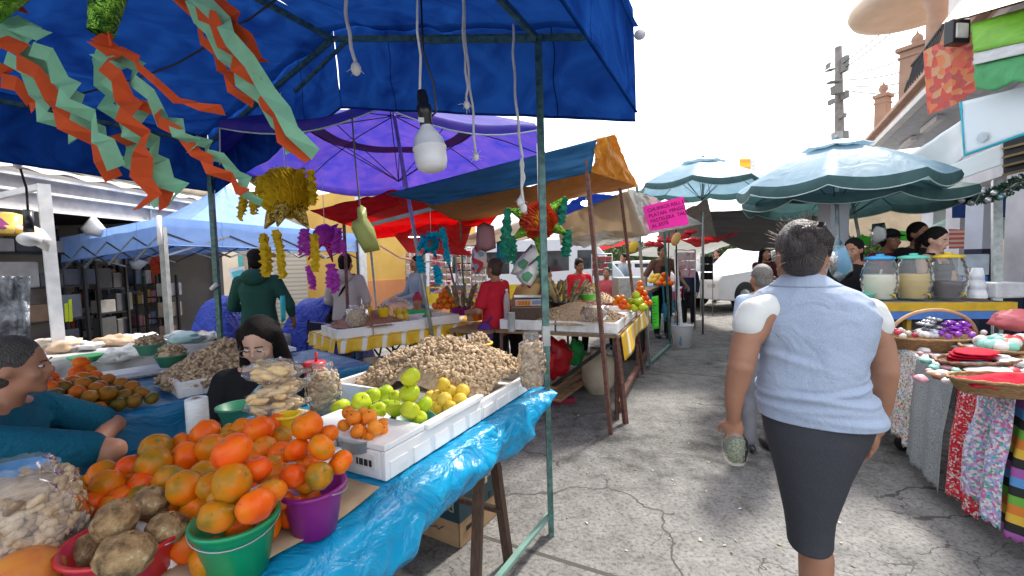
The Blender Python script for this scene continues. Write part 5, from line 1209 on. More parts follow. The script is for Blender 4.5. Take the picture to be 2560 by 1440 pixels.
def vfold(v):
    # drag folds: shallow creases gathering at the waist
    loc = v - w0; h_ = v.z; s_ = loc.x
    cr_ = 0
    for (z0, sl, wd_, am, x0, xr) in ((1.062, .16, .008, .006, -.05, .2), (1.035, -.10, .009, .007, .06, .2), (1.085, .05, .007, .004, .1, .12), (1.13, .3, .012, .005, .16, .1), (1.17, -.35, .012, .005, -.15, .1), (1.01, .05, .01, .006, -.14, .12), (1.3, -.5, .015, .004, .12, .12), (1.28, .5, .015, .004, -.14, .12), (.98, -.08, .01, .004, .05, .2)):
        d_ = h_ - (z0 + sl * (s_ - x0)); am *= 1.15; cr_ += am * math.exp(-(d_ / wd_) ** 2) * math.exp(-((s_ - x0) / xr) ** 2) - am * .7 * math.exp(-((d_ - wd_ * 1.8) / wd_) ** 2) * math.exp(-((s_ - x0) / xr) ** 2)
    n_ = V((loc.x, loc.y * 1.3, 0)); n_ = n_.normalized() if n_.length > .01 else V((0, -1, 0))
    return v + n_ * (cr_ + .004 * noise.noise(v * 9))
MB().loft(refine(rows, 7), 90, cap=False).build('vest', VEST, wm, fn=vfold, solid=.003)
m = MB(); m.loft(refine([row(676, 1966, 2050, .06, 2, .0), row(690, 1950, 2064, .073, 2), row(704, 1934, 2086, .083, 2), row(714, 1918, 2106, .09, 2)], 3), 60, cap=False); cO = m.build('collar', VEST, wm, solid=.004)
# seams of the vest: arm hole edges
SL = cloth_mat('white_eyelet_cotton', (.62, .62, .59), (.6, .6, .58), fine=150, bmp=.35, folds=9)
m = MB(); limb(m, [D(1945, 768, wd), D(1886, 784, wd - .005), D(1872, 812, wd - .01)], [.054, .054, .052], 20); m.build('sleeve', SL, wm, remesh=.007, smooth=2)
m = MB(); limb(m, [D(2100, 768, wd), D(2172, 784, wd - .005), D(2188, 812, wd - .01)], [.054, .054, .052], 20); m.build('sleeve', SL, wm, remesh=.007, smooth=2)
# skirt
SKT = cloth_mat('charcoal_skirt', (.05, .052, .06), (.034, .036, .043), fine=300, bmp=.25, folds=4)
rows = [row(1040, 1896, 2190, .165), row(1070, 1893, 2190, .17), row(1120, 1902, 2176, .175), row(1180, 1919, 2150, .17), row(1240, 1937, 2126, .16), row(1290, 1950, 2105, .145), row(1330, 1960, 2090, .13), row(1370, 1966, 2085, .12), row(1394, 1968, 2084, .118)]
def sfold(v):
    loc = v - w0; a = math.exp(-((loc.x - .045 - (.9 - v.z) * .02) / .012) ** 2) * .010 * min(1, max(0, (1.0 - v.z) * 3)) * (1 if loc.y < 0 else 0)
    return v + V((0, a, 0)) + V((loc.x, loc.y, 0)).normalized() * .006 * noise.noise(V((v.x * 6, v.y * 6, v.z * 2)))
MB().loft(refine(rows, 6), 80, cap=False).build('skirt', SKT, wm, fn=sfold, solid=.003)
MB().loft(refine([row(1100, 2050, 2172, .13, 2.2, .08), row(1200, 2050, 2140, .12, 2.2, .12), row(1285, 2035, 2105, .10, 2.2, .12)], 4), 50, cap=False).build('skirt_front_panel', SKT, wm, solid=.003)
# hair: swept up into a twist with flyaways
WHAIR = plain('dark_greying_hair', (.075, .06, .055), .45, anis=(50, 50, 8), bmp=1, bscale=4, bd=.02, c2=(.012, .01, .012))
m = MB(); m.ell(D(2004, 616, wd - .01), (.094, .102, .092), n=20, m=14); m.ell(D(2006, 650, wd - .035), (.080, .07, .062)); m.ell(D(2010, 594, wd - .085), (.066, .045, .046), Matrix.Rotation(.5, 3, 'Y')); m.ell(D(1985, 610, wd - .08), (.045, .04, .05)); m.ell(D(2035, 608, wd - .08), (.045, .04, .045))
for v in m.v: v += V((0, -.0, 0)) + (v - hc).normalized() * .006 * noise.noise(V((v.x * 60, v.y * 12, v.z * 20)))
m.v = [squeeze(v) for v in m.v]; m.build('hair', WHAIR, wm, remesh=.006, smooth=1)
m = MB()
for i in range(130):
    a = rnd.uniform(0, 2 * PI); z_ = rnd.uniform(-.5, 1.0); q = math.sqrt(max(0, 1 - z_ * z_))
    n_ = V((math.cos(a) * q, math.sin(a) * q, z_)); p = D(2004, 620, wd - .01) + V((n_.x * .094, n_.y * .1, n_.z * .09))
    t_ = n_.cross(Z).normalized() * rnd.choice((-1, 1)) * .6 + V((-.4, 0, .1)); L = rnd.uniform(.015, .035)
    m.tube([p - n_ * .004, p + t_ * L * .4 + n_ * .01, p + t_ * L * .8 + n_ * rnd.uniform(.01, .04), p + t_ * L + n_ * rnd.uniform(.0, .05)], [.0006, .0005, .0004, .0002], 4, False)
m.v = [squeeze(v) for v in m.v]; m.build('flyaway_hair', plain('backlit_hair', (.35, .27, .2), .4, bmp=0), wm)
m = MB()
for i in range(16):   # combed locks over the twist
    x0 = -.075 + i * .01; 
    m.tube([D(2004, 620, wd - .02) + V((x0 * 1.05, -.075 + abs(x0) * .3, -.03)), D(2004, 600, wd - .03) + V((x0, -.095 + abs(x0) * .3, .0)), D(2008, 588, wd - .06) + V((x0 * .6, -.065, .015)), D(2014, 582, wd - .06) + V((x0 * .25 + .02, -.05, .03))], [.004, .0065, .0065, .003], 6)
m.v = [squeeze(v) for v in m.v]; m.build('hair_twist', WHAIR, wm)
# bag of greens in her left hand
bgc = D(1838, 1118, wd + .03); t = thing('bag_of_greens', bgc - V((0, 0, .06)), 'small clear bag of chopped green cactus carried in the walking woman\'s left hand', 'bag')
m = MB().lathe([(.001, -.055), (.022, -.05), (.034, -.03), (.037, -.005), (.03, .025), (.018, .045), (.001, .05)], bgc, 20)
gm_, ntg, bb = new_mat('chopped_greens'); cg = coords(ntg); vv = N(ntg, 'ShaderNodeTexVoronoi'); vv.inputs['Scale'].default_value = 120; ntg.links.new(cg, vv.inputs['Vector'])
ntg.links.new(ramp(ntg, vv.outputs[0], [(.1, (.22, .24, .08)), (.6, (.06, .08, .02))]), bb.inputs['Base Color']); bump(ntg, bb, vv.outputs[0], .8, .005)
m.build('greens', gm_, t)
MB().lathe([(.001, -.062), (.026, -.056), (.04, -.034), (.043, -.004), (.036, .03), (.02, .055), (.010, .07), (.014, .085)], bgc, 28, wob=lambda a, z: 1 + .06 * math.sin(a * 5 + z * 50)).build('film', FILM, t)
# ------------------------------------------------------------------ generic builders for the stalls
def frameT(o, sdir):
    s_ = Vector(sdir).normalized(); q_ = V((-s_.y, s_.x, 0)); o = Vector((o.x, o.y, 0))
    return lambda u, v, z: o + s_ * u + q_ * v + V((0, 0, z))
def hexT(m, Tf, u0, u1, v0, v1, z0, z1):
    return m.hexa([Tf(u0, v0, z0), Tf(u1, v0, z0), Tf(u1, v1, z0), Tf(u0, v1, z0)], [Tf(u0, v0, z1), Tf(u1, v0, z1), Tf(u1, v1, z1), Tf(u0, v1, z1)])
def stall_table(Tf, u0, u1, v0, v1, z, label, legmat=RUST, legs=None, topmat=WOOD, name='market_table', trestle=False):
    t = thing(name, Tf((u0 + u1) / 2, (v0 + v1) / 2, 0), label, 'table')
    hexT(MB(), Tf, u0, u1, v0, v1, z - .03, z).build('tabletop', topmat, t)
    for (u, v) in legs or [(u0 + .05, v0 + .05), (u1 - .05, v0 + .05), (u0 + .05, v1 - .05), (u1 - .05, v1 - .05)]:
        MB().beam(Tf(u, v, z - .03), Tf(u, v, 0), .032).build('leg', legmat, t)
    MB().beam(Tf(u0 + .05, v0 + .05, z - .06), Tf(u1 - .05, v0 + .05, z - .06), .03).build('rail', legmat, t)
    MB().beam(Tf(u0 + .05, v1 - .05, z - .06), Tf(u1 - .05, v1 - .05, z - .06), .03).build('rail', legmat, t)
    return t
def cloth_over(Tf, u0, u1, v0, v1, z, hang, mat, label, sides='F', name='tablecloth', wr=.03, hang2=None):
    m = MB()
    m.grid(lambda a, b: Tf(u0 + (u1 - u0) * a, v0 + (v1 - v0) * b, z + .006), 10, 6)
    def skirt(pa, pb, out, h):
        m.grid(lambda a, b: pa.lerp(pb, a) + V((0, 0, .006 - h * b * (1 + .15 * noise.noise(Vector((a * 6, 1, pa.x)))))) + out * (.01 + b * (.03 + wr * math.sin(a * (pb - pa).length * 30) + wr * noise.noise(Vector((a * 9, b * 2, pa.x))))), 60, 8)
    s_ = (Tf(1, 0, 0) - Tf(0, 0, 0)); q_ = (Tf(0, 1, 0) - Tf(0, 0, 0))
    if 'F' in sides: skirt(Tf(u0, v0, z), Tf(u1, v0, z), -q_, hang)
    if 'R' in sides: skirt(Tf(u1, v0, z), Tf(u1, v1, z), s_, hang2 or hang)
    if 'L' in sides: skirt(Tf(u0, v0, z), Tf(u0, v1, z), -s_, hang2 or hang)
    if 'B' in sides: skirt(Tf(u0, v1, z), Tf(u1, v1, z), q_, hang)
    return tag(m.build(name, mat, solid=.002), label, 'tablecloth')
def pyramid(kind, px, py, d_, rpx, rows, label, group, name):
    """fruit stacked in a small pyramid, base centre at pixel"""
    r_ = rpx * d_ / FPX; b0 = D(px, py, d_)
    for k, n in enumerate(rows):
        for i in range(n):
            a = 2 * PI * i / n + k * .5; rr = r_ * (.0 if n == 1 else (1.0 / math.sin(PI / n) if n > 2 else 1.0)) * .98
            fruit(kind, b0 + V((rr * math.cos(a), rr * math.sin(a), r_ + k * r_ * 1.5)), r_, label, group, name=name, detail=False)
        if n >= 6: fruit(kind, b0 + V((0, 0, r_ + k * r_ * 1.5)), r_, label, group, name=name, detail=False)
def cone_heap(name, label, px, py, d_, rx, h, n, k=1.0, ry=None, cat='peanuts', mat=PEANUT):
    c = D(px, py, d_); ry = ry or rx; nb = Nuts(); nb.lathe([(1, 0), (.75, h * .4), (.4, h * .75), (.01, h * .95)], (0, 0, 0), 20)
    for v in nb.v: v.x *= rx; v.y *= ry
    for i in range(n):
        a = rnd.uniform(0, 6.28); q = math.sqrt(rnd.random()); nb.put(V((math.cos(a) * rx * q, math.sin(a) * ry * q, h * (1 - q) ** .8 + rnd.uniform(-.004, .01))), rrot(.6), k)
    nb.v = [v + c for v in nb.v]; return tag(nb.build(name, mat), label, cat, kind='stuff')

# ------------------------------------------------------------------ back table of the fruit sellers
pa, pb_ = P(258, 1049, .8), P(528, 993, .8); s2 = (pb_ - pa); s2.z = 0
T2 = frameT(pa, s2)
stall_table(T2, -1.6, 1.35, 0, .85, .8, 'second fruit table behind the sellers, under blue plastic', legmat=DWOOD)
tag(MB().grid(lambda a, b: (T2(-1.62 + 3.0 * a, .87 - .88 * b / .6, .806 + .004 * noise.noise(Vector((a * 20, b * 9, 2)))) if b < .6 else T2(-1.62 + 3.0 * a, -.012 - .05 * (b - .6) - .02 * noise.noise(Vector((a * 14, b * 3, 8))) * (b - .6) * 3, .806 - .45 * (b - .6) / .4)), 90, 30).build('plastic_sheet', tarp_mat('deep_cyan_plastic', (.01, .2, .42), (.008, .15, .33), .15, .3, 6, .6, bd=.04, spec=.5), solid=.0015), 'darker blue plastic sheet hanging from the table behind the sellers', 'table cover')
T2b = lambda u, v, z: T2(u, v, z)
tr = tray(.3, .92, .06, .5, .81, .085, 'white foam tray under the peanut heap behind the young woman', Tf=T2b, group='foam trays on the back table')
c_ = T2(.6, .34, .82)
nb = Nuts()
for i in range(1500):
    a = rnd.uniform(0, 6.28); q = math.sqrt(rnd.random()); nb.put(c_ + V((math.cos(a) * .34 * q, math.sin(a) * .36 * q, .03 + .21 * (1 - q) ** .85 + rnd.uniform(-.006, .01))), rrot(.6), 1.1)
nb.lathe([(.33, 0), (.25, .1), (.12, .18), (.01, .21)], c_, 20)
tag(nb.build('peanut_heap', PEANUT), 'peanut heap on the back table, with two green buckets on it', 'peanuts', kind='stuff')
for px, py, dd, lb in ((430, 915, 2.75, 'dark green bucket of peanuts sunk in the back heap, nearer of the two'), (378, 886, 3.0, 'dark green bowl of peanuts on the back heap, farther of the two')):
    b_ = D(px, py, dd); bucket('bucket', b_, .085, .06, .075, DGRN, lb, handle=False); mound(b_ + V((0, 0, .065)), .082, .06, 90, 'peanut_fill', 'peanuts filling the ' + lb.split(' of peanuts')[0] + (' nearer' if px > 400 else ' farther') + ' on the back heap')
# greenish mandarins: a broad bank
n_ = 0
for j in range(8):
    for i in range(13 - j):
        if n_ > 110: break
        u = -.62 + i * .068 + j * .034; v = .06 + (j % 5) * .075 + rnd.uniform(-.01, .01); z = .845 + (.0 if j < 5 else .055) + .018 * (j % 5)
        if j >= 5: v += .03
        fruit('dark', T2(u + rnd.uniform(-.008, .008), v, z), .036 * rnd.uniform(.9, 1.1), 'greenish brown mandarin in the bank piled on the back table', 'greenish mandarins on the back table', name='mandarin', detail=False); n_ += 1
for (px, py, rp, dd), lb in zip([(203, 907, 18, 2.45), (192, 931, 17, 2.4), (222, 926, 16, 2.45), (207, 945, 18, 2.38), (237, 941, 16, 2.42), (180, 957, 20, 2.3), (105, 922, 19, 2.2), (126, 945, 17, 2.2), (108, 955, 18, 2.15), (145, 960, 15, 2.2), (125, 968, 17, 2.1), (225, 955, 16, 2.35), (160, 968, 17, 2.2)],
        ['bright tangerine topmost on the small pyramid of the back table'] + ['bright tangerine in the small pyramid on the back table'] * 5 + ['bright tangerine topmost of the pile right of the grey haired woman\'s face'] + ['bright tangerine in the pile by the grey haired woman\'s face'] * 4 + ['bright tangerine in the small pyramid on the back table'] * 2):
    fruit('far', D(px, py, dd), rp * dd / FPX, lb, 'bright tangerines on the back table', name='tangerine', detail=False)
for (u, v) in [(-.75 + .07 * i, .1 + .07 * j) for i in range(7) for j in range(6)]: 
    if v > .3 or u < -.66: fruit('far', T2(u, v + .2, .845), .037, 'bright tangerine in the low row at the back of the second table', 'bright tangerines on the back table', name='tangerine', detail=False)
t = thing('board', T2(.2, .87, .81), 'long white board along the far edge of the back table', 'board')
hexT(MB(), T2, -1.2, 1.2, .8, 1.0, .83, .855).build('plank', WHITEP, t)
# white pole carrying the store awning, lamp beside it
t = thing('post', P(160, 1000, 0), 'thick white square post in front of the store, lit by the sun', 'post')
MB().beam(D(108, 462, 4.0), D(162, 1010, 4.0), .085).build('shaft', WHITEP, t)
MB().beam(D(-40, 500, 3.9), D(104, 466, 4.0), .05).build('arm', WHITEP, t)

# garments table farther left
T3 = frameT(D(-40, 700, 3.3), D(400, 700, 4.2) - D(-40, 700, 3.3))
stall_table(T3, -.6, 2.3, 0, .8, .8, 'low table covered in white cloth and folded goods in front of the store', legmat=DARKM)
cloth_over(T3, -.62, 2.32, -.01, .81, .8, .2, WHT, 'white sheet on the table in front of the store')
cols = [(.7, .68, .62), (.65, .45, .3), (.3, .45, .45), (.75, .72, .68), (.5, .5, .55), (.8, .78, .74), (.6, .5, .4), (.35, .4, .45)]
for i in range(22):
    u = rnd.uniform(-.4, 2.2); v = rnd.uniform(.1, .7); c = T3(u, v, .85); mm = C(cols[i % 8], .9, bmp=.6, bscale=30)
    m = MB().ell((0, 0, 0), (rnd.uniform(.1, .2), rnd.uniform(.08, .14), rnd.uniform(.035, .07)), Matrix.Rotation(rnd.uniform(0, 3), 3, 'Z'), 22, 12, bumpy=.5, seed=i)
    m.v = [v_ + c for v_ in m.v]; tag(m.build('folded_garment', mm), 'crumpled folded garment heaped on the white covered table', 'garment', 'garments on the white table')
for px, py, w_ in ((75, 880, .1), (60, 895, .08)):
    m = MB().ell(D(px, py, 3.3), (.08, .06, .05), n=16, m=10, bumpy=.5, seed=px); tag(m.build('neon_bag', C((.75, .85, .02), .5)), 'neon yellow plastic bag on the garments table' + (', upper of the two' if px == 75 else ', lower of the two'), 'bag')
t = thing('bowl', D(215, 905, 3.4), 'bright green plastic bowl behind the tangerine pyramid', 'bowl'); MB().lathe([(.001, 0), (.06, 0), (.11, .05), (.105, .05), (.055, .005)], D(215, 905, 3.4), 20).build('shell', C((.05, .5, .15), .4), t)
for k, (px, py) in enumerate(((290, 888), (330, 880), (258, 893))):
    m = MB().ell(D(px, py, 3.9), (.16, .1, .06), n=20, m=12, bumpy=.6, seed=k * 5); tag(m.build('white_sack', C((.78, .78, .76), .7, bmp=.6)), ['rumpled white plastic sack in front of the store opening', 'rumpled white sack farthest right on the garments table', 'small rumpled white sack left of the other two'][k], 'sack')

# ------------------------------------------------------------------ store on the left
def SF(px): return 6.2 + (px / 420.0) * 2.4
def SP(px, z, dd=0):
    d_ = SF(px) + dd; p = D(px, 600, d_); p.z = z; return p
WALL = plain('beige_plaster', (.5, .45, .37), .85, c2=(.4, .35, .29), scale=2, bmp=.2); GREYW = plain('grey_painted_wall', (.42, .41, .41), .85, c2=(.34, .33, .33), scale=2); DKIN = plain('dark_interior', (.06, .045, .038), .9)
bl = thing('store_building', SP(250, 0, 2), 'beige store with open dark shopfront, gutter and metal awning on the left', 'building')
fdir = (SP(560, 0) - SP(-300, 0)); fdir.z = 0; fn_ = V((-fdir.y, fdir.x, 0)).normalized()   # away from the street
TS = frameT(SP(-300, 0), fdir); Ls = fdir.length
def us(px): p = SP(px, 0) - SP(-300, 0); return p.length * (1 if px > -300 else -1)
hexT(MB(), TS, -6, Ls, 0, .25, 2.5, 4.3).build('upper_wall', GREYW, bl)
hexT(MB(), TS, us(545), Ls + .4, 0, .25, 0, 2.5).build('pillar', WALL, bl)
hexT(MB(), TS, -6, us(-60), 0, .25, 0, 2.5).build('pillar', WALL, bl)
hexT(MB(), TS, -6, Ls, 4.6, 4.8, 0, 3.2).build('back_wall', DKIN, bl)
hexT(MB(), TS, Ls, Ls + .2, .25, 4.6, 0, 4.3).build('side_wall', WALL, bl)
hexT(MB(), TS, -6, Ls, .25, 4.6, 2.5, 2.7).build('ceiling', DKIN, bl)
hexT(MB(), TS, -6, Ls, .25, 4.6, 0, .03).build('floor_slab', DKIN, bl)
hexT(MB(), TS, -6, Ls, -.06, 0, 2.42, 2.56).build('lintel', GREYW, bl)
gz = 3.02; MB().tube([TS(-6, -.35, gz), TS(Ls + 1, -.35, gz)], .16, 20).build('gutter', plain('cream_gutter', (.62, .56, .46), .6), bl)
m = MB(); n = 90
vs = []
for i in range(n + 1):
    u = -3 + (us(395) + 3) * i / n; zz = .02 * math.sin(i * 1.05)
    vs += [TS(u, -.2, 2.86 + zz), TS(u, -1.15, 2.62 + zz)]
m.add(vs, [(2 * i, 2 * i + 1, 2 * i + 3, 2 * i + 2) for i in range(n)]); m.build('corrugated_awning', plain('pale_zinc', (.6, .59, .57), .5, .1), bl, solid=.004)
for z_, v_ in ((2.56, -1.1), (2.4, -1.05), (2.2, -1.02)): MB().beam(TS(-3, v_, z_), TS(us(395), v_, z_), .03).build('awning_rail', WHITEP, bl)
for px in (30, 230, 300, 360): MB().beam(TS(us(px), -1.05, 2.6), TS(us(px), -1.03, 2.15), .025).build('awning_post', GALV, bl)
hexT(MB(), TS, -3, us(395), -1.0, -.98, 2.2, 2.56).build('fascia_board', plain('lilac_grey_board', (.44, .42, .42), .8), bl)
# shelves of goods inside
gc = [(.55, .1, .05), (.65, .5, .35), (.2, .25, .4), (.6, .6, .58), (.5, .32, .05), (.12, .3, .2), (.5, .2, .25), (.25, .18, .12), (.6, .35, .2), (.1, .1, .12)]
def rack(u0, u1, v, z0, zs, label, fr_=DARKM, group=None, deep=.35, gl='packaged goods standing on the dark store shelves', gname='goods on the store shelves', palette=gc, sz=(.06, .16), fill=1.0):
    t = thing('shelf_unit', TS((u0 + u1) / 2, v, 0), label, 'shelf', group)
    for u in (u0, u1):
        for q in (0, deep): MB().beam(TS(u, v + q, z0), TS(u, v + q, zs[-1] + .35), .035).build('upright', fr_, t)
    for z in zs:
        hexT(MB(), TS, u0, u1, v, v + deep, z - .02, z).build('shelf_board', fr_, t)
        u = u0 + .05
        while u < u1 - .12:
            w_ = rnd.uniform(*sz)
            if rnd.random() < fill:
                h_ = rnd.uniform(.14, .34); m = MB(); hexT(m, TS, u, u + w_, v + .03, v + .2, z + .001, z + h_); 
                tag(m.build('package', C(palette[rnd.randrange(len(palette))], .6), bev=.012), gl, 'package', gname)
            u += w_ + .015
u1_, u2_, u3_ = us(300), us(420), us(540)
rack(u1_, u2_, 2.2, 0, (.35, .8, 1.25, 1.7), 'dark shelf unit deep inside the store, left of the tent leg'); rack(u2_ + .1, u3_, 1.4, 0, (.35, .8, 1.2, 1.6, 2.0), 'dark shelf unit inside the store, right of the tent leg')
rack(us(-260), us(-30), -.3, 0, (.4, .85, 1.3, 1.75), 'steel shelf unit at the left edge with wrapped goods', fr_=DARKM, gl='grey plastic wrapped bundle on the pale shelf', gname='wrapped bundles on the pale shelves', palette=[(.1, .1, .11), (.22, .23, .24), (.3, .18, .1), (.5, .48, .45)], sz=(.2, .45))
rack(us(120), us(215), .4, 0, (.4, .8, 1.2, 1.6), 'dark shelf unit of folded bags beside the white post', fr_=DARKM, gl='folded dark bag on the shelf beside the white post', gname='folded bags by the white post', palette=[(.1, .1, .1), (.45, .42, .38), (.16, .15, .14), (.55, .5, .4)], sz=(.15, .3))
rack(us(150), us(195), -.6, 0, (.3, .7, 1.05), 'small rack of stacked paper bags beside the store opening', fr_=DARKM, gl='stack of paper bags on the small rack', gname='paper bag stacks', palette=[(.6, .45, .3), (.7, .6, .5), (.55, .35, .25)], sz=(.2, .35))
for k, px in enumerate((170, 180)):
    tag(MB().hexa([D(px - 7, 805, 5.4), D(px + 2, 803, 5.4), D(px + 2, 803, 5.42), D(px - 7, 805, 5.42)], [D(px - 9, 760 - k * 10, 5.4), D(px - 1, 757 - k * 10, 5.4), D(px - 1, 757 - k * 10, 5.42), D(px - 9, 760 - k * 10, 5.42)]).build('neon_strip', C((.75, .9, .02), .5)), 'neon yellow strip hanging on the tent leg, ' + ('shorter left one' if k == 0 else 'longer right one'), 'strip')
SILV = plain('crinkled_silver_plastic', (.3, .32, .35), .25, c2=(.12, .13, .15), scale=9, bmp=1, bscale=14, bd=.05)
t = thing('plastic_cover', D(30, 860, 4.6), 'crinkled grey plastic sheet hanging at the far left over the goods', 'plastic cover')
MB().grid(lambda a, b: D(-30 + 105 * a, 690 + 175 * b, 4.6 + .06 * noise.noise(Vector((a * 5, b * 4, 1))) * 2), 20, 20).build('sheet', SILV, t, solid=.003)
hang_bag([(200, 572), (232, 534), (268, 575), (255, 592), (215, 588)], 5.6, C((.7, .69, .68), .4, bmp=.5), 'translucent white bag hanging over the store opening', th=.05)
hang_bag([(45, 575), (75, 560), (110, 575), (130, 600), (120, 630), (80, 610), (60, 600)], 3.8, C((.72, .72, .71), .4, bmp=.5), 'rumpled white plastic bag hanging beside the white post', th=.05)
hang_bag([(320, 652), (345, 648), (372, 655), (350, 675), (330, 672)], 6.4, C((.7, .66, .62), .4, bmp=.5), 'small white bag hanging below the blue tent', th=.05)
for k, (px, py) in enumerate(((395, 655), (398, 668))): m = MB(); frill_ball(m, D(px, py, 6.3), .06, 90, .05); m.ell(D(px, py, 6.3), .05); tag(m.build('paper_flower', P_RED), 'orange red paper flower hanging in the store mouth, ' + ('upper' if k == 0 else 'lower'), 'paper flower')
t = thing('sequined_hat', D(25, 580, 3.6), 'golden decorated hat hanging at the far left, dotted purple', 'hat')
MB().lathe([(.16, -.07), (.17, -.02), (.12, .0), (.11, .09), (.05, .11), (.001, .11)], D(15, 565, 3.6), 28).build('hat', patches_mat('gold_sequins', [(.6, .4, .05), (.5, .3, .04), (.25, .02, .15), (.7, .5, .1)], 18, .3), t)
lt = thing('hanging_lamp', D(72, 615, 3.4), 'white bulb in black socket hanging left of the white post', 'lamp')
MB().tube([D(35, 250, 3.0), D(38, 380, 3.2), D(66, 470, 3.3), D(70, 530, 3.4)], .008, 6).build('cord', BLACKP, lt); MB().tube([D(70, 525, 3.4), D(72, 580, 3.4)], .03, 12).build('socket', BLACKP, lt); MB().ell(D(73, 598, 3.4), (.07, .07, .055)).build('bulb', C((.75, .75, .73), .3, bmp=0), lt)
rope([D(38, 250, 3.0), D(40, 330, 3.05), D(44, 410, 3.1)], .01, 'grey rope knotted to the canopy frame at the far left')
# blue folding tent
TBL = tarp_mat('light_blue_tent', (.3, .46, .8), (.22, .38, .72), .35, .6, 3, .3); 
tt = thing('folding_tent', gp(430, 6), 'light blue pop up tent with silver legs in front of the store', 'tent')
A_, B_, Cc, Dd = D(150, 612, 6.0), D(405, 563, 5.1), D(892, 597, 8.0), D(620, 598, 9.2); pk = D(560, 462, 7.0)
def tri(a, b, c, n=14):
    m = MB()
    def f(u, v):
        e = a.lerp(b, u); p = e.lerp(c, v); s_ = math.sin(PI * v) * .16; return p - V((0, 0, s_ * (1 - .3 * math.sin(PI * u)))) + V((0, 0, .02 * noise.noise(Vector((u * 6, v * 5, a.x)))))
    return m.grid(f, n * 2, n)
for a, b in ((A_, B_), (B_, Cc), (Cc, Dd), (Dd, A_)): tri(a, b, pk).build('roof_panel', TBL, tt)
for a, b, h0, h1 in ((A_, B_, .25, .24), (B_, Cc, .24, .24), (Cc, Dd, .24, .24), (Dd, A_, .24, .25)): valance(a - V((0, 0, .03)), b - V((0, 0, .03)), h0, h1, .02, a.x, TBL, tt, 40, .02)
for p, mt, w_ in ((A_, DARKM, .04), (B_, GALV, .06), (Cc, DARKM, .04), (Dd, DARKM, .04)): q = V((p.x, p.y, 0)); MB().beam(p - V((0, 0, .02)), q, w_).build('leg', mt, tt)
for a, b in ((A_, B_), (B_, Cc), (Cc, Dd), (Dd, A_)):
    for k in range(4):
        p0 = a.lerp(b, k / 4); p1 = a.lerp(b, (k + 1) / 4)
        MB().beam(p0 - V((0, 0, .08)), p1 - V((0, 0, .36)), .02).build('truss_bar', DARKM, tt); MB().beam(p0 - V((0, 0, .36)), p1 - V((0, 0, .08)), .02).build('truss_bar', GALV, tt)
MB().tube([D(397, 540, 5.06), D(400, 612, 5.02)], .025, 8).build('white_tie', WHITEROPE, tt)
# roller shutters wall and ochre house behind
SHUT = stripes_mat('ribbed_shutter', [(.62, .6, .52), (.68, .66, .58), (.66, .64, .56), (.45, .43, .38)], 2, 9, .6)
def facade(name, label, pxa, da, pxb, db, parts, wallm, h=3.4, th=.3):
    a = D(pxa, 640, da); b = D(pxb, 640, db); Tf = frameT(a, b - a); Lf = (V((b.x, b.y, 0)) - V((a.x, a.y, 0))).length
    t = thing(name, Tf(Lf / 2, th, 0), label, 'building'); hexT(MB(), Tf, 0, Lf, 0, 4, 0, h).build('wall', wallm, t)
    for nm, f0, f1, z0, z1, mt, dp in parts: hexT(MB(), Tf, Lf * f0, Lf * f1, -dp, .001, z0, z1).build(nm, mt, t, bev=.004)
    return t
facade('shuttered_shop', 'pale shop front with closed ribbed roller shutters behind the pinatas', 575, 11, 885, 12.5, [('roller_shutter', .32, .66, 0, 2.3, SHUT, .04), ('roller_shutter', .7, .97, 0, 2.3, SHUT, .045), ('pilaster', .66, .7, 0, 2.8, WHITEP, .1), ('pilaster', .28, .32, 0, 2.8, WHITEP, .1), ('poster', .02, .09, .9, 1.8, C((.1, .55, .6), .6), .05)], plain('pinkish_wall', (.55, .47, .4), .85, c2=(.45, .38, .33), scale=3), 3.0)
OCH = plain('ochre_wall', (.75, .48, .12), .85, c2=(.66, .4, .09), scale=2); ORW = plain('orange_wall_base', (.7, .3, .12), .85, c2=(.6, .24, .1), scale=2)
facade('ochre_house', 'yellow ochre house with orange lower wall and dark doorway', 893, 10.5, 1190, 14, [('lower_wall', 0, .995, 0, 1.1, ORW, .03), ('pilaster', .0, .04, 0, 3.3, WHITEP, .12), ('doorway', .42, .62, 0, 2.2, plain('dark_ochre', (.28, .17, .06), .8), .05), ('window', .72, .9, 1.0, 2.1, C((.35, .22, .08), .5), .05), ('cornice', 0, 1, 3.1, 3.3, C((.7, .6, .4), .8), .15)], OCH, 3.3)
facade('far_building', 'low cream building closing the view behind the van', 1150, 26, 1960, 24, [('door', .3, .36, 0, 2.2, DARKM, .05), ('window', .45, .52, 1, 2, DARKM, .05), ('window', .6, .67, 1, 2, DARKM, .05), ('window', .15, .24, 1, 2, DARKM, .05)], plain('cream_far_wall', (.5, .46, .4), .9), 2.6)
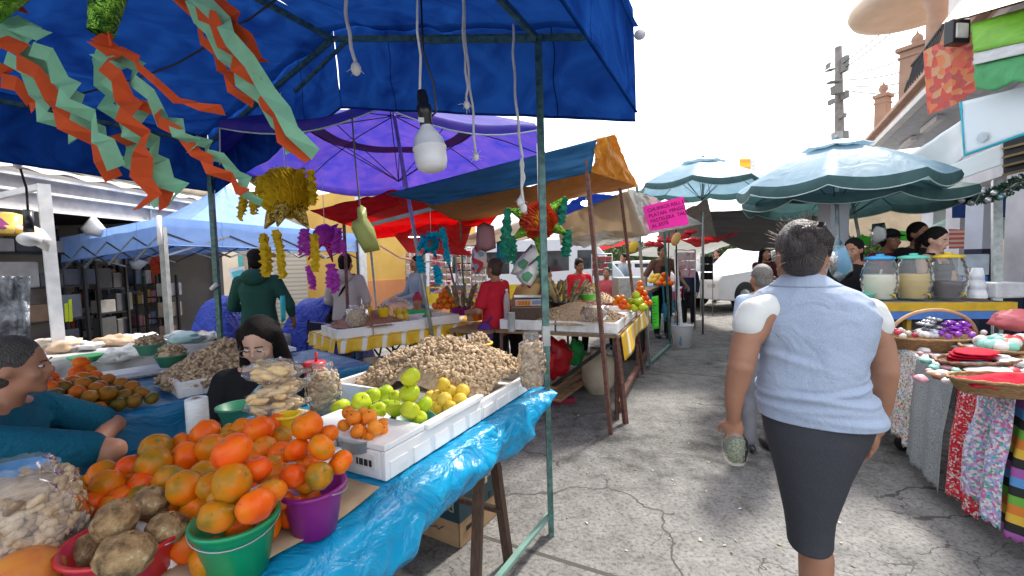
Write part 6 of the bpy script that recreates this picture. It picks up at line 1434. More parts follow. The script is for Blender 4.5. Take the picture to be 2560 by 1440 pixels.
# blue covered heaps
for (px, py, dd, rx, rz, lb) in ((800, 830, 5.6, .55, .42, 'goods heap covered with a rumpled blue tarp between the two standing people'), (560, 835, 5.0, .34, .33, 'smaller goods heap under a blue tarp behind the green tent pole')):
    c = gp(px, dd); m = MB(); tot = D(px, 745, dd).z
    m.grid(lambda a, b: c + V(((a - .5) * 2.2 * rx, (b - .5) * 1.0, max(0, tot * (1 - abs(a * 2 - 1) ** 3) * (1 - abs(b * 2 - 1) ** 4) + .07 * noise.noise(Vector((a * 5, b * 4, px)))))), 40, 24)
    tag(m.build('covered_goods', tarp_mat('crinkled_blue_tarp', (.05, .09, .5), (.03, .06, .4), .1, .4, 8, .9, bd=.08)), lb, 'covered goods')
bd_ = thing('picture_board', gp(590, 5.2), 'white framed board with a turquoise picture leaning by the store pillar', 'picture board')
MB().hexa([D(592, 745, 5.3), D(612, 735, 5.3), D(612, 735, 5.35), D(592, 745, 5.35)], [D(570, 672, 5.3), D(612, 665, 5.3), D(612, 665, 5.35), D(570, 672, 5.35)]).build('board', WHITEP, bd_)
MB().hexa([D(593, 725, 5.28), D(608, 718, 5.28), D(608, 718, 5.3), D(593, 725, 5.3)], [D(578, 680, 5.28), D(606, 674, 5.28), D(606, 674, 5.3), D(578, 680, 5.3)]).build('picture', C((.1, .55, .6), .6), bd_)
hang_bag([(700, 740), (712, 738), (714, 800), (704, 808)], 4.2, C((.02, .6, .62), .6), 'turquoise cloth hanging beside the man in green', name='hanging_cloth', cat='cloth')

# ------------------------------------------------------------------ yellow checked stall
T4 = frameT(P(845, 853, .8), P(1290, 795, .8) - P(845, 853, .8)); L4 = (P(1290, 795, .8) - P(845, 853, .8)).length
YCH = stripes_mat('yellow_check_oilcloth', [(.75, .45, .02), (.75, .45, .02), (.75, .72, .62), (.75, .45, .02)], 0, 6.5, .4)
stall_table(T4, 0, L4, 0, .8, .8, 'long table with yellow striped oilcloth serving peanuts and bread', legmat=DARKM, legs=[(.1, .05), (.75, .05), (L4 * .55, .05), (L4 - .1, .05), (.1, .7), (L4 - .1, .7)])
cloth_over(T4, -.02, L4 + .02, -.02, .82, .8, .12, YCH, 'yellow and white striped oilcloth on the peanut stall', sides='FLR')
tr_l = 'foam trays on the striped stall'
tray(.0, .34, .02, .5, .81, .09, 'short foam tray at the left end of the striped stall', Tf=T4, group=tr_l); tray(.35, .95, .02, .5, .81, .1, 'long foam tray second from the left on the striped stall', Tf=T4, group=tr_l); tray(.96, 1.4, .12, .55, .81, .1, 'foam tray at the middle of the striped stall', Tf=T4, group=tr_l)
c_ = T4(.42, .34, .84)
PNR = plain('reddish_peanuts', (.4, .2, .12), .8, c2=(.25, .12, .07), scale=90, bmp=.8, bscale=90, bd=.01)
nb = Nuts(); nb.lathe([(.36, .05), (.25, .1), (.1, .17), (.01, .19)], c_, 18)
for i in range(600): a = rnd.uniform(0, 6.28); q = math.sqrt(rnd.random()); nb.put(c_ + V((math.cos(a) * .36 * q, math.sin(a) * .3 * q, .055 + .13 * (1 - q))), rrot(.6), 1.2)
tag(nb.build('peanut_heap', PNR), 'reddish brown peanut heap on the striped stall with two yellow cups', 'peanuts', kind='stuff')
for px, lb in ((914, 'left yellow cup on the reddish peanuts'), (960, 'right yellow cup on the reddish peanuts')): b_ = D(px, 792, 4.4); bucket('bucket', b_, .065, .045, .09, YEL, lb + ' of the striped stall', handle=False, group='yellow cups'); mound(b_ + V((0, 0, .08)), .06, .04, 25, 'peanut_fill', 'peanuts in the ' + lb)
nutbag(D(893, 815, 4.3), .11, .2, 'clear bag of peanuts slumped on the striped stall', nn=120)
pyramid('far', 1115, 772, 5.2, 8.5, (10, 6, 3, 1), 'orange in the pyramid on the striped stall, left of the canes', 'oranges on the striped stall', 'orange')
pyramid('quince', 1000, 800, 4.8, 9, (5, 3), 'small yellow fruit on the striped stall', 'yellow fruit on the striped stall', 'yellow_fruit')
def canes(px, py, dd, top, label, n=9, tubc=PUR, r_=.14, spread=.18):
    b_ = D(px, py, dd); H_ = D(px, top, dd).z - b_.z; t = thing('cane_bundle', b_, label, 'sugar canes')
    for i in range(n):
        a = 2 * PI * i / n; x = math.cos(a) * .06; y = math.sin(a) * .06; m = MB(); k = rnd.uniform(.85, 1.05)
        e = V((x * 3 * spread / .18, y * 2.4, H_ * k)); m.tube([b_ + V((x, y, 0)) + e * q - V((x, y, 0)) * q for q in (0, .24, .25, .26, .49, .5, .51, .74, .75, .76, 1)], [.018, .017, .021, .017, .017, .021, .017, .017, .021, .017, .016], 8)
        m.build('cane', plain('cane_stalk', (.3, .25, .12), .6, c2=(.14, .1, .06), scale=14), t)
    bucket('tub', b_ - V((0, 0, .02)), r_, r_ * .8, .09, tubc, 'tub holding the ' + label.split(' in ')[0], handle=False, cat='tub')
canes(1155, 782, 5.2, 710, 'bundle of sugar canes in a purple tub on the striped stall')
for i in range(4):
    m = MB(); m.tube([D(1168, 797 - i * 6, 5.1), D(1190, 796 - i * 6, 5.1), D(1212, 792 - i * 6, 5.1)], [.03, .035, .028], 10); m.v = [v for v in m.v]; tag(m.build('bread_stick', C((.62, .38, .18), .7)), 'long bread roll in the stack beside the orange cup', 'bread', 'stacked bread rolls')
bucket('cup', D(1194, 800, 4.9), .065, .05, .14, C((.85, .16, .01), .35, bmp=0), 'orange plastic cup holding fruit on the striped stall', handle=False, cat='cup')
pyramid('far', 1196, 770, 4.9, 8, (3, 1), 'small orange in the orange plastic cup', 'oranges in the orange cup', 'orange')
# hanging goods display behind the striped stall
dspm = patches_mat('packaged_sweets', [(.75, .72, .7), (.6, .05, .08), (.8, .78, .76), (.15, .2, .35), (.65, .55, .3), (.7, .1, .12), (.8, .8, .82), (.55, .5, .5)], 9, .5, anis=(1, 1, 1.6))
for k, (x0, x1, y0, y1, dd, lb) in enumerate(((1015, 1048, 615, 720, 7.6, 'narrow hanging display of silver packets left of the cyan pinata'), (1075, 1130, 620, 735, 7.4, 'hanging display of red and white packets behind the cyan pinata'), (1140, 1178, 625, 745, 7.2, 'hanging display of festive red figures beside the steel pole'), (1180, 1215, 640, 750, 7.0, 'hanging display of pale packets behind the woman in red'))):
    t = thing('display_rack', D((x0 + x1) / 2, y1, dd), lb, 'display'); m = MB(); fm_ = MB()
    n1, n2 = 3 + k % 2, 7
    for i in range(n1):
        for j in range(n2):
            a = x0 + (x1 - x0) * (i + .5) / n1; b = y0 + (y1 - y0) * (j + .5) / n2; c = D(a, b, dd + rnd.uniform(-.05, .05)); m.box(c, ((x1 - x0) / n1 * dd / FPX * .85, .05, (y1 - y0) / n2 * dd / FPX * .8), rz=rnd.gauss(0, .2))
    m.build('hanging_packets', dspm, t, bev=.01)
    for i in range(n1 + 1): a = x0 + (x1 - x0) * i / n1; fm_.tube([D(a, y0 - 8, dd + .06), D(a, y1, dd + .06)], .008, 5)
    fm_.tube([D(x0, y0 - 6, dd + .06), D(x1, y0 - 6, dd + .06)], .01, 5); fm_.build('wire_grid', GALV, t)
MB_ = MB().tube([D(950, 615, 7), D(1000, 645, 7), D(1060, 655, 7), D(1110, 650, 7), D(1165, 622, 7)], .014, 6); tag(MB_.build('guy_rope', WHITEROPE), 'white rope swagged behind the cyan pinata', 'rope')
def chair(px, dd, yaw, label):
    t = thing('folding_chair', gp(px, dd), label, 'chair'); o = ORG[t]; rm = Matrix.Rotation(yaw, 3, 'Z'); W = lambda x, y, z: o + rm @ V((x, y, z))
    m = MB(); m.hexa([W(-.2, -.2, .44), W(.2, -.2, .44), W(.2, .2, .44), W(-.2, .2, .44)], [W(-.2, -.2, .465), W(.2, -.2, .465), W(.2, .2, .465), W(-.2, .2, .465)]); m.build('seat', BLACKP, t, bev=.01)
    m = MB(); m.hexa([W(-.2, .2, .62), W(.2, .2, .62), W(.2, .22, .62), W(-.2, .22, .62)], [W(-.2, .24, .86), W(.2, .24, .86), W(.2, .26, .86), W(-.2, .26, .86)]); m.build('backrest', BLACKP, t, bev=.01)
    for x in (-.21, .21):
        MB().tube([W(x, .25, .88), W(x, .2, .45), W(x, -.2, 0)], .012, 6).build('leg', DARKM, t); MB().tube([W(x, -.18, .45), W(x, .26, 0)], .012, 6).build('leg', DARKM, t)
chair(935, 4.7, .5, 'black folding chair in front of the striped stall'); chair(990, 5.9, 2.2, 'black folding chair behind the striped stall'); chair(735, 4.7, -.6, 'dark folding chair beside the blue covered heap')
t = thing('stroller', gp(985, 5.6), 'dark framed stroller with clear rain cover behind the striped stall', 'stroller')
o = ORG[t]; MB().ell(o + V((0, 0, .82)), (.26, .3, .26)).build('rain_cover', FILMW, t); MB().ell(o + V((0, 0, .62)), (.2, .26, .14)).build('seat', DENIM, t)
for x in (-.22, .22):
    MB().tube([o + V((x, .3, 1.0)), o + V((x, .1, .5)), o + V((x, -.25, .12))], .012, 6).build('frame_bar', DARKM, t); MB().tube([o + V((x, -.25, .45)), o + V((x, .3, .1))], .012, 6).build('frame_bar', DARKM, t)
    for y in (-.25, .3): MB().lathe([(.03, -.015), (.09, -.015), (.1, 0), (.09, .015), (.03, .015)], o + V((x, y, .1)), 18, up=(1, 0, 0)).build('wheel', BLACKP, t)

# ------------------------------------------------------------------ second peanut stall by the lane
T5 = frameT(P(1548, 838, .8), P(1620, 765, .8) - P(1548, 838, .8)); L5 = (P(1620, 765, .8) - P(1548, 838, .8)).length
T5f = frameT(P(1548, 838, .8), P(1250, 832, .8) - P(1548, 838, .8))   # along the front, to the left
st = stall_table(T5, 0, L5, 0, 1.25, .8, 'rusty steel table of the second peanut stall beside the lane', legs=[(.03, .03), (.25, .03), (L5 - .05, .03), (L5 * .6, .03), (.03, 1.2), (L5 - .05, 1.2)])
MB().beam(T5(.02, .03, .78), T5(-.05, -.06, .0), .04).build('leg', RUST, st); MB().beam(T5(.05, .03, .14), T5(L5 + .1, .03, .12), .05).build('floor_rail', RUST, st)
MB().beam(T5(.03, .1, .7), T5(.4, .9, .05), .03).build('brace', DARKM, st)
MB().hexa([T5(-.01, .02, .8), T5(-.01, .95, .8), T5(.12, .95, .8), T5(.12, .02, .8)], [T5(-.01, .02, .806), T5(-.01, .95, .806), T5(.12, .95, .806), T5(.12, .02, .806)]).build('edge_sheet', GALV, st)
t = tag(MB().grid(lambda a, b: T5(L5 * a + .02, -.015 - .03 * math.sin(a * 11) * b - .03 * b, .80 - (.24 - .1 * a) * b), 30, 8).build('tablecloth', YCH, solid=.002), 'yellow cloth hanging from the lane side of the second peanut stall', 'tablecloth')
gl5 = 'foam trays on the second peanut stall'
T5r = lambda u, v, z: T5(v, u, z)
tray(.62, 1.2, .0, .45, .81, .1, 'foam tray at the left of the second peanut stall', Tf=T5r, group=gl5); tray(.02, .6, .0, .45, .81, .1, 'foam tray at the near lane corner of the second peanut stall', Tf=T5r, group=gl5); tray(.5, 1.6, .02, .4, .81, .09, 'long foam tray along the lane side of the second peanut stall', Tf=T5, group=gl5)
c_ = T5(.45, .5, .84); nb = Nuts(); nb.lathe([(.5, .04), (.3, .12), (.12, .2), (.01, .22)], c_, 18)
for i in range(1100): a = rnd.uniform(0, 6.28); q = math.sqrt(rnd.random()); nb.put(c_ + V((math.cos(a) * .5 * q, math.sin(a) * .42 * q, .05 + .17 * (1 - q) ** .9)), rrot(.6), 1.25)
tag(nb.build('peanut_heap', PEANUT), 'peanut heap on the second stall around a white topped bag', 'peanuts', kind='stuff')
nutbag(D(1487, 800, 4.1), .12, .16, 'squat clear bag of peanuts with a white knot on the second peanut heap', nn=120)
pyramid('far', 1600, 765, 5.4, 8, (9, 6, 4, 2, 1), 'orange in the tall pyramid at the lane corner of the second stall', 'oranges in the tall pyramid', 'orange')
pyramid('far', 1550, 765, 5.0, 8, (4, 2), 'orange in the low pile behind the second peanut heap', 'oranges in the low pile', 'orange'); pyramid('far', 1560, 775, 4.8, 8, (3, 1), 'orange in the low pile behind the second peanut heap', 'oranges in the low pile', 'orange')
pyramid('apple', 1590, 778, 4.9, 10, (6, 3, 1), 'yellow green apple in the pile at the lane corner of the second stall', 'apples on the second stall', 'apple')
b_ = D(1470, 750, 5.0); bucket('bucket', b_, .1, .08, .07, C((.08, .5, .05), .35, bmp=0), 'bright green tub heaped with peanuts on the second stall', handle=False, cat='tub'); mound(b_ + V((0, 0, .06)), .09, .09, 70, 'peanut_fill', 'peanuts heaped in the bright green tub')
cone_heap('peanut_heap', 'small peanut heap behind the bright green tub', 1508, 755, 5.4, .16, .12, 120)
canes(1412, 768, 5.0, 700, 'thick bundle of sugar canes in a dark basin on the second stall', n=12, tubc=DARKM, r_=.2, spread=.3)
canes(1375, 765, 5.2, 700, 'smaller bundle of dark canes in a basin next to the scale', n=7, tubc=DARKM, r_=.15, spread=.2)
# scale on its box
sc = D(1325, 800, 4.5); t = thing('wooden_box', sc, 'dark wooden box under the weighing scale', 'box'); MB().box(sc + V((0, .1, .065)), (.36, .3, .13)).build('box', DWOOD, t, bev=.006); MB().box(sc + V((0, .1, .135)), (.37, .31, .01)).build('lid', WOOD, t)
t = thing('weighing_scale', sc + V((0, .1, .14)), 'orange and grey electronic weighing scale with a steel plate', 'scale'); o = ORG[t]
MB().box(o + V((0, 0, .04)), (.3, .26, .07)).build('housing', C((.5, .5, .52), .5), t, bev=.008); MB().box(o + V((0, .0, .095)), (.32, .27, .012)).build('weighing_plate', GALV, t, bev=.003)
MB().box(o + V((-.06, -.134, .04)), (.14, .008, .055)).build('front_panel', C((.85, .25, .02), .5), t); MB().box(o + V((.08, -.134, .045)), (.11, .008, .04)).build('display', C((.15, .2, .3), .2), t)
m = MB(); [m.box(o + V((-.1 + i * .03, -.14, .03 + j * .02)), (.02, .004, .012)) for i in range(4) for j in range(2)]; m.build('buttons', C((.2, .1, .05), .5), t)
t = thing('bottle', D(1268, 800, 4.6), 'tall clear plastic bottle on the second stall', 'bottle'); MB().lathe([(.001, 0), (.04, 0), (.042, .02), (.04, .1), (.042, .2), (.03, .26), (.014, .29), (.014, .31)], D(1268, 800, 4.6), 20).build('body', FILMW, t); MB().lathe([(.016, .305), (.016, .325), (.001, .326)], D(1268, 800, 4.6), 12).build('cap', WHITEP, t)
t = thing('cup_stack', D(1279, 828, 4.2), 'stack of translucent plastic cups beside the yellow striped cloth', 'cups'); o = ORG[t]
m = MB()
for i in range(14): m.lathe([(.03, i * .013), (.038, i * .013 + .011), (.04, i * .013 + .012), (.036, i * .013 + .0125)], o, 18)
m.build('cups', C((.7, .72, .72), .35), t)
t = thing('plank_table', T5(-.1, 1.35, 0), 'small dark table joining the two peanut stalls', 'table'); hexT(MB(), T5, -.1, .7, 1.27, 1.75, .77, .8).build('tabletop', WOOD, t)
for u in (-.05, .65): 
    for v in (1.3, 1.7): MB().beam(T5(u, v, .77), T5(u, v, 0), .03).build('leg', DARKM, t)
# things under the second stall
def sackobj(name, px, py0, py1, dd, w_, mat, label, cat='bag'):
    b = D(px, py1, dd); h = D(px, py0, dd).z - b.z; b.z = max(b.z, .002); m = MB().ell(b + V((0, 0, h / 2)), (w_ / 2, w_ * .4, h / 2), n=20, m=14, bumpy=.35, seed=px)
    return tag(m.build(name, mat), label, cat)
REDS = plain('red_woven_plastic', (.6, .01, .02), .4, bmp=.6, bscale=60)
sackobj('red_bag', 1352, 850, 950, 4.6, .3, REDS, 'shiny red bag under the second peanut stall, left one'); sackobj('red_bag', 1390, 845, 945, 4.9, .34, REDS, 'shiny red bag under the second peanut stall, right one'); sackobj('net_bag', 1440, 850, 915, 5.2, .22, C((.03, .5, .12), .6, bmp=1), 'green net bag beside the gas tank')
gt = thing('gas_tank', gp(1492, 4.9), 'cream coloured gas cylinder under the second peanut stall', 'gas tank'); o = ORG[gt]
MB().lathe([(.12, 0), (.13, .03), (.17, .08), (.18, .14), (.18, .34), (.16, .4), (.09, .44), (.001, .45)], o, 28).build('cylinder', C((.55, .48, .36), .5), gt); MB().lathe([(.09, .43), (.09, .5), (.085, .5), (.085, .44)], o, 20).build('collar', C((.5, .44, .34), .5), gt); MB().tube([o + V((0, 0, .44)), o + V((0, 0, .49))], .02).build('valve', GALV, gt)
for i, (a, b) in enumerate((((1385, 962), (1470, 905)), ((1392, 975), (1480, 912)), ((1380, 945), (1462, 893)))): 
    m = MB().beam(P(a[0], a[1] + 25, .06 + .05 * i), P(b[0], b[1] + 25, .06 + .05 * i), .09, .03); tag(m.build('plank', WOOD), ['lowest loose wooden plank under the second stall', 'middle loose plank under the second stall', 'topmost loose plank under the second stall'][i], 'plank')
br = thing('broom', P(1405, 1005, 0), 'broom with pale handle and dark red brush lying under the second stall', 'broom'); MB().beam(P(1402, 1000, .03), P(1460, 905, .1), .02).build('handle', WOOD, br); MB().beam(P(1375, 1002, .03), P(1436, 1000, .03), .07, .05).build('brush', C((.25, .01, .04), .8, bmp=.8, bscale=150), br)
dp = thing('dustpan', P(1410, 975, 0), 'magenta dustpan beside the broom', 'dustpan'); MB().hexa([P(1384, 985, .004), P(1425, 985, .004), P(1440, 972, .004), P(1392, 968, .004)], [P(1384, 985, .015), P(1425, 985, .015), P(1440, 972, .03), P(1392, 968, .03)]).build('pan', C((.6, .02, .3), .4), dp); MB().tube([P(1415, 974, .03), P(1445, 965, .05)], .012).build('grip', C((.6, .02, .3), .4), dp)
# stalls farther up the lane
mb_ = thing('metal_fryer', gp(1570, 6.6), 'boxy grey metal cooker behind the orange pyramid', 'cooker'); o = ORG[mb_]; MB().box(o + V((0, 0, 1.05)), (.4, .4, .34)).build('body', GALV, mb_, bev=.01); MB().box(o + V((0, 0, .44)), (.4, .4, .87)).build('stand', DARKM, mb_)
pyramid('far', 1662, 715, 7.2, 7, (7, 4, 2), 'pale orange fruit on the far counter past the metal cooker', 'fruit on the far counter', 'orange'); pyramid('quince', 1640, 708, 7.6, 7, (6, 3), 'yellow fruit on the far counter', 'fruit on the far counter', 'yellow_fruit')
T6 = frameT(gp(1630, 7.0), S); stall_table(T6, 0, 2.2, .05, .9, .98, 'far counter with a blue drape along the lane', legmat=GREENP)
cloth_over(T6, 1.0, 2.3, 0, .95, .98, .62, tarp_mat('sky_blue_drape', (.06, .4, .6), (.04, .3, .5), .3), 'sky blue plastic drape on the far counter', sides='FR')
T7 = frameT(gp(1705, 9.6), S); stall_table(T7, 0, 1.2, .05, .7, .85, 'small far table with a red and white flowered cloth', legmat=DARKM); cloth_over(T7, -.02, 1.22, 0, .75, .85, .3, patches_mat('red_flowered_cloth', [(.7, .65, .65), (.5, .02, .05), (.75, .7, .7), (.6, .1, .12)], 9), 'red and white flowered cloth on the far table', sides='FLR')
sg = thing('paper_sign', D(1640, 822, 6.4), 'long neon green paper sign hanging vertically beside the lane', 'sign')
NG = C((.1, .85, .05), .7, bmp=.1, trans=.2); NP = plain('neon_pink_card', (.95, .02, .42), .7, var=.06, bmp=.1, trans=.15)
m = MB(); m.grid(lambda a, b: D(1629 + 17 * a + 2 * b, 742 - 3 * a + 82 * b, 6.4 + .03 * math.sin(b * 3)), 4, 10); m.build('sheet', NG, sg, solid=.003)
m = MB(); [m.tube([D(1632, 750 + i * 7, 6.37), D(1636 + (i % 3) * 3, 749 + i * 7, 6.38)], .004, 4) for i in range(10)]; m.build('handwriting', INK, sg)
pk_ = thing('cardboard_sign', D(1665, 575, 5.0), 'neon pink hand lettered sign hanging in the lane between poles', 'sign')
q0, q1, q2, q3 = D(1608, 517, 5.0), D(1708, 491, 5.0), D(1722, 561, 5.0), D(1626, 578, 5.0)
MB().hexa([q3, q2, q2 + V((0, .012, 0)), q3 + V((0, .012, 0))], [q0, q1, q1 + V((0, .012, 0)), q0 + V((0, .012, 0))]).build('card', NP, pk_)
xd = (q1 - q0).normalized(); yd = (q0 - q3); yd = (yd - xd * yd.dot(xd)).normalized()
for i, (s_, off) in enumerate((('CHURROS RELL DE', .2), ('PLATAN  MINGONEZ', .42), ('PASTELERA  TALLO', .64), ('AL ESTE', .84))):
    org = (q0 * (1 - off) + q3 * off) + xd * .03 - V((0, .006, 0)); text_mesh(s_, .056, C((.12, .005, .05), .8, bmp=0), 'lettering', pk_, org, xd, yd, .001, 'LEFT')
MB().tube([q0, D(1592, 525, 5.0)], .004, 5).build('tie_string', WHITEROPE, pk_)
def pole_thing(pts, r_, mat, label, foot=None, group='poles along the lane'):
    t = thing('canopy_pole', pts[-1], label, 'pole', group); MB().beam(pts[0], pts[-1], r_ * 2).build('tube', mat, t)
    if foot: MB().beam(pts[-1] + V((0, 0, .05)), foot, r_ * 1.8).build('foot_bar', plain('bright_green_steel2', (.2, .38, .33), .4), t)
pole_thing([D(1592, 535, 5.6), P(1626, 920, 0)], .014, GALV, 'grey steel pole left of the neon green sign'); pole_thing([D(1660, 560, 6.6), P(1676, 868, 0)], .016, GREENP, 'green pole with a foot bar beside the white bucket', P(1618, 912, .05)); pole_thing([D(1690, 560, 7.0), P(1694, 860, 0)], .012, DARKM, 'dark pole just left of the white bucket')
pole_thing([D(1672, 580, 7.6), P(1668, 850, 0)], .01, DARKM, 'thin dark pole behind the green one')
wb = P(1706, 866, 0); bucket('bucket', wb, .17, .145, .37, patches_mat('blue_smudged_white', [(.7, .7, .7), (.72, .72, .72), (.2, .45, .65), (.7, .7, .72), (.6, .55, .6)], 3.5, .4), 'white bucket with a blue print weighing down a pole by the lane', hang=3.6); pole_thing([D(1688, 630, 7.3), wb + V((0, 0, .02))], .022, WHITEP, 'white pole standing in the white bucket')
# hanging squash and red decorations
for k, (px, py, lb) in enumerate(((1690, 598, 'tan gourd hanging below the pink sign'), (1584, 615, 'yellow gourd hanging left of the pink sign'))): m = MB().ell(D(px, py, 6.2), (.06, .05, .1), Matrix.Rotation(.4, 3, 'Y')); tag(m.build('gourd', C(((.5, .3, .08), (.7, .5, .03))[k], .6)), lb, 'gourd')
for k in range(7):
    m = MB(); m.ell(D(1625 + k * 17, 610 - k * 5 + (k % 2) * 6, 7.5), (.1, .06, .045), bumpy=.6, seed=k); tag(m.build('red_decoration', C((.6, .02, .03), .4)), 'red shiny decoration strung behind the pink sign', 'decoration', 'red decorations strung across')
# ------------------------------------------------------------------ vehicles
CARW = plain('white_car_paint', (.75, .76, .78), .2, var=.04, bmp=0); GLASS = plain('dark_car_glass', (.03, .035, .04), .08, bmp=0); TYRE = C((.02, .02, .02), .9)
def vehicle(name, label, at, yaw, L, W, prof, mat, windows, wheels, band=None, cat='car', extras=None):
    at = Vector((at.x, at.y, 0)); t = thing(name, at, label, cat, None); rm = Matrix.Rotation(yaw, 3, 'Z'); Wd = lambda x, y, z: at + rm @ V((x, y, z))
    n = len(prof); vs = [Wd(x, -W / 2 + (.06 if z > 1.0 else 0), z) for x, z in prof] + [Wd(x, W / 2 - (.06 if z > 1.0 else 0), z) for x, z in prof]
    m = MB().add(vs, [tuple(range(n)), tuple(reversed(range(n, 2 * n)))] + [(i, i + n, (i + 1) % n + n, (i + 1) % n) for i in range(n)], False); m.build('body', mat, t, bev=.03)
    for nm, pts in windows:
        for sd_ in (-1, 1):
            y = sd_ * (W / 2 - .045 + .012); a = [Wd(x, y, z) for x, z in pts]; b = [Wd(x, y - sd_ * .06, z) for x, z in pts]; k = len(pts)
            MB().add(a + b, [tuple(range(k)), tuple(reversed(range(k, 2 * k)))] + [(i, i + k, (i + 1) % k + k, (i + 1) % k) for i in range(k)], False).build(nm, GLASS, t)
    if band: 
        for sd_ in (-1, 1): MB().hexa([Wd(band[0], sd_ * (W / 2 + .004), band[2]), Wd(band[1], sd_ * (W / 2 + .004), band[2]), Wd(band[1], sd_ * (W / 2 - .03), band[2]), Wd(band[0], sd_ * (W / 2 - .03), band[2])], [Wd(band[0], sd_ * (W / 2 + .004), band[3]), Wd(band[1], sd_ * (W / 2 + .004), band[3]), Wd(band[1], sd_ * (W / 2 - .03), band[3]), Wd(band[0], sd_ * (W / 2 - .03), band[3])]).build('colour_band', band[4], t)
    for x, r_ in wheels:
        for sd_ in (-1, 1):
            c = Wd(x, sd_ * (W / 2 - .08), r_); ax_ = rm @ V((0, sd_, 0))
            MB().lathe([(r_ * .6, -.1), (r_ * .92, -.1), (r_, -.07), (r_, .07), (r_ * .92, .1), (r_ * .6, .1)], c, 28, up=ax_).build('wheel', TYRE, t); wo_ = list(t.children)[-1]; wo_ = [k for k in t.children if k.name.startswith('wheel')][-1]; MB().lathe([(.001, .08), (r_ * .3, .1), (r_ * .62, .06), (r_ * .62, -.08)], c, 20, up=ax_).build('rim', GALV, wo_)
    x0 = min(x for x, z in prof)
    for sd_ in (-1, 1): MB().box(Wd(x0 + .06, sd_ * (W / 2 - .25), .72), (.12, .32, .14), rz=yaw).build('headlight', C((.7, .72, .75), .1), t, bev=.02)
    return t, Wd
t, Wd = vehicle('pickup_truck', 'white pickup truck with a number 2 on its door at the end of the lane', gp(1900, 13.2), .35, 5, 1.8,
    [(-2.5, .35), (-2.5, .85), (-2.35, 1.0), (-1.2, 1.1), (-.4, 1.72), (.9, 1.76), (1.1, 1.15), (2.5, 1.12), (2.5, .4), (2.1, .32), (-2.0, .3)], CARW, [('side_window', [(-.95, 1.14), (-.35, 1.62), (.15, 1.66), (.15, 1.14)]), ('side_window', [(.22, 1.14), (.22, 1.66), (.8, 1.66), (.95, 1.14)])], [(-1.55, .4), (1.6, .4)], cat='truck')
text_mesh('2', .42, INK, 'number', t, Wd(-.7, -.905, .85), Wd(1, 0, 0) - Wd(0, 0, 0), Z, .002)
MB().box(Wd(-.95, -1.0, 1.15), (.12, .16, .2), rz=.35).build('side_mirror', CARW, t, bev=.02)
vehicle('minibus', 'white minibus with a yellow band parked behind the cane bundles', gp(1405, 11.2), -.05 + PI, 4.8, 1.9, [(-1.5, .35), (-1.5, .9), (-1.35, 1.15), (-.75, 1.85), (-.5, 2.0), (3.2, 2.0), (3.3, 1.8), (3.3, .4), (-1.2, .32)], CARW,
    [('side_window', [(-1.1, 1.2), (-.65, 1.72), (-.3, 1.72), (-.3, 1.2)]), ('side_window', [(-.1, 1.2), (-.1, 1.72), (1.2, 1.72), (1.2, 1.2)]), ('side_window', [(1.3, 1.2), (1.3, 1.72), (2.9, 1.72), (2.9, 1.2)])], [(-.8, .34), (2.4, .34)], band=(-1.4, 3.28, .5, .95, C((.75, .5, .02), .4)), cat='van')
vehicle('parked_car', 'white car half hidden behind the bearded vendor', gp(1590, 14), PI - .2, 4.2, 1.7, [(-2.1, .3), (-2.1, .8), (-1.1, .95), (-.5, 1.42), (.9, 1.42), (1.5, .98), (2.1, .9), (2.1, .35)], CARW, [('side_window', [(-.9, 1.0), (-.45, 1.34), (.1, 1.34), (.1, 1.0)]), ('side_window', [(.2, 1.0), (.2, 1.34), (.8, 1.34), (1.2, 1.0)])], [(-1.3, .32), (1.3, .32)])
t = thing('motorcycle', gp(2565, 7.4), 'white motor scooter parked beyond the drinks stand at the right edge', 'motorcycle'); o = ORG[t]
MB().ell(o + V((-.1, 0, .62)), (.5, .16, .2)).ell(o + V((-.55, 0, .75)), (.12, .16, .36)).build('body', CARW, t, remesh=.03, smooth=2); MB().ell(o + V((.1, 0, .84)), (.36, .15, .07)).build('seat', BLACKP, t); MB().ell(o + V((.45, 0, 1.0)), (.18, .16, .16)).build('top_box', CARW, t)
for x in (-.62, .55): MB().lathe([(.12, -.05), (.22, -.05), (.25, 0), (.22, .05), (.12, .05)], o + V((x, 0, .25)), 24, up=(0, 1, 0)).build('wheel', TYRE, t)
MB().tube([o + V((-.6, -.3, 1.1)), o + V((-.55, 0, 1.06)), o + V((-.6, .3, 1.1))], .015).build('handlebar', DARKM, t)

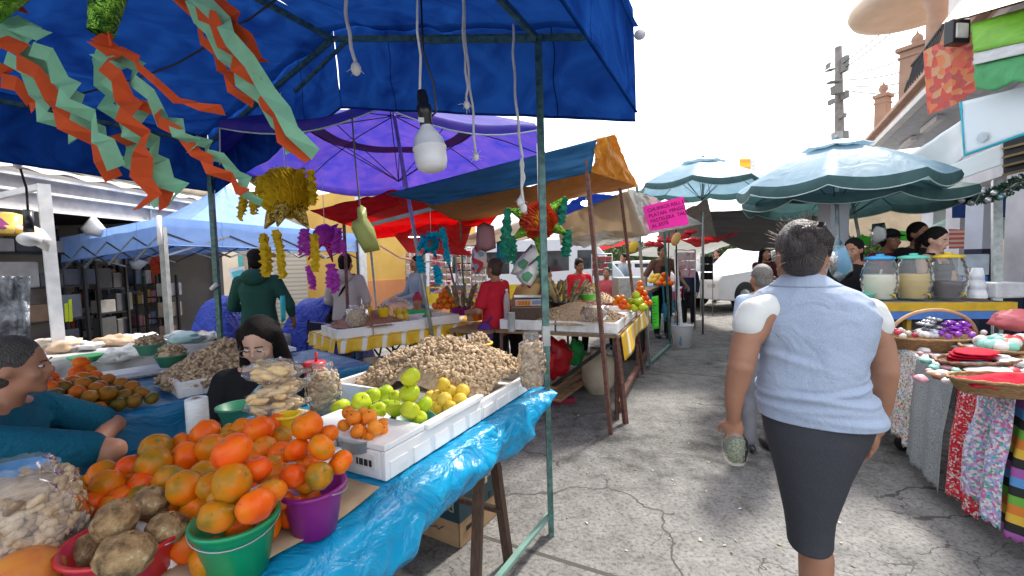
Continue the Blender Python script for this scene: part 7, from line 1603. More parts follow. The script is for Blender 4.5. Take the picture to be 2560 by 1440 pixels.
# ------------------------------------------------------------------ trees
def leafm(name, c, c2):
    m_, nt_, b = new_mat(name); g_ = N(nt_, 'ShaderNodeNewGeometry'); col = ramp(nt_, g_.outputs['Random Per Island'], [(0, c2), (1, c)]); nt_.links.new(col, b.inputs['Base Color']); b.inputs['Roughness'].default_value = .6
    return m_
LEAF = leafm('tree_leaves', (.09, .15, .03), (.03, .06, .015))
def tree(at, h, r_, label, n=1400, name='street_tree'):
    at = Vector((at.x, at.y, 0)); t = thing(name, at, label, 'tree'); m = MB(); m.tube([at, at + V((.05, 0, h * .3)), at + V((0, .1, h * .6))], [.16, .12, .06], 8)
    cl = []
    for i in range(9):
        a = i * 2.4; e = at + V((math.cos(a) * r_ * .6, math.sin(a) * r_ * .6, h * (.55 + .35 * ((i * 7) % 9) / 9))); m.tube([at + V((0, 0, h * .35)), at.lerp(e, .5) + V((0, 0, h * .25)), e], [.07, .04, .015], 6); cl.append((e, r_ * rnd.uniform(.35, .55)))
    m.build('trunk', DWOOD, t); m = MB()
    for i in range(n):
        c, q = cl[i % 9]; d_ = V((rnd.gauss(0, 1), rnd.gauss(0, 1), rnd.gauss(0, .8))).normalized() * q * rnd.uniform(.5, 1.05); p = c + d_; s_ = rnd.uniform(.06, .14); u = V((rnd.gauss(0, 1), rnd.gauss(0, 1), rnd.gauss(0, 1))).normalized(); w_ = u.cross(V((.3, .5, .8))).normalized()
        m.add([p, p + u * s_ + w_ * s_ * .4, p + u * s_ * 2, p + u * s_ - w_ * s_ * .4], [(0, 1, 2, 3)], False)
    m.build('crown', LEAF, t)
for px, dd, h, r_, lb in ((1530, 20, 2.3, 1.2, 'dark green tree seen above the white minibus'), (1800, 21, 2.2, 1.1, 'dark tree behind the white pickup truck'), (2150, 16, 2.3, 1.0, 'small tree glimpsed behind the drinks stand'), (1630, 23, 2.2, 1.2, 'dark tree behind the bearded vendor')): tree(gp(px, dd), h, r_, lb)

# ------------------------------------------------------------------ utility pole and far sign
up = thing('utility_pole', gp(2106, 16), 'tall concrete utility pole crowded with boxes and wires', 'utility pole'); b0 = gp(2106, 16); tp = D(2096, 118, 16)
CONC = plain('pole_concrete', (.22, .2, .18), .9, c2=(.15, .13, .12), scale=6); MB().tube([b0, b0.lerp(tp, .5), tp], [.2, .17, .11], 14).build('shaft', CONC, up)
def ub(px, py, w_, h_, name='service_box', mt=None): MB().box(D(px, py, 15.75), (w_ * .5, .25, h_ * .6), rz=.5, rot=Matrix.Rotation(.12 * math.sin(py), 3, 'Y')).build(name, mt or plain('box_grey', (.2, .19, .18), .7), up, bev=.02)
ub(2112, 160, .3, .9, 'transformer'); ub(2090, 225, .5, .5); ub(2112, 238, .3, .4); ub(2086, 205, .9, .1, 'crossarm'); ub(2078, 255, .2, .3); ub(2093, 345, .55, .7, 'meter_box', C((.35, .33, .32), .7)); ub(2110, 345, .4, .8, 'meter_box'); ub(2076, 175, .5, .08, 'crossarm'); ub(2070, 165, .07, .35, 'insulator'); ub(2106, 290, .3, .25)
m = MB()
for k, (x0, y0, x1, y1, d1, sag) in enumerate(((2100, 165, 2330, -40, 9, 10), (2105, 175, 2345, -30, 9, 12), (2110, 190, 2420, 60, 7, 20), (2108, 200, 2430, 90, 7, 30), (2112, 215, 2440, 130, 7, 30), (2110, 225, 2440, 150, 7, 40))):
    m = MB(); m.tube([D(x0 + (x1 - x0) * q, y0 + (y1 - y0) * q + sag * math.sin(PI * q), 16 + (d1 - 16) * q) for q in [i / 8 for i in range(9)]], .02, 5); m.build('wire', BLACKP, up)
fs = thing('street_sign', gp(1868, 22), 'yellow and white sign board on a post above the far parasol', 'sign'); MB().tube([gp(1885, 22), D(1885, 400, 22)], .06, 8).build('post', GALV, fs)
c = D(1862, 412, 21.8); MB().box(c, (.5, .08, .6)).build('board', stripes_mat('yellow_sign_face', [(.8, .5, .02), (.8, .35, .03), (.8, .55, .05)], 2, 3), fs); MB().box(D(1882, 412, 21.8), (.28, .08, .62)).build('board', C((.8, .8, .78), .6), fs)

# ------------------------------------------------------------------ building on the right
e0, e1 = P(2172, 372, 4.2), P(2372, 168, 4.2); sb = (e1 - e0); sb.z = 0; TB = frameT(e0, sb); Lb = sb.length
sgn = TB(0, 1, 0) - TB(0, 0, 0)   # must point away from the lane
vv = 1 if sgn.x > 0 else -1
def TBv(u, v, z): return TB(u, v * vv, z)
STU = plain('terracotta_stucco', (.42, .27, .19), .85, c2=(.33, .2, .14), scale=3); CREAM = plain('cream_stucco', (.66, .63, .6), .85, c2=(.55, .52, .5), scale=2); LIL = plain('lilac_white_wall', (.6, .59, .62), .8, scale=2)
rb = thing('balcony_building', TBv(Lb / 2, 3, 0), 'two storey corner building with a balcony, terracotta pillars and curved roof slab', 'building')
U0, U1 = -.2, Lb + 6
def hb(u0, u1, v0, v1, z0, z1, nm, mt): hexT(MB(), TBv, u0, u1, v0, v1, z0, z1).build(nm, mt, rb, bev=.01)
hb(U0, U1, 0, 4, 4.22, 4.34, 'balcony_slab', STU); hb(U0, U1, -.05, .1, 4.10, 4.22, 'cornice', CREAM); hb(U0 - .06, U1, -.12, .02, 4.34, 4.42, 'cornice', STU)
hb(U0, U1, .1, 4, 4.12, 4.2, 'soffit', plain('grey_soffit', (.5, .5, .52), .8)); hb(U0, U1, 1.15, 1.4, 2.75, 4.12, 'wall', LIL); hb(U0, U1, 4.4, 4.6, 0, 7, 'back_wall', CREAM); hb(U0, U0 + .2, 1.4, 4.4, 2.75, 4.12, 'wall', LIL)
for px, py, z1_, w_ in ((2205, 345, 5.25, .26), (2287, 285, 5.55, .42)):
    p = P(px, py, 4.3); p.z = 0; z0_ = 4.2
    MB().box(p + V((0, 0, (z0_ + z1_) / 2)), (w_, w_, z1_ - z0_), rz=.5).build('pedestal', STU, rb, bev=.02); cap_ = MB().box(p + V((0, 0, z1_ + .04)), (w_ * 1.25, w_ * 1.25, .08), rz=.5).box(p + V((0, 0, z1_ - .12)), (w_ * 1.12, w_ * 1.12, .04), rz=.5).build('pedestal_cap', STU, rb, bev=.01)
    MB().lathe([(.12, 0), (.05, .05), (.1, .12), (.08, .2), (.02, .26), (.001, .34)], p + V((0, 0, z1_ + .08)), 14).build('finial', STU, cap_)
p = P(2334, 238, 4.42); p.z = 0; k = kx = (P(2334, 238, 4.42) - TBv(0, 0, 4.42)).dot(sb.normalized()); MB().lathe([(.22, 4.3), (.22, 4.6), (.15, 4.7), (.14, 6.0), (.2, 6.1), (.22, 6.6)], p, 20).build('column', STU, rb)
hb(kx + .6, U1, .4, 4.2, 4.34, 7, 'upper_wall', CREAM)
m = MB()
for k in range(16): u = kx - .9 + k * .14; m.tube([TBv(u, .2, 4.42), TBv(u, .1, 4.75), TBv(u, .2, 5.2)], .012, 5)
m.tube([TBv(kx - 1, .2, 5.22), TBv(kx + 1.6, .2, 5.22)], .03, 8); m.build('railing', DARKM, rb)
m = MB(); cc_ = D(2290, 28, 9.3); m.lathe([(.001, .0), (.9, .0), (1.1, .05), (1.16, .16), (1.12, .3), (.001, .34)], cc_, 48); m.build('curved_roof_slab', plain('peach_soffit', (.6, .47, .36), .8, c2=(.5, .4, .3), scale=2), rb)
for k in (.2, 1.9, 4.6, 7.2): p = TBv(k, 1.25, 0); MB().beam(p + V((0, 0, 2.75)), p, .3).build('arcade_pier', LIL, rb); MB().beam(p + V((0, 0, .9)), p + V((0, 0, 0)), .33).build('pier_base', NAVYC, rb)
hb(.5, 1.5, .5, .62, 4.0, 4.1, 'ceiling_lamp', CREAM); hb(2.2, 3.2, .5, .62, 4.0, 4.1, 'ceiling_lamp', CREAM)
# white wrapped columns close to the stands
def colm(px, y0, y1, dd, w_, label, base=None):
    t = thing('column', gp(px, dd), label, 'column', 'white columns by the food stands'); a = D(px, y0, dd); b = V((a.x, a.y, 0)); q = D(px, y1, dd).z
    MB().beam(a, b + V((0, 0, q if base else 0)), w_).build('shaft', plain('white_column_wrap', (.55, .58, .66), .7, c2=(.48, .5, .58), scale=3), t)
    if base: MB().beam(b + V((0, 0, q)), b, w_ * .98).build('base', C((.015, .02, .06), .6), t)
colm(2085, 455, 600, 5.3, .22, 'white square column under the big parasol, right of her head'); colm(2460, 470, 622, 6.6, .26, 'white wrapped column with a navy base at the right', True); colm(2025, 505, 600, 8.4, .25, 'pale column farther back behind her head')
pole_thing([D(2492, 450, 6.0), P(2492, 905, 0)], .045, GALV, 'wide grey metal post beside the navy based column')
# green awning shop with tiled roof
aw = thing('shop_awning', D(2500, 230, 4.6), 'green shop awning with scalloped edge and grey stripe at the top right', 'awning')
def wv(x, amp=1): return amp * .02 * math.sin(x * 17)
GA1 = tarp_mat('bright_green_awning', (.2, .5, .04), trans=.3); GA2 = tarp_mat('mid_green_awning', (.1, .42, .16), trans=.3); GRS = C((.5, .5, .5), .7)
def aq(x0, y0, x1, y1, x2, y2, x3, y3, mt, nm, d0=4.5, d1=4.3, scal=False):
    a, b, c, d_ = D(x0, y0, d0), D(x1, y1, d0 - .8), D(x2, y2, d1 - .8), D(x3, y3, d1)
    MB().grid(lambda u, v: a.lerp(b, u).lerp(d_.lerp(c, u), v) + (V((0, 0, -.05 * abs(math.sin(u * 9)))) * v if scal else V((0, 0, 0))) + V((0, .03 * noise.noise(Vector((u * 6, v * 3, x0))), 0)), 40, 8).build(nm, mt, aw, solid=.004)
aq(2428, 60, 2760, -40, 2760, 60, 2432, 132, GA1, 'upper_panel'); aq(2432, 132, 2760, 60, 2760, 90, 2434, 162, GRS, 'grey_stripe', 4.31, 4.28); aq(2434, 162, 2760, 90, 2760, 160, 2438, 222, GA2, 'scalloped_valance', 4.3, 4.26, True)
tl = thing('tile_pillar', D(2405, 260, 4.8), 'red and orange tile covered pillar with a lamp box left of the green awning', 'pillar')
TILE = patches_mat('red_clay_tiles', [(.5, .05, .03), (.55, .16, .05), (.4, .06, .05), (.5, .25, .12), (.6, .1, .05)], 15, .6)
a, b, c, d_ = D(2372, 95, 4.8), D(2442, 90, 4.6), D(2446, 222, 4.6), D(2384, 264, 4.8); MB().hexa([d_, c, c + V((0, .3, 0)), d_ + V((0, .3, 0))], [a, b, b + V((0, .3, 0)), a + V((0, .3, 0))]).build('tiled_face', TILE, tl)
MB().hexa([D(2355, 60, 4.8), D(2700, -40, 3.6), D(2700, -40, 4.2), D(2355, 60, 5.4)], [D(2400, 5, 5.2), D(2700, -140, 4.2), D(2700, -140, 4.8), D(2400, 5, 5.8)]).build('tiled_roof', TILE, tl)
c = D(2392, 83, 4.6); MB().box(c, (.2, .1, .24), rz=.1).build('lamp_box', BLACKP, tl, bev=.01); MB().box(c - V((0, .055, 0)), (.14, .02, .15), rz=.1).build('lamp_glass', C((.65, .65, .58), .3), tl, bev=.01)
gs = thing('gutter_lights', D(2480, 40, 4.4), 'string of old fittings along the eave above the green awning', 'string lights'); m = MB(); m.tube([D(2362, 58, 4.7), D(2560, 2, 4.2)], .012, 6); m.build('cable', DARKM, gs); m = MB(); [m.ell(D(2380 + i * 22, 52 - i * 6, 4.66 - i * .05), (.03, .02, .018)) for i in range(8)]; m.build('fittings', C((.6, .5, .3), .5), gs)
# white banners
BAN = patches_mat('faded_banner', [(.68, .72, .73), (.66, .71, .72), (.7, .72, .73), (.66, .7, .72)], 2.2, .6, bs=.1)
def banner(pts, dd, label, edge=None, mk=None):
    t = thing('banner', D(pts[2][0], pts[2][1], dd[2]), label, 'banner', 'white banners on the right'); a, b, c, d_ = [D(x, y, z) for (x, y), z in zip(pts, dd)]
    MB().grid(lambda u, v: a.lerp(b, u).lerp(d_.lerp(c, u), v) + V((0, .03 * noise.noise(Vector((u * 5, v * 3, 2))), 0)), 24, 12).build('sheet', BAN, t, solid=.003)
    if edge: MB().tube([a, d_, c], .014, 6).build('cyan_edge', C((.02, .5, .65), .6), t)
    if mk:
        xd_ = (b - a).normalized(); yd_ = (a - d_); yd_ = (yd_ - xd_ * yd_.dot(xd_)).normalized()
        for (x, y, s_, txt, col) in mk: text_mesh(txt, s_, C(col, .7, bmp=0), 'faded_print', t, D(x, y, dd[0] - (x - pts[0][0]) / (pts[1][0] - pts[0][0] + .01) * (dd[0] - dd[1]) - .03), xd_, yd_, .001)
banner([(2402, 255), (2750, 170), (2750, 268), (2412, 388)], (4.6, 3.6, 3.6, 4.6), 'large white banner with cyan edge below the green awning', True, [(2455, 345, .13, '●', (.5, .55, .57)), (2525, 300, .10, 'ES', (.25, .3, .35))])
banner([(2262, 395), (2404, 300), (2410, 390), (2345, 470)], (6.6, 5.4, 5.4, 6.3), 'plain white banner wall left of the cyan edged banner')
banner([(2360, 420), (2505, 360), (2505, 412), (2335, 472)], (5.4, 4.8, 4.8, 5.5), 'white banner hanging lowest over the counter')
ds = thing('dark_stall_box', D(2560, 440, 5.0), 'dark slatted stall front at the right edge below the banners', 'stall front'); m = MB()
MB().hexa([D(2508, 440, 5.1), D(2700, 400, 4.4), D(2700, 400, 4.6), D(2508, 440, 5.3)], [D(2508, 350, 5.1), D(2700, 280, 4.4), D(2700, 280, 4.6), D(2508, 350, 5.3)]).build('panel', C((.02, .018, .02), .7), ds); [m.beam(D(2508, 372 + i * 22, 5.08), D(2700, 325 + i * 22, 4.38), .025) for i in range(4)]; m.build('slats', C((.25, .17, .06), .6), ds)
ba = thing('blue_awning', D(2540, 538, 7), 'navy blue awning behind the wide grey post', 'awning'); MB().hexa([D(2490, 545, 7.4), D(2750, 520, 7), D(2750, 520, 7.2), D(2490, 545, 7.6)], [D(2490, 478, 7.4), D(2750, 450, 7), D(2750, 450, 7.2), D(2490, 478, 7.6)]).build('cloth_panel', C((.015, .05, .2), .7), ba); MB().beam(D(2490, 476, 7.4), D(2750, 448, 7), .1).build('edge_bar', CREAM, ba)
MB().hexa([D(2380, 545, 8), D(2440, 545, 8), D(2440, 545, 8.1), D(2380, 545, 8.1)], [D(2380, 500, 8), D(2440, 495, 8), D(2440, 495, 8.1), D(2380, 500, 8.1)]).build('side_panel', C((.015, .06, .25), .7), ba)
# garland
gd = thing('garland', D(2460, 500, 4.9), 'green tinsel garland with silver and blue baubles under the banners', 'garland'); m = MB(); pts = [D(2390, 490, 5.2), D(2430, 497, 5.1), D(2470, 490, 5.0), D(2510, 478, 4.9), D(2545, 455, 4.8), D(2600, 440, 4.6)]
for i in range(900):
    q = rnd.random() * (len(pts) - 1); j = int(q); p = pts[j].lerp(pts[j + 1], q - j); d_ = V((rnd.gauss(0, 1), rnd.gauss(0, 1), rnd.gauss(0, 1))).normalized(); m.add([p, p + d_ * .09 + V((.006, 0, .006)), p + d_ * .09 - V((.006, 0, .006))], [(0, 1, 2)], False)
m.build('tinsel', C((.02, .09, .05), .5, bmp=0), gd)
for k, (x, y) in enumerate(((2405, 500), (2418, 488), (2428, 505), (2410, 478), (2440, 485), (2470, 500), (2485, 482), (2500, 492), (2512, 485), (2455, 478))): MB().ell(D(x, y, 4.9), .03).build('bauble', C((.3, .6, .7) if k % 3 == 1 else (.75, .75, .78), .15, metal=.5, bmp=0), gd)
# houses beyond on the right
facade('far_house', 'warm beige house beyond the food stands at the right', 2140, 17, 2900, 15, [('window', .2, .26, 1.2, 2.6, DARKM, .05), ('window', .35, .42, .2, 2.5, C((.25, .13, .1), .7), .05), ('window', .55, .6, 1.2, 2.4, DARKM, .05), ('cornice', 0, 1, 3.2, 3.4, CREAM, .12)], plain('warm_beige', (.55, .42, .28), .85, scale=2), 3.6)
for k, (px, py, dd, w_) in enumerate(((2400, 560, 10, .9), (2525, 558, 9.5, 1.1))): h_ = D(px, py - 22, dd); parasol(h_, w_ * .8, .35, ['pale green parasol far behind the white column', 'pale parasol far off at the right edge'][k], C((.4, .55, .48), .7, trans=.3), val=.1, vent=False, group='far parasols', ribs=6)
t = thing('striped_cloth', D(2400, 622, 7.4), 'red and white striped cloth hanging behind the last counter', 'cloth'); MB().hexa([D(2372, 622, 7.4), D(2432, 620, 7.4), D(2432, 620, 7.45), D(2372, 622, 7.45)], [D(2372, 572, 7.4), D(2432, 576, 7.4), D(2432, 576, 7.45), D(2372, 572, 7.45)]).build('cloth', stripes_mat('red_white_stripes', [(.75, .12, .1), (.8, .6, .5)], 2, 13), t)
for k, (px, py, w_, h_) in enumerate(((2263, 590, .22, .1), (2160, 600, .14, .08))): c = D(px, py, 5.6); tag(MB().box(c, (w_ * 1.1, .01, h_ * 1.2), rot=Matrix.Rotation(.1, 3, 'Y')).build('price_sign', NG), ['neon green price card behind the men at the drinks stand', 'smaller neon green card near the blue plastic bag'][k], 'sign')

# ------------------------------------------------------------------ drinks counter
TD = frameT(D(2190, 700, 3.75), D(2540, 700, 3.85) - D(2190, 700, 3.75)); zc_ = D(2300, 754, 3.8).z; Ld = (D(2540, 700, 3.85) - D(2190, 700, 3.75)).length
dc = thing('drinks_counter', TD(Ld / 2, .4, 0), 'food counter with yellow and blue painted edge under the parasols', 'counter'); hexT(MB(), TD, -.7, Ld, 0, .85, zc_ - .03, zc_).build('counter_top', GALV, dc)
hexT(MB(), TD, -.7, Ld, -.012, 0, zc_ - .07, zc_ + .004).build('yellow_edge', C((.75, .45, .02), .5), dc); hexT(MB(), TD, -.7, Ld, -.02, -.001, zc_ - .14, zc_ - .072).build('blue_edge', C((.08, .22, .6), .5), dc); hexT(MB(), TD, Ld, Ld + .012, -.012, .85, zc_ - .07, zc_ + .004).build('yellow_edge', C((.75, .45, .02), .5), dc)
hexT(MB(), TD, -.65, Ld - .1, .25, .3, .1, zc_ - .15).build('front_panel', C((.05, .05, .055), .6), dc)
for u, v in ((-.6, .05), (Ld - .08, .05), (-.6, .8), (Ld - .08, .8), (.1, .05), (.35, .05)): MB().beam(TD(u, v, zc_ - .04), TD(u, v, 0), .04).build('leg', C((.5, .3, .02), .5) if u in (.1, .35) else GALV, dc)
def jar(px, lidc, liq, liqh, label):
    c = D(px, 752, 4.05); c.z = zc_ + .002; t = thing('drinks_jar', c, label, 'jar', 'barrel shaped drinks jars'); Hh = .37
    pr = lambda q: .10 + .045 * math.sin(PI * min(1, max(0, q)) * .98 + .1)
    rb_ = lambda q: pr(q) + .003 * math.sin(q * 44)
    MB().lathe([(.001, .0)] + [(rb_(i / 30), Hh * i / 30) for i in range(31)], c, 40).build('glass', film_mat('jar_glass', (.95, .97, .96), .14, 8, .08), t)
    MB().lathe([(.001, .006)] + [(pr(i / 20) - .008, .006 + Hh * i / 20) for i in range(int(20 * liqh) + 1)] + [(.001, .006 + Hh * int(20 * liqh) / 20)], c, 32).build('drink', C(liq, .3, bmp=0, var=.1), t)
    MB().lathe([(.108, Hh - .005), (.112, Hh), (.112, Hh + .016), (.06, Hh + .028), (.03, Hh + .03), (.03, Hh + .045), (.001, Hh + .046)], c, 32).build('lid', C(lidc, .35, bmp=0), t)
    MB().tube([c + V((0, -.13, .05)), c + V((0, -.17, .05)), c + V((0, -.175, .02))], .01, 8).build('tap', C((.6, .45, .05), .4), t)
jar(2197, (.05, .4, .75), (.68, .64, .5), .6, 'drinks jar with a blue lid and milky white drink'); jar(2280, (.15, .65, .5), (.55, .38, .1), .6, 'drinks jar with a mint green lid and yellow drink'); jar(2366, (.8, .55, .02), (.03, .008, .02), .42, 'drinks jar with a yellow lid and dark purple drink')
for k, (px, n, lb) in enumerate(((2440, 9, 'tall tower of upturned white foam cups on the counter'), (2424, 5, 'short tower of white foam cups left of the tall one'))):
    c = D(px, 752, 4.0 + .1 * k); c.z = zc_ + .002; t = thing('cup_tower', c, lb, 'cups', 'foam cup towers'); m = MB()
    for i in range(3 if k == 0 else 2):
        for j in range(4): z_ = i * .085 + j * .008; m.lathe([(.075 - i * .012, z_), (.072 - i * .012, z_ + .006), (.055 - i * .01, z_ + .075)], c, 24, capt=True)
    m.build('cups', C((.75, .76, .8), .6), t)
c = D(2490, 752, 4.0); c.z = zc_; t = thing('plastic_tub', c, 'translucent white tub beside the foam cups', 'tub'); MB().box(c + V((.02, 0, .07)), (.26, .2, .14)).build('tub', C((.6, .6, .62), .4), t, bev=.015)
c = D(2400, 700, 5.2); t = thing('blue_crate', c - V((0, 0, .05)), 'blue plastic crate under a clear box behind the yellow lidded jar', 'crate'); MB().box(c, (.34, .3, .1)).build('crate', C((.01, .15, .55), .4), t, bev=.01); MB().box(c + V((0, 0, .18)), (.36, .3, .24)).build('clear_box', C((.5, .58, .66), .3), t, bev=.01)
c = D(2140, 752, 4.0); c.z = zc_; bucket('bowl', c, .13, .08, .07, C((.15, .55, .42), .4, bmp=0), 'mint green bowl at the hidden end of the drinks counter', handle=False, cat='bowl')
hang_bag([(2075, 640), (2095, 590), (2125, 640), (2130, 690), (2100, 705), (2080, 690)], 4.2, film_mat('blue_film', (.35, .65, .85), .45, 25), 'big pale blue plastic bag hanging by the woman in the striped jacket', th=.1)
hang_bag([(2180, 560), (2212, 556), (2216, 610), (2180, 612)], 4.7, film_mat('grey_film', (.8, .82, .82), .5, 25), 'wad of clear plastic bags tied to the parasol pole', th=.06)

# ------------------------------------------------------------------ craft table on the right
E0, E1 = P(2232, 862, .8), P(2560, 985, .8); TE = frameT(E0, E1 - E0); Le = 2.3
vsgn = 1 if (TE(0, 1, 0) - TE(0, 0, 0)).x > 0 else -1
def TEv(u, v, z): return TE(u, v * vsgn, z)
ct = thing('craft_table', TEv(Le / 2, .6, 0), 'long craft table on the right covered with baskets, eggs and cloths', 'table'); hexT(MB(), TEv, -.05, Le, .01, 1.3, .77, .8).build('tabletop', WOOD, ct)
for u in (.02, 1.1, Le - .1):
    for v in (.06, 1.2): MB().beam(TEv(u, v, .77), TEv(u, v, .04), .035).build('leg', DARKM, ct)
c = TEv(.04, .06, 0); MB().lathe([(.01, -.015), (.05, -.015), (.055, 0), (.05, .015), (.01, .015)], c + V((0, 0, .055)), 18, up=(1, .2, 0)).build('caster', BLACKP, ct)
tag(MB().grid(lambda a, b: TEv(-.05 + (Le + .05) * a, .0 + 1.3 * b, .806 + .004 * noise.noise(Vector((a * 20, b * 9, 2)))), 40, 20).build('tablecloth', C((.6, .56, .52), .8, bmp=.3), solid=.002), 'pale cloth spread over the craft table', 'tablecloth')
FLO = patches_mat('flowered_dolls_cloth', [(.7, .7, .68), (.72, .7, .7), (.6, .08, .06), (.3, .45, .6), (.7, .68, .66), (.15, .4, .25), (.7, .45, .1), (.65, .63, .66)], 110, .8)
SEQ = plain('silver_sequins', (.55, .58, .58), .35, .3, c2=(.2, .23, .24), scale=160, bmp=1, bscale=240, bd=.004)
REDF = patches_mat('red_rose_cloth', [(.6, .01, .03), (.7, .04, .05), (.5, .0, .03), (.6, .3, .25), (.65, .02, .04), (.7, .68, .68)], 110, .8)
MUL = patches_mat('mixed_bright_cloth', [(.5, .35, .6), (.7, .7, .72), (.1, .4, .3), (.7, .6, .62), (.3, .4, .7), (.6, .15, .3)], 90, .8)
RAIN = stripes_mat('rainbow_serape', [(.35, .1, .35), (.02, .02, .02), (.7, .45, .05), (.65, .2, .03), (.15, .4, .05), (.02, .02, .02), (.1, .3, .6)], 2, 3.2, .85)
def drape(u0, u1, h0, h1, mat, label, out=.02, seed=0, top=.12, wr=.02, group=None):
    def f(a, b):
        u = u0 + (u1 - u0) * a; h = h0 + (h1 - h0) * a; w_ = wr * math.sin(a * (u1 - u0) * 40 + seed) + wr * noise.noise(Vector((a * 4, b * 2, seed)))
        if b < .15: return TEv(u, top * (1 - b / .15) - out, .812 + .001 * (seed % 5))
        k = (b - .15) / .85; return TEv(u, -out - (.02 + w_) * min(1, k * 2) - .03 * k, .812 - h * k + .012 * math.sin(a * 60) * (k > .98))
    return tag(MB().grid(f, 30, 34).build('hanging_cloth', mat, solid=.002), label, 'cloth', group)
def uu(px, y=900): 
    p = P(px, 862 + .378 * (px - 2232), .8) - E0; return p.length
TAN = cloth_mat('tan_jacket_cloth', (.5, .36, .18), folds=10)
drape(uu(2238) - .12, uu(2258), .52, .58, TAN, 'tan jacket hanging at the far corner of the craft table', .05, 1, wr=.03)
drape(uu(2252), uu(2292), .55, .62, RAIN, 'rainbow striped cloth peeping from under the doll printed cloth', .02, 2)
drape(uu(2262), uu(2345), .58, .64, FLO, 'cloth printed with white dolls and red flowers over the table edge', .05, 3, wr=.015)
drape(uu(2330), uu(2432), .66, .72, SEQ, 'silver grey sequined cloth draped down the side of the craft table', .08, 4, wr=.012)
drape(uu(2428), uu(2520), .68, .72, REDF, 'red rose printed cloth draped beside the silver sequins', .06, 5, wr=.02)
drape(uu(2500), uu(2600), .55, .66, MUL, 'mauve and white patterned cloth near the right edge', .09, 6, wr=.03)
drape(uu(2530), uu(2640), .68, .68, RAIN, 'rainbow serape cloth at the right edge of the photo', .04, 7)
# baskets
WIC = plain('woven_wicker', (.5, .3, .13), .7, c2=(.24, .12, .05), scale=40, anis=(1, 1, 6), bmp=1, bscale=60, bd=.01)
def basket(c, rx, ry, h, label, yaw=0, handle=False, flare=1.25, mat=WIC):
    t = thing('basket', c, label, 'basket', 'baskets on the craft table'); rm = Matrix.Rotation(yaw, 3, 'Z'); m = MB()
    m.lathe([(.001, 0), (.8, 0), (.85, h * .1), (1, h), (1.03, h * 1.02), (.97, h * 1.02), (.8, h * .15), (.001, h * .12)], (0, 0, 0), 64, wob=lambda a, z: 1 + .012 * math.sin(a * 32 + z * 150)); m.v = [c + rm @ V((v.x * rx, v.y * ry, v.z)) for v in m.v]; m.build('weave', mat, t)
    m = MB(); m.tube([c + rm @ V((rx * 1.02 * math.cos(2 * PI * i / 40), ry * 1.02 * math.sin(2 * PI * i / 40), h * 1.02 + .004 * (i % 2))) for i in range(41)], .009, 6); m.build('rim', mat, t)
    if handle: MB().tube([c + rm @ V((rx * math.cos(PI * i / 16), 0, h + handle * math.sin(PI * i / 16))) for i in range(17)], .012, 8).build('handle', C((.5, .3, .16), .7), t)
    return t
c1 = D(2332, 852, 3.15); c1.z = .81; basket(c1, .31, .2, .085, 'long wicker basket with a tall hoop handle full of small trinkets', handle=.19)
c2_ = D(2530, 842, 2.8); c2_.z = .81; basket(c2_, .26, .2, .07, 'wide wicker basket of painted eggs and shells at the right')
c3 = D(2450, 895, 2.6); c3.z = .81; basket(c3, .28, .12, .05, 'flat brown basket of white crochet pieces', yaw=.2, mat=plain('dark_wicker', (.3, .14, .07), .7, c2=(.12, .05, .03), scale=40, bmp=1, bscale=60))
c4 = D(2545, 978, 2.1); c4.z = .81; basket(c4, .27, .12, .07, 'boat shaped wooden basket holding a bright red cloth', yaw=-.25)
def egg(c, r_, col, label, group, name='painted_egg'):
    m = MB().ell(c, (r_, r_, r_ * 1.25), Matrix.Rotation(rnd.uniform(.6, 1.5), 3, 'X') @ Matrix.Rotation(rnd.uniform(0, 3), 3, 'Y'), 14, 10); return tag(m.build(name, C(col, .35, bmp=0, var=.1)), label, 'ornament', group)
ec = [(.25, .6, .48), (.3, .65, .55), (.75, .74, .7), (.7, .08, .08), (.75, .7, .62), (.2, .5, .42), (.7, .35, .25), (.78, .76, .72)]
for i in range(26): a = rnd.uniform(0, 6.28); q = math.sqrt(rnd.random()) * .8; egg(c2_ + V((math.cos(a) * .23 * q, math.sin(a) * .18 * q, .07 + .05 * (1 - q) + rnd.uniform(0, .02))), .034, ec[i % 8], 'painted egg, mint, red or white, in the wide basket', 'painted eggs in the wide basket')
for i in range(34):
    x = rnd.uniform(-.26, .26); y = rnd.uniform(-.13, .13); k = 0 if x < -.02 and x > -.1 else (1 if x > 0 and x < .2 else 2)
    egg(c1 + V((x, y, .095 + rnd.uniform(0, .03))), .018, [(.6, .62, .65), (.3, .06, .5), (.75, .7, .66)][k] if i % 5 else (.6, .05, .12), 'tiny shiny trinket in the hoop handled basket', 'trinkets in the hoop handled basket', 'trinket')
m = MB(); [m.ell(c1 + V((.1 + .03 * (i % 4), -.05 + .03 * (i // 4 % 3), .12 + .016 * (i % 5))), (.035, .02, .012), Matrix.Rotation(i, 3, 'Z'), 8, 5) for i in range(24)]; tag(m.build('purple_ornament', C((.32, .05, .55), .25)), 'bunch of purple foil ornaments in the hoop handled basket', 'ornament')
m = MB(); [m.ell(c1 + V((-.06 + .03 * (i % 3), -.03 + .03 * (i // 3 % 3), .12 + .018 * (i % 6))), (.035, .02, .012), Matrix.Rotation(i, 3, 'Z'), 8, 5) for i in range(24)]; tag(m.build('silver_ornament', C((.5, .52, .56), .2, metal=.7)), 'bunch of silver foil ornaments in the hoop handled basket', 'ornament')
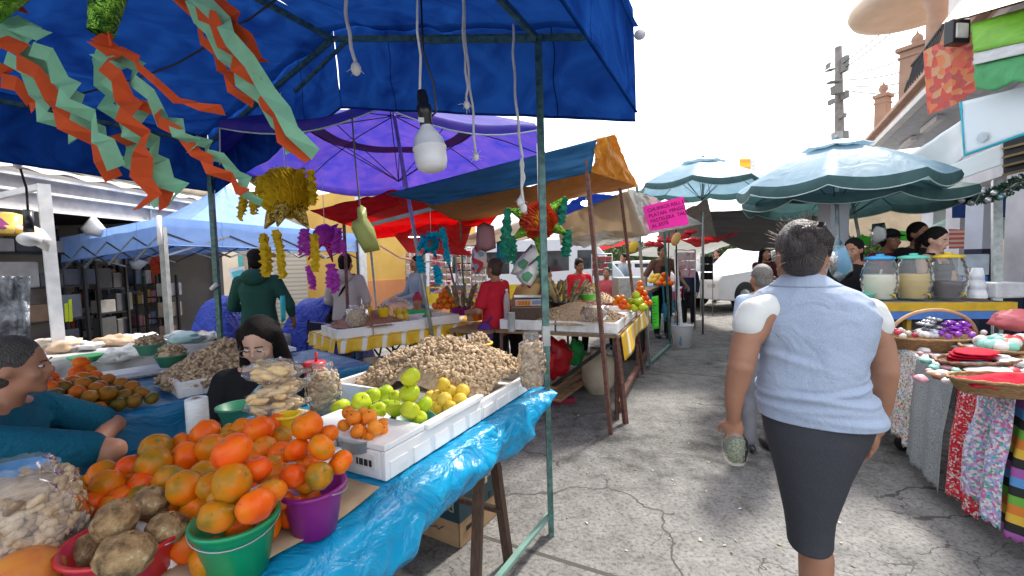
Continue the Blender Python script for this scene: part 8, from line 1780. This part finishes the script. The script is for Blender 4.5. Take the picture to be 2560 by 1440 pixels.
for i in range(34):
    c = TEv(.1 + rnd.uniform(0, 1.9), rnd.uniform(.12, .95), .84 + rnd.uniform(0, .02)); m = MB().ell(c, (rnd.uniform(.07, .13), rnd.uniform(.05, .08), .018), Matrix.Rotation(rnd.uniform(-.5, .5), 3, 'Z'), 18, 8, bumpy=.5, seed=i)
    tag(m.build('crochet_piece', C([(.76, .75, .73), (.74, .72, .72), (.6, .68, .7), (.75, .7, .66)][i % 4], .85, bmp=.5)), 'white crochet piece laid among the baskets on the craft table', 'crochet', 'white crochet pieces')
RDC = cloth_mat('crimson_felt', (.55, .005, .03), folds=20)
for i in range(5): m = MB().ell(TEv(.62 + .01 * i, .1 + .01 * i, .825 + .016 * i), (.16, .1, .010), Matrix.Rotation(.3 + .05 * i, 3, 'Z'), 24, 6, bumpy=.2, seed=i); tag(m.build('red_napkin', RDC), 'folded crimson cloth in the pile left of the boat shaped basket', 'cloth', 'pile of crimson cloths')
m = MB().grid(lambda a, b: c4 + Matrix.Rotation(-.25, 3, 'Z') @ V(((a - .5) * .46, (b - .5) * .19, .05 + .05 * math.sin(PI * a) * math.sin(PI * b) + .012 * noise.noise(Vector((a * 8, b * 6, 0))))), 30, 16); tag(m.build('red_cloth', RDC, solid=.004), 'bright red cloth lying in the boat shaped basket', 'cloth')
for k, (u, v, col, lb) in enumerate(((.8, .02, (.1, .5, .55), 'turquoise folded cloth under the crimson pile'), (.92, .0, (.75, .76, .76), 'white folded cloth at the table edge by the boat shaped basket'), (1.35, .12, (.74, .74, .78), 'large pale folded cloth near the right edge of the photo'), (1.2, .4, (.7, .55, .55), 'pink and white folded cloth behind the boat shaped basket'), (1.0, .55, (.2, .6, .4), 'green and white folded cloth between the baskets'))): m = MB().ell(TEv(u, v + .06, .83), (.15, .09, .02), Matrix.Rotation(.4, 3, 'Z'), 24, 8, bumpy=.3, seed=k * 3); tag(m.build('folded_cloth', C(col, .85, bmp=.5)), lb, 'cloth')
m = MB().ell(D(2545, 800, 3.0), (.16, .1, .07), bumpy=.4); tag(m.build('gift_bag', C((.65, .15, .17), .5)), 'red and white wrapped bundle at the right edge behind the eggs', 'bundle')
# far side kerb
kb = MB(); 
hexT(kb, TB, -30, 40, (1.1) * vv, (1.1 + 3.3) * vv, 0, .12); o = kb.build('pavement', plain('pavement_concrete', (.38, .36, .33), .9, c2=(.28, .27, .25), scale=3)); o['kind'] = 'structure'

# pink packets rack, dark shirt display and more onlookers at the far end
for k, (x0, x1, y0, y1, dd, mt, lb) in enumerate(((1688, 1738, 630, 695, 9.0, patches_mat('pink_packets', [(.7, .4, .42), (.7, .5, .5), (.6, .3, .35), (.72, .6, .58)], 7), 'rack of pink packets beyond the green foot bar pole'), (1752, 1782, 640, 700, 11.0, BLK, 'black printed shirts hung for display near the end of the lane'), (1480, 1530, 640, 690, 8.6, patches_mat('mixed_goods', [(.1, .12, .1), (.3, .05, .05), (.05, .15, .1), (.3, .3, .3)], 6), 'dark rack of mixed goods behind the cane bundles'))):
    t = thing('display_rack', D((x0 + x1) / 2, y1, dd), lb, 'display'); m = MB()
    for i in range(3):
        for j in range(3): m.box(D(x0 + (x1 - x0) * (i + .5) / 3, y0 + (y1 - y0) * (j + .5) / 3, dd), ((x1 - x0) / 3 * dd / FPX * .9, .08, (y1 - y0) / 3 * dd / FPX * .9))
    m.build('hanging_goods', mt, t, bev=.015); m = MB(); [m.tube([D(x, y0 - 5, dd + .06), V((D(x, y0, dd + .06).x, D(x, y0, dd + .06).y, 0))], .012, 5) for x in (x0, x1)]; m.tube([D(x0, y0 - 5, dd + .06), D(x1, y0 - 5, dd + .06)], .012, 5); m.build('frame', GALV, t)
for px, dd, yw, H_, col, lb in ((1700, 12.5, 1.0, 1.66, (.5, .1, .1), 'distant shopper in a dull red top beyond the pink packets'), (1738, 13.5, -.5, 1.7, (.6, .6, .58), 'distant shopper in white beside the black shirts'), (1560, 11.0, 2.0, 1.62, (.2, .25, .3), 'distant person in slate blue left of the parked car'), (1345, 8.0, .3, 1.62, (.03, .03, .03), 'person in black half hidden behind the green pole and dark canes')):
    person(lb, gp(px, dd), yw, H_, top=C(col, .9), bottom=BLK, skin=SKIND, vox=.02)
# litter on the ground: peanut shells and scraps
for i in range(46):
    px = rnd.uniform(1400, 2150); py = rnd.uniform(960, 1430); p = P(px, py, .004)
    m = MB().ell((0, 0, 0), (rnd.uniform(.006, .014), rnd.uniform(.004, .008), .003), Matrix.Rotation(rnd.uniform(0, 3), 3, 'Z'), 8, 4, bumpy=.5, seed=i); m.v = [v + p for v in m.v]
    tag(m.build('litter_scrap', C([(.62, .55, .4), (.7, .7, .66), (.4, .3, .18)][i % 3], .9)), 'tiny pale scrap of peanut shell or paper on the pavement', 'litter', 'scraps on the ground')

for i in range(70):
    p = D(rnd.uniform(2300, 2640), rnd.uniform(835, 960), 1); v = (p - CAM); p = CAM + v * ((.83 - CH) / v.z)
    r_ = rnd.uniform(.014, .03); m = MB().ell(p, (r_ * 1.4, r_, r_ * .7), Matrix.Rotation(rnd.uniform(0, 3), 3, 'Z'), 12, 8, bumpy=.3, seed=i)
    tag(m.build('craft_trinket', C([(.75, .74, .72), (.2, .55, .45), (.6, .05, .08), (.7, .5, .3), (.72, .72, .75), (.3, .12, .06), (.7, .35, .4)][i % 7], .5)), 'small bright trinket scattered between the baskets on the craft table', 'trinket', 'scattered trinkets')
